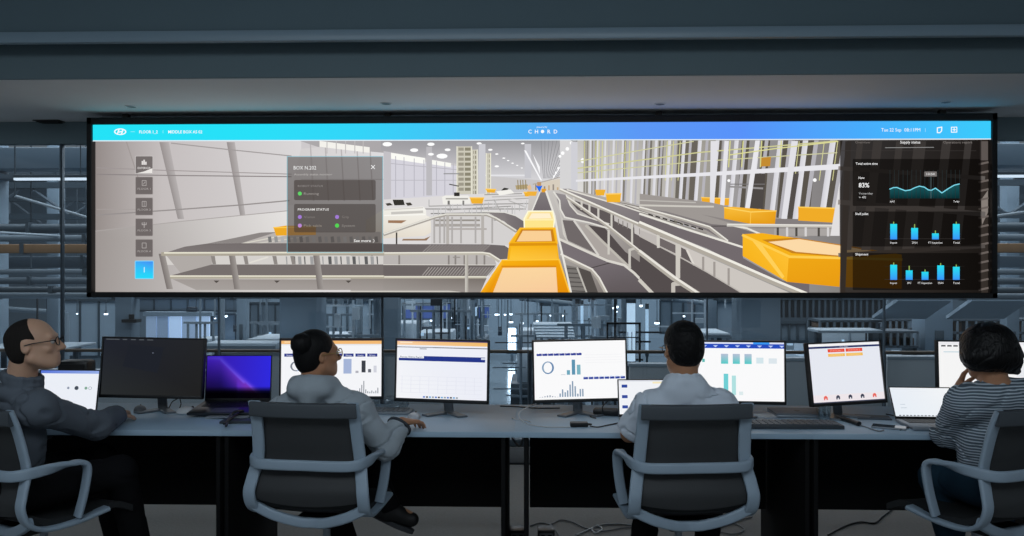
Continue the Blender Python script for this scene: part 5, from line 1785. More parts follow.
def add_hand(S, wrist, aim, palm_n, side, curl=0.5, s=1.0, spread=0.12):
    """wrist point, aim: direction of the fingers, palm_n: direction the palm faces,
    side: +1 when the thumb leaves to aim x palm_n, -1 otherwise"""
    w = np.array(wrist, dtype=float)
    a = np.array(aim, dtype=float); a /= np.linalg.norm(a)
    n = np.array(palm_n, dtype=float); n -= a * (n @ a); n /= np.linalg.norm(n)
    t = np.cross(a, n) * side
    S.cap(w, w + a * 0.03 * s, 0.024 * s, 0.026 * s, 0.015, (n, 0.65))
    for q in (-1.0, -0.35, 0.35, 1.0):
        S.cap(w + a * 0.018 * s + t * 0.016 * q * s, w + a * 0.082 * s + t * 0.029 * q * s, 0.015 * s, 0.0125 * s, 0.012, (n, 0.85))
    lens = [0.066, 0.078, 0.072, 0.056]
    for i, q in enumerate((1.0, 0.35, -0.35, -1.0)):
        p = w + a * 0.084 * s + t * 0.029 * q * s
        d = a + t * spread * q
        d /= np.linalg.norm(d)
        seg = [0.44, 0.31, 0.25]
        ang = curl * 0.5
        for j, f in enumerate(seg):
            dd = d * math.cos(ang) + n * math.sin(ang)
            e = p + dd * lens[i] * f * s
            S.cap(p, e, (0.0092 - 0.0009 * j) * s, (0.0085 - 0.0009 * j) * s, 0.004)
            p = e
            ang += curl * 0.7
    p = w + a * 0.022 * s + t * 0.022 * s + n * 0.006 * s
    for f, d in ((0.036, t * 0.75 + a * 0.65 + n * 0.25), (0.030, t * 0.42 + a * 0.9 + n * 0.3 * (1 + curl)), (0.025, t * 0.18 + a * 0.95 + n * 0.35 * (1 + curl))):
        d = d / np.linalg.norm(d)
        e = p + d * f * s
        S.cap(p, e, 0.0125 * s if f > 0.033 else 0.010 * s, 0.0095 * s, 0.007)
        p = e


def skin_mat(name, rgb):
    m = mat(name, rgb, 0.5, var=0.08, scale=18, spec=0.35)
    m.node_tree.nodes['Principled BSDF'].inputs['Subsurface Weight'].default_value = 0.08
    m.node_tree.nodes['Principled BSDF'].inputs['Subsurface Radius'].default_value = (0.02, 0.008, 0.005)
    return m


def hair_mat(name, rgb, rough=0.42):
    m = mat(name, rgb, rough, spec=0.25)
    nt = m.node_tree
    tc = nt.nodes.new('ShaderNodeTexCoord')
    mp = nt.nodes.new('ShaderNodeMapping'); mp.inputs['Scale'].default_value = (160, 160, 14)
    nz = nt.nodes.new('ShaderNodeTexNoise'); nz.inputs['Scale'].default_value = 1.0; nz.inputs['Detail'].default_value = 3
    bp = nt.nodes.new('ShaderNodeBump'); bp.inputs['Strength'].default_value = 0.7; bp.inputs['Distance'].default_value = 0.006
    nt.links.new(tc.outputs['Object'], mp.inputs[0]); nt.links.new(mp.outputs[0], nz.inputs['Vector'])
    nt.links.new(nz.outputs['Fac'], bp.inputs['Height']); nt.links.new(bp.outputs[0], nt.nodes['Principled BSDF'].inputs['Normal'])
    return m


def J(px, py, Y):
    return np.array(at(px, py, Y))


def person(name_label, J_, look, head_s=1.0, sw=1.0, parts=None, h=0.0065):
    """J_: joints. builds the body and returns it"""
    allp = np.array([v for v in J_.values() if isinstance(v, np.ndarray)])
    lo, hi = allp.min(0) - 0.2, allp.max(0) + 0.2
    lo[2] = max(lo[2], 0.0) - 0.02
    S = Solid(lo, hi, h)
    torso(S, J_, 0.0, sw)
    S.cap(J_['neck'], J_['head'] + (J_['neck'] - J_['head']) * 0.25 + look @ V3(0, -0.02, 0), 0.060 * head_s, 0.056 * head_s, 0.03)
    add_head(S, J_['head'], look, head_s)
    for q in ('l', 'r'):
        S.cap(J_['sh_' + q], J_['el_' + q], 0.044 * sw, 0.036 * sw, 0.03)
        S.cap(J_['el_' + q], J_['wr_' + q], 0.036 * sw, 0.024, 0.02)
        S.cap(J_['hip_' + q], J_['kn_' + q], 0.074, 0.050, 0.04)
        S.cap(J_['kn_' + q], J_['an_' + q], 0.050, 0.032, 0.02)
        S.cap(J_['an_' + q], J_['toe_' + q], 0.030, 0.024, 0.02)
        aim, pn, side, curl = J_['hand_' + q]
        add_hand(S, J_['wr_' + q], aim, pn, side, curl, 0.98)
    body = S.mesh('person', parts['skin'])
    tag(body, name_label, 'person')
    return body, (lo, hi)


def torso(S, J_, infl, sw):
    """chest, waist, shoulders, hips; infl widens it for clothing"""
    pel, che, nek = J_['pelvis'], J_['chest'], J_['neck']
    sl, sr = J_['sh_l'], J_['sh_r']
    across = (sr - sl) / np.linalg.norm(sr - sl)
    fwd = np.cross(V3(0, 0, 1), across)
    fwd /= np.linalg.norm(fwd)
    up = np.cross(across, fwd)
    F = np.stack([across, fwd, up], 1)
    hl, hr = J_['hip_l'], J_['hip_r']
    S.ell(pel, V3(0.155 * sw + infl, 0.115 + infl, 0.12 + infl), F, 0.03)
    wai = pel * 0.55 + che * 0.45
    S.ell(wai, V3(0.135 * sw + infl, 0.10 + infl, 0.15), F, 0.06)
    S.ell(che, V3(0.155 * sw + infl, 0.112 + infl, 0.17), F, 0.06)
    S.cap(sl * 0.8 + sr * 0.2, sl * 0.2 + sr * 0.8, 0.062 + infl, k=0.05)
    mid = (sl + sr) / 2
    S.cap(sl, mid * 0.6 + nek * 0.4, 0.050 * sw + infl, 0.054 + infl * 0.6, 0.04)
    S.cap(sr, mid * 0.6 + nek * 0.4, 0.050 * sw + infl, 0.054 + infl * 0.6, 0.04)
    S.ell(sl, V3(0.056, 0.056, 0.056) * sw + infl, None, 0.04)
    S.ell(sr, V3(0.056, 0.056, 0.056) * sw + infl, None, 0.04)
    return F


def shirt(J_, box, material, body, sw, infl, sleeve, hem, fold, seed, name='shirt', collar=None, cuffs=True, h=0.0065, fat=1.0):
    lo, hi = box
    S = Solid(lo, hi, h)
    torso(S, J_, infl, sw)
    for q in ('l', 'r'):
        a, b, c = J_['sh_' + q], J_['el_' + q], J_['wr_' + q]
        if sleeve > 1:
            S.cap(a, b, (0.050 * sw + infl) * fat, (0.043 * sw + infl) * fat, 0.03)
            e = b + (c - b) * (sleeve - 1)
            S.cap(b, e, (0.043 * sw + infl) * fat, 0.031 + infl, 0.025)
        else:
            e = a + (b - a) * sleeve
            S.cap(a, e, (0.050 * sw + infl) * fat, (0.050 * sw + infl) * fat, 0.03)
    if fold:
        S.ripple(fold, 42, seed)
    for q in ('l', 'r'):
        a, b, c = J_['sh_' + q], J_['el_' + q], J_['wr_' + q]
        if sleeve > 1:
            S.cut_local(b + (c - b) * (sleeve - 1), c - b, 0.085)
        else:
            S.cut_local(a + (b - a) * sleeve, b - a, 0.10)
    S.cut((0, 0, hem), (0, 0, -1))
    if collar:
        for fn in collar:
            fn(S)
    return S.mesh(name, material, body, smooth=1)


def trousers(J_, box, material, body, top, seed, name='trousers', infl=0.013, h=0.008, sw=1.0):
    lo, hi = box
    S = Solid(lo, hi, h)
    pel = J_['pelvis']
    S.ell(pel, V3(0.165 * sw + infl, 0.13 + infl, 0.13 + infl), None, 0.03)
    for q in ('l', 'r'):
        S.cap(J_['hip_' + q], J_['kn_' + q], 0.082 + infl, 0.058 + infl, 0.05)
        k_, a_ = J_['kn_' + q], J_['an_' + q]
        S.cap(k_, a_, 0.058 + infl, 0.043 + infl, 0.03)
    S.ripple(0.005, 30, seed)
    for q in ('l', 'r'):
        k_, a_ = J_['kn_' + q], J_['an_' + q]
        dn = (a_ - k_) / np.linalg.norm(a_ - k_)
        S.cap(a_, a_ + dn * 0.02, 0.043 + infl, 0.045 + infl, 0.01)
        S.cut_local(a_ + dn * 0.025, dn, 0.12)
    S.cut((0, 0, top), (0, 0, 1))
    return S.mesh(name, material, body, smooth=1)


def shoes(J_, body, material, sole_m):
    for q in ('l', 'r'):
        a, t = J_['an_' + q], J_['toe_' + q]
        d = t - a; d[2] = d[2] * 1.0
        L_ = np.linalg.norm(d); d = d / L_
        up = V3(0, 0, 1) - d * d[2]; up /= np.linalg.norm(up)
        c = a - up * 0.02
        S = Solid(np.minimum(a, t) - 0.14, np.maximum(a, t) + 0.14, 0.006)
        heel, toe = a - d * 0.035 - up * 0.045, t + d * 0.015 - up * 0.012
        S.cap(heel, toe, 0.040, 0.036, 0.02)
        S.cap(a + up * 0.015, a - up * 0.035, 0.044, 0.046, 0.02)
        S.cap(a - up * 0.02, (a + t) / 2 - up * 0.01, 0.044, 0.036, 0.03)
        S.cut(heel - up * 0.022, -up)
        sh = S.mesh('shoe', material, body, 1)
        m = MB()
        s_ = np.cross(d, up)
        pts, n = [], 18
        for i in range(n):
            an = 2 * math.pi * i / n
            cc = (heel + toe) / 2
            hl = np.linalg.norm(toe - heel) / 2 + 0.036
            pts.append(cc - up * 0.024 + d * hl * math.cos(an) * 1.0 + s_ * 0.040 * math.sin(an) * (1.0 if math.cos(an) > 0 else 0.88))
        vs = [tuple(p) for p in pts] + [tuple(p - up * 0.022) for p in pts]
        fs = [list(range(n)), list(range(n, 2 * n))[::-1]] + [[i, (i + 1) % n, n + (i + 1) % n, n + i] for i in range(n)]
        m.add(vs, fs)
        so = m.build('sole', sole_m, sh)
        so.matrix_parent_inverse = sh.matrix_world.inverted()


def glasses(c, F, body, m, s=1.0, r=0.023):
    q = MB()
    def L(x, y, z):
        return Vector(c + F @ (V3(x, y, z) * s))
    for k in (-1, 1):
        pts = [L(k * 0.033 + r * 1.15 * math.cos(2 * math.pi * i / 16), 0.104 - 0.004 * abs(math.cos(2 * math.pi * i / 16)), 0.004 + r * 0.85 * math.sin(2 * math.pi * i / 16)) for i in range(16)]
        q.tube(pts, 0.0022, 6, closed=True)
        q.tube([L(k * 0.060, 0.100, 0.010), L(k * 0.076, 0.085, 0.010), L(k * 0.080, 0.02, 0.010), L(k * 0.082, -0.012, 0.006)], 0.0022, 6)
    q.tube([L(-0.008, 0.108, 0.008), L(0, 0.112, 0.011), L(0.008, 0.108, 0.008)], 0.0022, 6)
    o = q.build('eyeglasses', m, body)
    o.matrix_parent_inverse = body.matrix_world.inverted()
    return o


SK_tan = skin_mat('skin_tan', (206, 164, 138))
SK_brown = skin_mat('skin_brown', (184, 134, 102))
M_blackcloth = mat('black_cloth', (16, 16, 19), 0.85, spec=0.15)
M_soleg = mat('shoe_sole', (60, 62, 66), 0.7)
M_shoe = mat('black_shoe', (18, 17, 18), 0.6)
DOWN = (0, 0, -1)

# ------------------------------------------------------------------ woman with a bun, hoodie
H = J(318, 355, 3.58)
j = dict(head=H, neck=J(314, 391, 3.56), chest=J(311, 446, 3.585), pelvis=J(308, 500, 3.58),
         sh_l=J(281, 416, 3.565), sh_r=J(356, 411, 3.565), el_l=J(276, 452, 3.70), el_r=J(386, 447, 3.58),
         wr_l=J(300, 424, 3.88), wr_r=np.array(dp(402, 422, 0.050)),
         hip_l=J(288, 506, 3.56), hip_r=J(330, 506, 3.56), kn_l=J(318, 486, 4.0), kn_r=J(364, 470, 3.98),
         an_l=J(352, 560, 3.90), toe_l=J(362, 568, 4.08), an_r=J(388, 506, 3.94), toe_r=J(410, 516, 3.96))
j['kn_l'][2] = 0.52; j['an_l'][2] = 0.10; j['toe_l'][2] = 0.045; j['kn_r'][2] = 0.60
j['hip_l'][2] = j['hip_r'][2] = 0.56; j['pelvis'][2] = 0.585
j['an_l'] = V3(X(350, 3.92), 3.92, 0.10); j['toe_l'] = V3(X(356, 4.05), 4.06, 0.05)
j['wr_l'][2] = DZ + 0.035
j['hand_l'] = ((0.3, 1, 0), DOWN, -1, 0.25)
j['hand_r'] = ((0.55, 0.80, -0.10), DOWN, 1, 0.55)
F2 = frame_from(R(-52), R(3))
b2, bx = person('woman with dark hair in a bun and a light grey hoodie reaching for the mouse', j, F2, 0.93, 0.88, dict(skin=SK_brown))
def hood_neck(S):
    pass
M_hood = mat('hoodie_grey', (168, 178, 186), 0.9, var=0.06, scale=40, spec=0.15, bump=0.15)
lo, hi = bx
def hoodcollar(S):
    n = j['neck']
    # thick folded hood lying round the neck
    for i in range(12):
        a0, a1 = 2 * math.pi * i / 12, 2 * math.pi * (i + 1) / 12
        p0 = n + V3(0.080 * math.cos(a0), 0.070 * math.sin(a0) - 0.005, 0.035 - 0.018 * math.sin(a0))
        p1 = n + V3(0.080 * math.cos(a1), 0.070 * math.sin(a1) - 0.005, 0.035 - 0.018 * math.sin(a1))
        S.cap(p0, p1, 0.026, 0.026, 0.02)
    S.cap(n + V3(-0.06, -0.075, 0.02), n + V3(0.06, -0.075, 0.02), 0.040, 0.040, 0.03)
    S.cap(n + V3(0, -0.085, 0.01), n + V3(0, -0.095, -0.06), 0.045, 0.03, 0.04)
    for q_ in ('l', 'r'):
        S.cap(n * 0.65 + j['sh_' + q_] * 0.35 + V3(0, -0.01, 0.030), j['sh_' + q_], 0.046, 0.060, 0.05)
s2 = shirt(j, bx, M_hood, b2, 0.90, 0.020, 1.90, 0.50, 0.012, 4, 'hoodie', [hoodcollar])
M_cuff = mat('cuff_band', (60, 66, 74), 0.85)
q = MB(); c0 = Vector(j['el_r'] + (j['wr_r'] - j['el_r']) * 0.80); ax = (Vector(j['wr_r']) - c0).normalized()
q.cyl(c0, c0 + ax * 0.012, 0.0605, 0.058, 22); cb = q.build('sleeve_stripe', M_cuff, s2)
t2 = trousers(j, bx, M_blackcloth, b2, 0.66, 2, sw=0.9)
shoes(j, b2, M_shoe, M_soleg)
# hair
S = Solid(H - 0.19, H + 0.21, 0.0045)
def L2(x, y, z, s=0.93): return H + F2 @ (V3(x, y, z) * s)
S.ell(L2(0, -0.022, 0.038), V3(0.084, 0.098, 0.090) * 0.93, F2, 0.01)
S.ell(L2(0, -0.05, -0.01), V3(0.076, 0.066, 0.080) * 0.93, F2, 0.02)
S.ell(L2(0.0, 0.13, -0.03), V3(0.09, 0.085, 0.10) * 0.93, F2, 0.012, sub=True)
for q_ in (-1, 1):
    S.ell(L2(q_ * 0.082, 0.002, -0.012), V3(0.022, 0.024, 0.032) * 0.93, F2, 0.008, sub=True)
hp = S.mesh('hair', hair_mat('hair_black', (11, 10, 11), 0.6), b2, 1)
BN = J(301.5, 344, 3.50)
S = Solid(BN - 0.1, BN + 0.1, 0.0045)
S.ell(BN, V3(0.046, 0.046, 0.047), None, 0.01)
for i in range(9):
    a = i * 0.7
    S.cap(BN + 0.032 * V3(math.cos(a), -0.3, math.sin(a)), BN + 0.036 * V3(math.cos(a + 0.9), 0.4, math.sin(a + 0.9)), 0.015, 0.013, 0.006)
S.cap(BN, BN + (L2(0, -0.06, 0.07) - BN) * 0.8, 0.03, 0.035, 0.02)
S.mesh('hair_bun', MATS['hair_black'], hp, 1)
glasses(H, F2, b2, mat('gold_wire', (200, 170, 110), 0.3, 0.8), 0.93)
add_eyes(H, F2, b2, 0.93)

# ------------------------------------------------------------------ man in the white shirt
H = J(683, 350, 3.56)
j = dict(head=H, neck=J(684, 386, 3.55), chest=J(690, 440, 3.585), pelvis=J(697, 500, 3.58),
         sh_l=J(650, 409, 3.565), sh_r=J(719, 407, 3.565), el_l=J(629, 434, 3.66), el_r=J(737, 450, 3.64),
         wr_l=np.array(dp(650, 424, 0.04)), wr_r=np.array(dp(716, 421, 0.04)),
         hip_l=J(674, 506, 3.56), hip_r=J(720, 506, 3.56), kn_l=V3(X(652, 3.9), 3.92, 0.55), kn_r=V3(X(716, 3.95), 3.97, 0.55),
         an_l=V3(X(640, 3.62), 3.62, 0.11), toe_l=V3(X(650, 3.75), 3.77, 0.05), an_r=V3(X(706, 3.9), 3.92, 0.10), toe_r=V3(X(708, 4.05), 4.07, 0.05))
j['hip_l'][2] = j['hip_r'][2] = 0.56; j['pelvis'][2] = 0.59
j['hand_l'] = ((0.2, 1, 0), DOWN, 1, 0.4)
j['hand_r'] = ((-0.1, 1, 0), DOWN, -1, 0.4)
j['hand_l'] = ((0.2, 1, -0.05), DOWN, 1, 0.4)
F3 = frame_from(R(10), R(-4))
b3, bx = person('man with short black hair in a white shirt seen from behind', j, F3, 1.02, 0.98, dict(skin=SK_brown))
M_wshirt = mat('white_shirt', (216, 226, 238), 0.8, spec=0.2, var=0.02, scale=12)
def shirtcollar(S):
    n = j['neck']
    for i in range(12):
        a0, a1 = 2 * math.pi * i / 12, 2 * math.pi * (i + 1) / 12
        f = lambda a: n + V3(0.063 * math.cos(a), 0.060 * math.sin(a) + 0.004, 0.028 - 0.020 * math.sin(a))
        S.cap(f(a0) + V3(0, 0, 0.008), f(a1) + V3(0, 0, 0.008), 0.0125, 0.0125, 0.004)
        S.cap(f(a0) - V3(0, 0, 0.016), f(a1) - V3(0, 0, 0.016), 0.013, 0.013, 0.008)
    S.cap(n + V3(-0.05, -0.015, -0.012), n + V3(0.05, -0.015, -0.012), 0.058, 0.058, 0.03)
s3 = shirt(j, bx, M_wshirt, b3, 0.99, 0.018, 0.88, 0.50, 0.010, 9, 'shirt', [shirtcollar], fat=1.08)
t3 = trousers(j, bx, M_blackcloth, b3, 0.68, 3)
shoes(j, b3, M_shoe, M_soleg)
S = Solid(H - 0.19, H + 0.21, 0.0045)
def L3(x, y, z, s=1.02): return H + F3 @ (V3(x, y, z) * s)
S.ell(L3(0, -0.014, 0.040), V3(0.083, 0.103, 0.090) * 1.02, F3, 0.01)
S.ell(L3(0, -0.040, -0.005), V3(0.076, 0.068, 0.072) * 1.02, F3, 0.02)
S.ell(L3(0.0, 0.135, -0.035), V3(0.095, 0.085, 0.105) * 1.02, F3, 0.012, sub=True)
S.ell(L3(0.0, 0.00, -0.150), V3(0.12, 0.12, 0.072) * 1.02, F3, 0.01, sub=True)
for q_ in (-1, 1):
    S.ell(L3(q_ * 0.084, 0.0, -0.010), V3(0.020, 0.026, 0.036) * 1.02, F3, 0.008, sub=True)
S.ripple(0.003, 120, 5)
S.mesh('hair', MATS['hair_black'], b3, 1)
glasses(H, F3, b3, mat('dark_wire', (60, 60, 62), 0.3, 0.7), 1.02)
add_eyes(H, F3, b3, 1.02)

# ------------------------------------------------------------------ man on the left, dark shirt
H = J(34, 345, 3.30)
j = dict(head=H, neck=J(20, 388, 3.33), chest=J(10, 438, 3.38), pelvis=J(-2, 498, 3.38),
         sh_r=J(36, 408, 3.26), sh_l=J(-6, 402, 3.53), el_r=J(97, 426, 3.56), wr_r=np.array(dp(117, 415, 0.045)),
         el_l=J(30, 432, 3.72), wr_l=np.array(dp(80, 416, 0.04)),
         hip_r=V3(X(8, 3.28), 3.26, 0.56), hip_l=V3(X(0, 3.42), 3.42, 0.56), kn_r=V3(X(122, 3.62), 3.60, 0.57), kn_l=V3(X(100, 3.9), 3.90, 0.56),
         an_r=V3(X(142, 3.72), 3.72, 0.11), toe_r=V3(X(160, 3.8), 3.82, 0.05), an_l=V3(X(118, 4.0), 4.0, 0.11), toe_l=V3(X(140, 4.08), 4.10, 0.05))
j['pelvis'] = V3(X(4, 3.42), 3.42, 0.60)
j['hand_r'] = ((-0.25, 0.85, 0.0), DOWN, -1, 0.5)
j['hand_l'] = ((0.5, 0.8, 0.0), DOWN, 1, 0.4)
F1 = frame_from(R(-74), R(8))
b1, bx = person('balding man with glasses and a dark shirt looking up at the display', j, F1, 0.99, 0.97, dict(skin=SK_tan))
M_dshirt = mat('dark_shirt', (94, 102, 112), 0.8, spec=0.25, var=0.05, scale=20)
def col1(S):
    n = j['neck']
    up = V3(0.14, 0, 1); 
    for i in range(12):
        a0, a1 = 2 * math.pi * i / 12, 2 * math.pi * (i + 1) / 12
        f = lambda a: n + V3(0.069 * math.cos(a) + 0.010, 0.067 * math.sin(a), 0.052 - 0.016 * math.cos(a))
        S.cap(f(a0), f(a1), 0.012, 0.012, 0.012)
        S.cap(f(a0) - V3(0, 0, 0.022), f(a1) - V3(0, 0, 0.022), 0.012, 0.012, 0.008)
    S.ell(n + V3(0, 0, -0.015), V3(0.088, 0.088, 0.05), None, 0.02)
s1 = shirt(j, bx, M_dshirt, b1, 0.97, 0.020, 1.96, 0.50, 0.010, 14, 'shirt', [col1], fat=0.98)
t1 = trousers(j, bx, M_blackcloth, b1, 0.68, 6)
shoes(j, b1, M_shoe, M_soleg)
S = Solid(H - 0.19, H + 0.21, 0.0045)
def L1(x, y, z, s=0.99): return H + F1 @ (V3(x, y, z) * s)
S.ell(L1(0, -0.013, 0.030), V3(0.0765, 0.097, 0.084) * 0.99, F1, 0.01)
S.ell(L1(0, -0.045, -0.015), V3(0.068, 0.058, 0.066) * 0.99, F1, 0.02)
S.ell(L1(0, 0.115, -0.03), V3(0.12, 0.100, 0.085) * 0.99, F1, 0.02, sub=True)
S.ell(L1(0, 0.125, 0.075), V3(0.12, 0.110, 0.082) * 0.99, F1, 0.03, sub=True)
for q_ in (-1, 1):
    S.ell(L1(q_ * 0.08, 0.004, -0.008), V3(0.022, 0.028, 0.036) * 0.99, F1, 0.008, sub=True)
S.mesh('hair', hair_mat('hair_short_dark', (34, 30, 28), 0.85), b1, 1)
glasses(H, F1, b1, mat('black_frame', (24, 24, 26), 0.4), 0.99, r=0.021)
add_eyes(H, F1, b1, 0.99)

# ------------------------------------------------------------------ woman on the right, striped top
H = J(986, 353, 3.50)
j = dict(head=H, neck=J(994, 384, 3.48), chest=J(998, 438, 3.52), pelvis=V3(X(1000, 3.54), 3.54, 0.60),
         sh_l=J(966, 403, 3.48), sh_r=J(1036, 398, 3.48), el_l=J(948, 432, 3.66), el_r=J(1062, 440, 3.56),
         wr_l=J(957, 391, 3.66), wr_r=np.array(dp(1040, 424, 0.04)),
         hip_l=V3(X(980, 3.52), 3.54, 0.56), hip_r=V3(X(1024, 3.52), 3.54, 0.56), kn_l=V3(X(938, 3.72), 3.74, 0.53), kn_r=V3(X(1000, 3.85), 3.87, 0.54),
         an_l=V3(X(962, 3.62), 3.62, 0.11), toe_l=V3(X(952, 3.72), 3.76, 0.05), an_r=V3(X(1004, 3.75), 3.77, 0.11), toe_r=V3(X(1000, 3.9), 3.92, 0.05))
j['hand_l'] = ((0.32, -0.12, 1.0), (0.9, -0.5, -0.2), -1, 0.75)
j['hand_r'] = ((-0.2, 1, 0), DOWN, -1, 0.4)
F4 = frame_from(R(8), R(-10), R(3))
b4, bx = person('woman with a short black bob and striped top, leaning her head on one hand', j, F4, 0.95, 0.90, dict(skin=SK_brown))
M_stripe = stripe_mat('striped_jersey', (88, 102, 114), (190, 202, 212), 0.0122)
s4 = shirt(j, bx, M_stripe, b4, 0.92, 0.020, 1.02, 0.44, 0.009, 21, 'striped_top', None, fat=1.15)
t4 = trousers(j, bx, mat('dark_jeans', (34, 58, 74), 0.85, var=0.15, scale=60, spec=0.15), b4, 0.64, 8, 'jeans', sw=0.95)
shoes(j, b4, M_shoe, M_soleg)
S = Solid(H - 0.22, H + 0.23, 0.0045)
def L4(x, y, z, s=0.95): return H + F4 @ (V3(x, y, z) * s)
S.ell(L4(0, -0.020, 0.035), V3(0.115, 0.118, 0.104) * 0.95, F4, 0.01)
S.ell(L4(0, -0.035, -0.020), V3(0.136, 0.104, 0.080) * 0.95, F4, 0.03)
S.ell(L4(0.045, -0.01, -0.048), V3(0.095, 0.085, 0.056) * 0.95, F4, 0.02)
S.ell(L4(-0.03, -0.03, -0.045), V3(0.070, 0.080, 0.05) * 0.95, F4, 0.02)
S.cap(L4(0.09, 0.0, -0.05), L4(0.14, 0.0, -0.075), 0.04, 0.018, 0.03)
S.ell(L4(0.0, 0.15, -0.035), V3(0.075, 0.085, 0.12) * 0.95, F4, 0.012, sub=True)
S.ell(L4(0.0, 0.03, -0.135), V3(0.20, 0.20, 0.05) * 0.95, F4, 0.015, sub=True)
S.ripple(0.004, 90, 11)
S.mesh('hair', hair_mat('hair_gloss', (12, 11, 12), 0.4), b4, 1)
add_eyes(H, F4, b4, 0.95)

# ================================================================== THE HALL BEYOND THE GLASS
HZ = -3.5
M_hfloor = mat('hall_floor', (96, 110, 120), 0.14, var=0.15, scale=1.5, spec=0.7, bump=0.06)
M_hwall = mat('hall_wall', (112, 132, 148), 0.8, var=0.08, scale=0.8)
M_hwall2 = mat('hall_cladding', (150, 172, 190), 0.7, var=0.05, scale=1.2)
M_hcol = mat('hall_column', (128, 150, 168), 0.7, var=0.05, scale=1.0)
M_hsteel = mat('hall_steel', (70, 86, 98), 0.5, 0.3)
M_hdark = mat('hall_dark', (34, 42, 50), 0.7, var=0.2, scale=3)
M_hpipe = mat('hall_pipe', (118, 136, 150), 0.6, 0.1)
M_hduct = mat('hall_duct', (84, 100, 113), 0.7, 0.1)
M_hbrown = mat('hall_crate', (112, 92, 76), 0.8, var=0.25, scale=5)
M_horange = mat('hall_cable_tray', (150, 116, 80), 0.7, var=0.2, scale=4)


def emis(name, rgb, s):
    m = mat(name, rgb, 0.5, emit=rgb, estr=s)
    return m
M_lamp = emis('lamp_light', (225, 240, 255), 3.0)
M_lamp_soft = emis('lamp_soft', (170, 200, 225), 0.75)
M_lampw = emis('lamp_line', (215, 228, 240), 1.1)
M_litwin = emis('lit_window_blue', (70, 92, 150), 0.55)
M_glowdoor = emis('glow_curtain', (150, 175, 205), 0.75)  # emission standing in for light that falls on the curtains


def hbox(mb, px0, px1, py0, py1, D, dep, bevel=0.0, ref=None):
    a, c = at(px0, py0, D), at(px1, py1, D)
    ref = ref or Vector((0, 0, 0))
    mb.box(((a.x + c.x) / 2 - ref.x, D + dep / 2 - ref.y, (a.z + c.z) / 2 - ref.z), (abs(c.x - a.x), dep, abs(a.z - c.z)), bevel=bevel)


b = MB(); b.box((0, 26.5, HZ - 0.1), (90, 39, 0.2)); struct('hall_floor', b, M_hfloor)
b = MB(); b.box((0, 46, 2.5), (90, 0.3, 12)); struct('wall_hall', b, M_hwall)
b = MB(); b.box((0, 26.5, 8.9), (90, 39, 0.2)); struct('hall_roof', b, M_hdark)
b = MB(); b.box((0, 7.02, -1.75), (90, 0.2, 3.45)); struct('trim_6', b, M_hdark)

# columns
def column(px0, px1, D, label, m=M_hcol, round_=False, bracket=None):
    x = (X(px0, D) + X(px1, D)) / 2
    w = X(px1, D) - X(px0, D)
    r = empty('hall_column', (x, D, HZ))
    q = MB()
    if round_:
        q.cyl((0, 0, 0), (0, 0, 12.2), w / 2, n=28)
    else:
        q.box((0, 0, 6.1), (w, w, 12.2), bevel=0.03)
    q.build('shaft', m, r)
    q = MB(); q.box((0, 0, 0.15), (w * 1.25, w * 1.25, 0.3), bevel=0.02); q.build('plinth', M_hsteel, r)
    q = MB(); q.box((0, -w * 0.52, 3.0), (w * 0.3, 0.06, 0.9), bevel=0.01); q.build('guard_plate', M_hsteel, r)
    if bracket:
        z = at(px0, bracket, D).z - HZ
        q = MB(); q.box((w * 0.55, -0.2, z), (0.28, 0.2, 0.06)); q.cyl((w * 0.55, -0.2, z), (w * 0.55, -0.2, z + 0.12), 0.05); q.build('lamp_bracket', M_dark, r)
    tag(r, label, 'column')
column(119, 136, 15, 'grey hall column above the dark monitor with a small dark bracket', bracket=320)
column(238, 248, 22, 'slim grey hall column above the purple laptop')
column(285, 322, 13, 'broad smooth hall column behind the bun of the woman in the hoodie', mat('hall_column_light', (128, 152, 172), 0.7, var=0.03, scale=1))
column(384, 400, 12.5, 'hall column above the gap beside the monitor with the orange strip')
column(736, 775, 13, 'broad hall column above the teal bar monitor')
column(918, 946, 20.5, 'hall column between the red button monitor and the woman in stripes', mat('hall_column_light', (128, 152, 172), 0.7))
column(50, 62, 20, 'hall column beyond the glass to the right of the balding man')
column(-20, 2, 17, 'hall column beyond the glass at the left edge')
column(596, 606, 24, 'thin hall column right of the blue chart monitor top')
column(470, 474, 26, 'thin hall column above the right edge of the navy bar monitor', M_hpipe)
column(1003, 1016, 20, 'hall column beyond the glass at the right edge')
column(707, 716, 20, 'thin hall column above the left part of the teal bar monitor')

# bright round pillar, the lamp light on it put in as glow, and its neighbour
def lit_tube(px, py0, py1, D, r_, label, m, name='lamp_or_glow_pillar'):
    p0, p1 = at(px, py1, D), at(px, py0, D)
    r = empty(name, tuple(p0))
    q = MB(); q.cyl((0, 0, 0), (0, 0, p1.z - p0.z), r_, n=12); q.build('glowing_shaft', m, r)
    q = MB(); q.cyl((0, 0, p1.z - p0.z), (0, 0, p1.z - p0.z + 0.12), r_ * 1.2, n=12); q.cyl((0, 0, -0.1), (0, 0, 0), r_ * 1.2, n=12); q.build('end_cap', M_hsteel, r)
    q = MB(); q.cyl((0, 0, HZ - p0.z), (0, 0, -0.1), r_ * 0.7, n=8); q.build('stand', M_hsteel, r)
    tag(r, label, 'lamp')
lit_tube(631, 303, 361, 16, 0.085, 'broad pillar with painted-in glow left of the head of the man in white', emis('pillar_glow', (190, 215, 235), 0.85))
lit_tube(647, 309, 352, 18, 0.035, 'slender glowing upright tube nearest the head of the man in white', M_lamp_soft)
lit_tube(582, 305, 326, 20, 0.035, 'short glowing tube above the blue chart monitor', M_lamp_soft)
lit_tube(589, 302, 318, 24, 0.02, 'faint thin tube beside the short glowing tube above the blue chart monitor', emis('tube_faint', (130, 155, 175), 0.5))
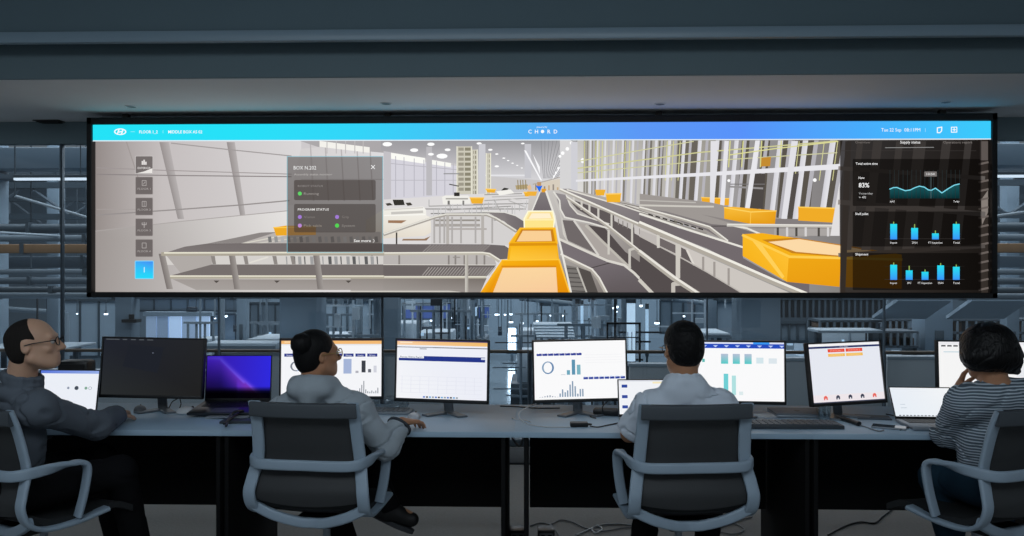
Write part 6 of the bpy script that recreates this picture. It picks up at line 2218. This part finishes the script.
lit_tube(476, 307, 316, 22, 0.02, 'small upright lamp above the right corner of the navy bar monitor', M_lamp_soft)

# point lamps hanging in the hall: (px, py, D, radius in px, label)
lamps = [(106, 314, 24, 2.0, 'bright round hall lamp above the left corner of the dark monitor'), (77, 313.5, 24, 1.0, 'faint hall lamp right of the head of the balding man'),
         (226, 316, 26, 1.6, 'hall lamp to the right of the glowing curtains'), (215, 318, 26, 1.2, 'small hall lamp at the edge of the glowing curtains'),
         (263, 338, 26, 1.4, 'low hall lamp above the white ledge by the bun'), (657, 323.0, 26, 2.6, 'flat hall lamp just left of the head of the man in white'),
         (684, 316, 28, 1.3, 'hall lamp straight above the head of the man in white'), (404.5, 315, 28, 1.5, 'hall lamp on the left of the blue office window'),
         (432, 320.5, 28, 2.2, 'hall lamp under the blue office window'), (450, 318, 28, 2.0, 'hall lamp at the right end of the blue office window'),
         (485, 315, 34, 1.6, 'first lamp of the row above the middle gap, counted from the left'), (497, 314.5, 34, 2.4, 'second lamp of the row above the middle gap, counted from the left'),
         (505, 314.5, 36, 1.3, 'third lamp of the row above the middle gap, counted from the left'), (511, 314, 36, 1.6, 'fourth lamp of the row above the middle gap, counted from the left'),
         (540, 314, 34, 2.3, 'big lamp of the cluster above the left corner of the blue chart monitor'), (537, 321, 34, 1.6, 'lower lamp of the cluster above the left corner of the blue chart monitor'),
         (551, 314.8, 36, 1.7, 'right lamp of the cluster above the blue chart monitor'), (562, 315.5, 36, 1.7, 'single lamp between the cluster and the short glowing tube'),
         (511, 322, 30, 2.2, 'lower broad lamp above the middle gap'), (522, 323, 30, 1.8, 'lower lamp right of the middle gap'),
         (612, 308, 22, 2.5, 'largest lamp of the bright cluster left of the glowing pillar'), (617, 306.5, 22, 1.8, 'upper lamp of the bright cluster left of the glowing pillar'), (616, 311.5, 21, 1.6, 'lower lamp of the bright cluster left of the glowing pillar'),
         (641, 305.5, 20, 1.8, 'small lamp above the slender glowing tube'), (790, 344, 22, 3.0, 'flat dim lamp low between the teal and red screens')]
for i, (px, py, D, rp, lab) in enumerate(lamps):
    p = at(px, py, D)
    r = empty('hall_lamp', tuple(p))
    rad = rp * D / FPX
    q = MB()
    if rp >= 2.0:
        q.lathe([(0, rad * 0.5), (rad * 0.9, rad * 0.4), (rad, 0), (rad * 0.9, -rad * 0.4), (0, -rad * 0.5)], n=14)
    else:
        q.lathe([(0, rad), (rad * 0.7, rad * 0.7), (rad, 0), (rad * 0.7, -rad * 0.7), (0, -rad)], n=12)
    q.build('bulb', M_lamp if py < 343 else M_lamp_soft, r)
    q = MB(); q.lathe([(rad * 1.05, rad * 0.35), (rad * 0.5, rad * 1.1), (0.0, rad * 1.2)], n=14); q.build('shade', M_hsteel, r)
    q = MB(); q.cyl((0, 0, rad), (0, 0, 8.8 - p.z), 0.012, n=5); q.build('cord', M_hsteel, r)
    tag(r, lab, 'lamp')

# long line lamp running across the hall, seen left and right of the display
YL = 10.5
a, c = at(15, 178.5, YL), at(1100, 176.5, YL)
zl = (at(15, 178.5, YL).z + at(1000, 177, YL).z) / 2
r = empty('linear_lamp', (0, YL, zl))
q = MB(); q.box(((a.x + c.x) / 2, 0, 0), (c.x - a.x, 0.06, 0.030)); q.build('diffuser', M_lampw, r)
q = MB(); q.box(((a.x + c.x) / 2, 0, 0.035), (c.x - a.x, 0.10, 0.04), bevel=0.004); q.build('housing', M_hsteel, r)
q = MB()
for k in range(8):
    xx = a.x + (c.x - a.x) * (k + 0.5) / 8
    q.cyl((xx, 0, 0.05), (xx, 0, 8.8 - zl), 0.008, n=5)
q.build('suspension_wire', M_hsteel, r)
tag(r, 'long thin white line lamp seen on both sides of the big display', 'lamp')

# curtains / doors on the left; strips glow in place of lamp light on them
r = empty('glow_curtain_wall', (X(178, 30), 30, HZ))
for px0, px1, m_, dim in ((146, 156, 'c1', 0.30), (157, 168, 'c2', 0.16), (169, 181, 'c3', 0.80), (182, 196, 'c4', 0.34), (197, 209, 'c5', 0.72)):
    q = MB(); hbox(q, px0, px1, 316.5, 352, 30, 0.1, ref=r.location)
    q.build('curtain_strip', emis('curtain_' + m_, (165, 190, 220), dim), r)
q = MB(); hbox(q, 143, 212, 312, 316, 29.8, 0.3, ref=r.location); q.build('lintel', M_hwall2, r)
tag(r, 'strip curtains with painted-in glow behind the top of the dark monitor', 'curtain')

def panelwall(px0, px1, py0, py1, D, m, label, ribs=6, name='wall_cladding', rib_m=None, dep=0.25):
    a, c = at(px0, py0, D), at(px1, py1, D)
    r = empty(name, ((a.x + c.x) / 2, D, c.z))
    q = MB(); hbox(q, px0, px1, py0, py1, D, dep, ref=r.location); q.build('sheet', m, r)
    q = MB()
    for i in range(ribs + 1):
        x = a.x + (c.x - a.x) * i / ribs - r.location.x
        q.box((x, -0.03, (a.z - c.z) / 2), (0.05, 0.06, a.z - c.z))
    q.box((0, -0.04, a.z - c.z), (c.x - a.x, 0.1, 0.08)); q.box((0, -0.04, 0.04), (c.x - a.x, 0.1, 0.08))
    q.build('rib', rib_m or M_hsteel, r)
    tag(r, label, 'wall panel')
    return r
panelwall(62, 118, 300, 358, 26, M_hwall2, 'pale ribbed wall panel right of the head of the balding man', 3)
panelwall(138, 238, 298, 312, 31, M_hwall, 'grey cladding above the glowing curtains', 6)
panelwall(212, 236, 314, 345, 32, M_hwall2, 'light cladding between the glowing curtains and the slim column', 2)
panelwall(250, 284, 303, 342, 30, M_hwall, 'ribbed grey wall above the purple laptop', 4)
panelwall(324, 383, 300, 345, 24, M_hwall2, 'paler ribbed wall behind the woman with a bun', 5)
panelwall(777, 884, 298, 321, 20, M_hdark, 'dark corrugated curtain above the red button monitor', 18, rib_m=M_hduct)
panelwall(780, 815, 322, 343, 22, M_hwall, 'grey ribbed panel left of the red button monitor', 4)
panelwall(540, 580, 298, 306, 30, M_hdark, 'dark roof fascia above the blue chart monitor', 6)
panelwall(716, 737, 300, 345, 21, M_hwall2, 'pale wall panel left of the broad column on the right', 1)
panelwall(660, 706, 300, 334, 30, M_hwall, 'ribbed grey wall behind the head of the man in white', 4)

# white ledges
def ledge(px0, px1, py0, py1, D, m, label, dep=1.2):
    a, c = at(px0, py0, D), at(px1, py1, D)
    r = empty('walkway_ledge', ((a.x + c.x) / 2, D, c.z))
    q = MB()
    for sx in (-0.42, 0.42):
        q.cyl(((c.x - a.x) * sx, dep * 0.6, HZ - c.z), ((c.x - a.x) * sx, dep * 0.6, 0.01), 0.05, n=8)
    q.build('support_post', M_hsteel, r)
    q = MB(); hbox(q, px0, px1, py0, py1, D, dep, 0.02, ref=r.location); q.build('slab', m, r)
    q = MB(); q.box((0, -0.03, (a.z - c.z) * 0.4), (c.x - a.x, 0.05, 0.05)); q.build('edge_profile', M_hpipe, r)
    tag(r, label, 'ledge')
M_hpale = mat('hall_pale', (176, 194, 208), 0.6, var=0.04, scale=2)
ledge(204, 276, 343, 350, 12, M_hpale, 'pale walkway ledge above the purple laptop', 0.5)
ledge(246, 286, 339, 342, 15, M_hpale, 'thin pale ledge left of the bun')
ledge(-30, 60, 348, 351, 14, M_hpale, 'pale ledge behind the balding man')
ledge(704, 730, 333, 338, 16, M_hpale, 'short pale slab right of the head of the man in white')
ledge(818, 884, 330, 333, 17.6, M_hpale, 'pale slab above the right half of the red button monitor', 0.7)
r = empty('machine_roof', (X(553, 20), 20, HZ))
for k in range(5):
    q = MB(); hbox(q, 533 + k * 0.8, 573 + k * 0.6, 324.3 + k * 3.0, 326.0 + k * 3.0, 20 - k * 0.3, 0.9, 0.02, ref=r.location); q.build('slab', M_hpale, r)
q = MB()
for px in (536, 570):
    hbox(q, px - 0.7, px + 0.7, 325, 468, 20.3, 0.06, ref=r.location)
q.build('support_post', M_hsteel, r)
tag(r, 'five pale stacked slabs above the blue chart monitor', 'machine roof')

# blue office window and hanging signs
r = empty('office_window', tuple(at(426, 319, 27)))
q = MB(); hbox(q, 403, 450, 304, 318.5, 27, 0.1, ref=r.location); q.build('lit_glass', M_litwin, r)
q = MB(); hbox(q, 402, 451, 302.8, 304, 26.9, 0.2, ref=r.location); hbox(q, 402, 451, 318.5, 319.6, 26.9, 0.2, ref=r.location)
for px in (402.5, 418, 436, 450.5):
    hbox(q, px - 0.4, px + 0.4, 303, 319, 26.9, 0.15, ref=r.location)
q.build('frame', M_hsteel, r)
tag(r, 'bluish lit office window above the navy bar monitor', 'window')
r = empty('office_window', tuple(at(484, 318, 29)))
q = MB(); hbox(q, 479, 489, 306, 318, 29, 0.1, ref=r.location); q.build('lit_glass', M_litwin, r)
q = MB(); hbox(q, 478, 490, 305, 306, 28.9, 0.2, ref=r.location); hbox(q, 477.6, 478.6, 305, 319, 28.9, 0.2, ref=r.location); q.build('frame', M_hpipe, r)
tag(r, 'small bluish office window right of the navy bar monitor', 'window')
def sign(px, py, w, h_, D, label):
    p = at(px, py, D)
    r = empty('hanging_sign', tuple(p))
    W_, H_ = w * D / FPX, h_ * D / FPX
    q = MB(); q.box((0, 0, 0), (W_, 0.05, H_), bevel=0.01); q.build('board', mat('sign_board', (40, 54, 70), 0.5), r)
    q = MB(); q.box((0, -0.03, 0), (W_ * 0.8, 0.01, H_ * 0.12)); q.box((0, -0.03, H_ * 0.25), (W_ * 0.6, 0.01, H_ * 0.1)); q.build('marking', M_hduct, r)
    q = MB(); q.cyl((-W_ * .4, 0, H_ / 2), (-W_ * .4, 0, 8.8 - p.z), 0.01, n=5); q.cyl((W_ * .4, 0, H_ / 2), (W_ * .4, 0, 8.8 - p.z), 0.01, n=5); q.build('hanging_wire', M_hsteel, r)
    tag(r, label, 'sign')
sign(237, 328.5, 7.5, 6.5, 24, 'dark hanging sign above the purple laptop')
sign(428, 329.5, 12.5, 6, 22, 'wide dark hanging sign above the navy bar monitor')
sign(192, 309.5, 11, 5, 24, 'dark hanging sign above the glowing curtains')
sign(500, 331, 4, 9, 24, 'narrow dark hanging sign above the middle gap')

# machines on the hall floor
def machine(px, D, w, h_, d_, label, base_py=None, seed=0, m=None):
    rr = random.Random(seed)
    x = X(px, D)
    r = empty('machine', (x, D, HZ))
    zb = 0.0
    m = m or M_hduct
    q = MB(); q.box((0, 0, h_ * 0.3), (w, d_, h_ * 0.6), bevel=0.03); q.build('cabinet', m, r)
    q = MB(); q.box((-w * 0.15, 0, h_ * 0.72), (w * 0.55, d_ * 0.7, h_ * 0.26), bevel=0.03); q.build('hood', M_hpale, r)
    q = MB()
    for k in range(4):
        xx = -w / 2 + w * (k + 0.5) / 4
        q.cyl((xx, -d_ * 0.55, 0), (xx, -d_ * 0.55, h_), 0.04, n=6)
    q.box((0, -d_ * 0.55, h_), (w, 0.06, 0.06)); q.box((0, -d_ * 0.55, h_ * 0.5), (w, 0.06, 0.05)); q.build('guard_rail', M_hpipe, r)
    q = MB(); q.cyl((w * 0.3, 0, h_ * 0.6), (w * 0.3, 0, h_ * 1.25), 0.09, n=10); q.cyl((w * 0.3, 0, h_ * 1.25), (-w * 0.4, 0, h_ * 1.3), 0.07, n=10); q.build('pipe', M_hpipe, r)
    q = MB()
    for k in range(3):
        xx = rr.uniform(-0.4, 0.4) * w
        zz = rr.uniform(0.3, 0.95) * h_
        q.box((xx, -d_ * 0.62, zz), (0.07, 0.04, 0.07))
    q.build('signal_light', M_lamp_soft, r)
    q = MB()
    for k in range(26):
        xx, zz, yy = rr.uniform(-0.55, 0.55) * w, rr.uniform(0.1, 1.45) * h_, rr.uniform(-0.75, -0.4) * d_
        if k % 3 == 0:
            q.box((xx, yy, zz), (rr.uniform(0.3, 1.2), 0.04, 0.035))
        elif k % 3 == 1:
            q.box((xx, yy, zz), (0.035, 0.04, rr.uniform(0.3, 1.3)))
        else:
            q.box((xx, yy, zz), (rr.uniform(0.08, 0.3), 0.1, rr.uniform(0.08, 0.3)))
    q.box((0, -0.57 * d_, h_ * 0.75), (0.05, 0.05, h_ * 1.5))
    q.build('fittings', [M_hpale, M_hdark, M_hpipe][seed % 3], r)
    tag(r, label, 'machine')
mlist = [(418, 25, 2.0, 3.9, 2, 'machine under the blue office window, its left one'), (446, 21.5, 1.6, 3.9, 2, 'machine under the blue office window, its right one'),
         (460, 34, 2.2, 5.6, 2, 'tall machine behind the right top corner of the navy bar monitor'), (474, 29, 1.0, 4.2, 2, 'machine left of the bright floor reflection'),
         (541, 25.5, 1.6, 3.6, 2, 'machine right of the bright floor reflection'), (551, 22.3, 2.2, 3.2, 2, 'machine under the stacked pale slabs'),
         (589, 19.4, 1.6, 3.7, 2, 'machine above the right part of the blue chart monitor'), (611, 16.9, 1.0, 3.6, 1.5, 'machine left of the broad glowing pillar'),
         (344, 21.5, 1.4, 3.8, 2, 'machine behind the shoulder side of the woman with a bun'), (362, 18.5, 1.2, 3.5, 1.6, 'machine above the right corner of the ring chart monitor'),
         (30, 22, 3.4, 3.0, 2, 'machine behind the head of the balding man'), (212, 24, 1.0, 3.4, 1.5, 'machine at the right edge of the glowing curtains'),
         (696, 22, 1.6, 3.2, 2, 'machine just right of the head of the man in white'), (852, 27, 4.0, 3.6, 2, 'machine behind the top of the red button monitor'),
         (276, 24, 1.0, 3.4, 1.5, 'machine behind the thin pale ledge left of the bun')]
for k, (px, D, w, h_, d_, lab) in enumerate(mlist):
    machine(px, D, w, h_, d_, lab, seed=k, m=[M_hduct, M_hwall2, M_hsteel][k % 3])

# black gallery frame beside the glowing pillar
r = empty('gallery_frame', (X(620, 15), 15, HZ))
q = MB()
for px in (607.5, 640):
    hbox(q, px - 0.8, px + 0.8, 323, 400, 15, 0.1, ref=r.location)
q.build('upright', M_dark, r)
q = MB(); hbox(q, 607, 641, 322.6, 324.4, 15, 0.1, ref=r.location); q.build('crossbar', M_dark, r)
q = MB()
for px in range(612, 640, 4):
    hbox(q, px - 0.25, px + 0.25, 332, 352, 15, 0.04, ref=r.location)
hbox(q, 608, 640, 337, 338, 15, 0.05, ref=r.location); q.build('baluster', M_hsteel, r)
tag(r, 'black frame with bars left of the head of the man in white', 'frame')

# racks with crates on the right: shelves are things, crates are things too small to part
def rack(px0, px1, py0, py1, D, label, n=9, rows=2, seed=1, group='brown crates in the hall rack', short='rack'):
    a, c = at(px0, py0, D), at(px1, py1, D)
    r = empty('storage_rack', ((a.x + c.x) / 2, D, c.z))
    W_, H_ = c.x - a.x, a.z - c.z
    q = MB()
    for i in range(n + 1):
        q.box((-W_ / 2 + W_ * i / n, 0, H_ / 2), (0.05, 0.05, H_)); q.box((-W_ / 2 + W_ * i / n, 0.8, H_ / 2), (0.05, 0.05, H_))
    q.build('upright', M_hpipe, r)
    q = MB()
    for k in range(rows + 1):
        q.box((0, 0.4, H_ * k / rows), (W_, 0.85, 0.05))
    q.build('shelf', M_hduct, r)
    q = MB(); q.box((0, 0.86, H_ / 2), (W_, 0.03, H_)); q.build('back_net', M_hdark, r)
    q = MB(); q.box((-W_ / 2 + .03, 0.4, -(c.z - HZ) / 2), (0.1, 0.6, c.z - HZ)); q.box((W_ / 2 - .03, 0.4, -(c.z - HZ) / 2), (0.1, 0.6, c.z - HZ)); q.build('support_post', M_hsteel, r)
    tag(r, label, 'rack')
    rr = random.Random(seed)
    for k in range(rows):
        for i in range(n):
            if rr.random() < 0.22: continue
            w_ = W_ / n * rr.uniform(0.55, 0.85); h_ = H_ / rows * rr.uniform(0.45, 0.8)
            q = MB(); q.box((0, 0, h_ / 2), (w_, 0.5, h_), bevel=0.02)
            q.box((0, -0.251, h_ * 0.7), (w_ * 0.3, 0.01, h_ * 0.12))
            o = q.build('crate', M_hbrown if rr.random() < 0.7 else M_hduct)
            o.location = (r.location.x - W_ / 2 + W_ * (i + 0.5) / n, D + 0.4, c.z + H_ * k / rows + 0.026)
            ordn = ['leftmost', 'second from left', 'third from left', 'fourth from left', 'fifth from left', 'sixth from left', 'seventh from left', 'eighth from left', 'ninth from left', 'tenth from left', 'eleventh from left', 'twelfth from left'][i]
            tag(o, 'crate in the %s bay%s of the %s' % (ordn, '' if rows == 1 else (' (lower shelf)', ' (upper shelf)')[k], short), 'crate', group)
rack(820, 884, 321, 330, 19, 'rack of brown crates above the right half of the red button monitor', 9, 1, 3, 'brown crates on the rack above the red button monitor', 'rack above the red button monitor')
rack(884, 921, 320, 330, 22, 'rack of brown crates left of the pale column on the right', 6, 1, 5, 'brown crates in the rack left of the pale right column', 'rack left of the pale column')
rack(948, 1060, 320, 346, 22, 'tall rack of brown crates behind the bob haired woman', 12, 2, 7, 'brown crates in the rack behind the bob haired woman', 'rack behind the bob')
rack(884, 918, 332, 347, 20, 'lower rack of grey goods between red button monitor and the pale column', 5, 1, 9, 'grey goods in the low rack right of the red button monitor', 'lower rack by the red button monitor')

# sloping pale panels under the roof on the right
for k, (xa, xb, sh) in enumerate(((872, 934, 26), (946, 1012, 26), (1024, 1090, 26))):
    D0, D1 = 16, 19
    q = MB()
    p = [at(xa + sh, 301, D0), at(xb + sh - 8, 301, D0), at(xb - 8, 319, D1), at(xa, 319, D1)]
    up = Vector((0, 0, 0.08))
    q.add([tuple(v) for v in p] + [tuple(v + up) for v in p], [[0, 1, 2, 3], [7, 6, 5, 4], [0, 4, 5, 1], [1, 5, 6, 2], [2, 6, 7, 3], [3, 7, 4, 0]])
    o = q.build('sloping_panel', M_hwall2, None, 10)
    tag(o, ['sloping pale roof panel above the gap right of the red button monitor', 'sloping pale roof panel above the head of the woman in stripes', 'sloping pale roof panel at the right edge of the glass'][k], 'roof panel')

# ducts and pipes across the hall, seen left and right of the big display
def runner(py, D, r_, label, m, x0=-34, x1=34, flat=False, name='air_duct', slope=0.0):
    z = at(512, py, D).z
    r = empty(name, (0, D, z))
    xa, xb = X(x0, D) if abs(x0) > 60 else x0, x1
    q = MB()
    if flat:
        q.box(((x0 + x1) / 2, 0, 0), (x1 - x0, r_ * 2.5, r_ * 2), bevel=0.02)
    else:
        q.cyl((x0, 0, 0), (x1, 0, slope), r_, n=12)
    q.build('duct' if 'duct' in name else 'pipe_run', m, r)
    q = MB()
    n = int((x1 - x0) / 2.2)
    for i in range(n):
        xx = x0 + (i + 0.5) * (x1 - x0) / n
        q.box((xx, 0, slope * i / n), (0.06, r_ * 2.8, r_ * 2.5))
    q.build('collar', M_hsteel, r)
    q = MB()
    for i in range(0, n, 2):
        xx = x0 + (i + 0.5) * (x1 - x0) / n
        q.cyl((xx, 0, r_), (xx, 0, 8.8 - z), 0.015, n=5)
    q.build('hanger', M_hsteel, r)
    tag(r, label, 'pipe' if 'pipe' in name else 'duct')
runner(158, 15, 0.20, 'topmost pale duct crossing the hall just above the line lamp', mat('duct_pale', (112, 134, 152), 0.5), flat=True)
runner(171, 17, 0.16, 'flat duct crossing the hall directly behind the line lamp', M_hduct, flat=True)
runner(228, 16, 0.10, 'dark pipe at mid height beside the display edge', M_hsteel, name='ceiling_pipe')
runner(238, 14, 0.06, 'thin pale pipe at mid height beside the display edge', M_hpipe, name='ceiling_pipe')
runner(248.5, 12.3, 0.07, 'tan cable tray running across the hall at mid height', M_horange, flat=True, name='cable_pipe')
runner(262, 18, 0.13, 'broad flat duct below the tan cable tray', M_hduct, flat=True)
runner(272, 14, 0.05, 'thin pipe below the broad flat duct', M_hpipe, name='ceiling_pipe')
runner(281, 16, 0.07, 'grey pipe second from the bottom of the pipe bundle', M_hduct, name='ceiling_pipe')
runner(290, 13, 0.05, 'dark pipe in the lower part of the pipe bundle', M_hsteel, name='ceiling_pipe')
runner(296, 15, 0.06, 'lowest pale pipe just under the bottom edge of the display', M_hpipe, name='ceiling_pipe')

# roof trusses seen at the sides
def truss(D, py_top, py_bot, label, x0=-20, x1=20):
    zt, zb = at(512, py_top, D).z, at(512, py_bot, D).z
    r = empty('roof_truss', (0, D, zt))
    q = MB(); q.box(((x0 + x1) / 2, 0, 0), (x1 - x0, 0.14, 0.14)); q.box(((x0 + x1) / 2, 0, zb - zt), (x1 - x0, 0.14, 0.14)); q.build('chord', M_hsteel, r)
    q = MB()
    n = int((x1 - x0) / 1.1)
    for i in range(n):
        xa, xb = x0 + i * (x1 - x0) / n, x0 + (i + 1) * (x1 - x0) / n
        q.cyl((xa, 0, 0 if i % 2 else zb - zt), (xb, 0, zb - zt if i % 2 else 0), 0.04, n=6)
        if i % 3 == 0: q.cyl((xa, 0, 0), (xa, 0, zb - zt), 0.05, n=6)
    q.build('brace', M_hduct, r)
    tag(r, label, 'truss')
truss(19, 184, 216, 'lattice truss under the hall roof, seen beside the display')
truss(25, 198, 224, 'deeper lattice truss behind the first one beside the display')
# diagonal stair-like pipes at the left and right of the display
for k, (p0, p1, D, lab) in enumerate((((15, 196), (96, 220), 12, 'thin slanting pipe left of the big display'), ((990, 217), (1060, 207), 12, 'thin slanting pipe right of the big display'), ((-10, 232), (60, 236), 13, 'long slanting rod at the left edge beside the display'))):
    a, c = at(*p0, D), at(*p1, D + 1.0)
    r = empty('slanting_pipe', tuple(a))
    q = MB(); q.cyl((0, 0, 0), c - a, 0.022, n=8); q.build('tube', M_hpale, r)
    q = MB(); q.cyl((0, 0, 0), (0, 0, 8.8 - a.z), 0.012, n=5); e = c - a; q.cyl(e, (e.x, e.y, 8.8 - a.z), 0.012, n=5); q.build('hanger', M_hsteel, r)
    tag(r, lab, 'pipe')
# bright gate lamp whose light streaks over the glossy floor
p = at(512, 331, 43)
r = empty('gate_lamp', tuple(p))
q = MB(); q.box((0, 0, -0.5), (0.42, 0.2, 1.3), bevel=0.05); q.build('light_panel', emis('gate_light', (200, 225, 245), 7), r)
q = MB(); q.box((0, 0.12, -0.5), (0.6, 0.1, 1.5), bevel=0.03); q.build('back_box', M_hsteel, r)
q = MB(); q.box((0, 0.1, (HZ - p.z) / 2 - 0.5), (0.15, 0.15, p.z - HZ - 1.0)); q.build('stand', M_hsteel, r)
tag(r, 'upright gate light far off above the middle gap', 'lamp')
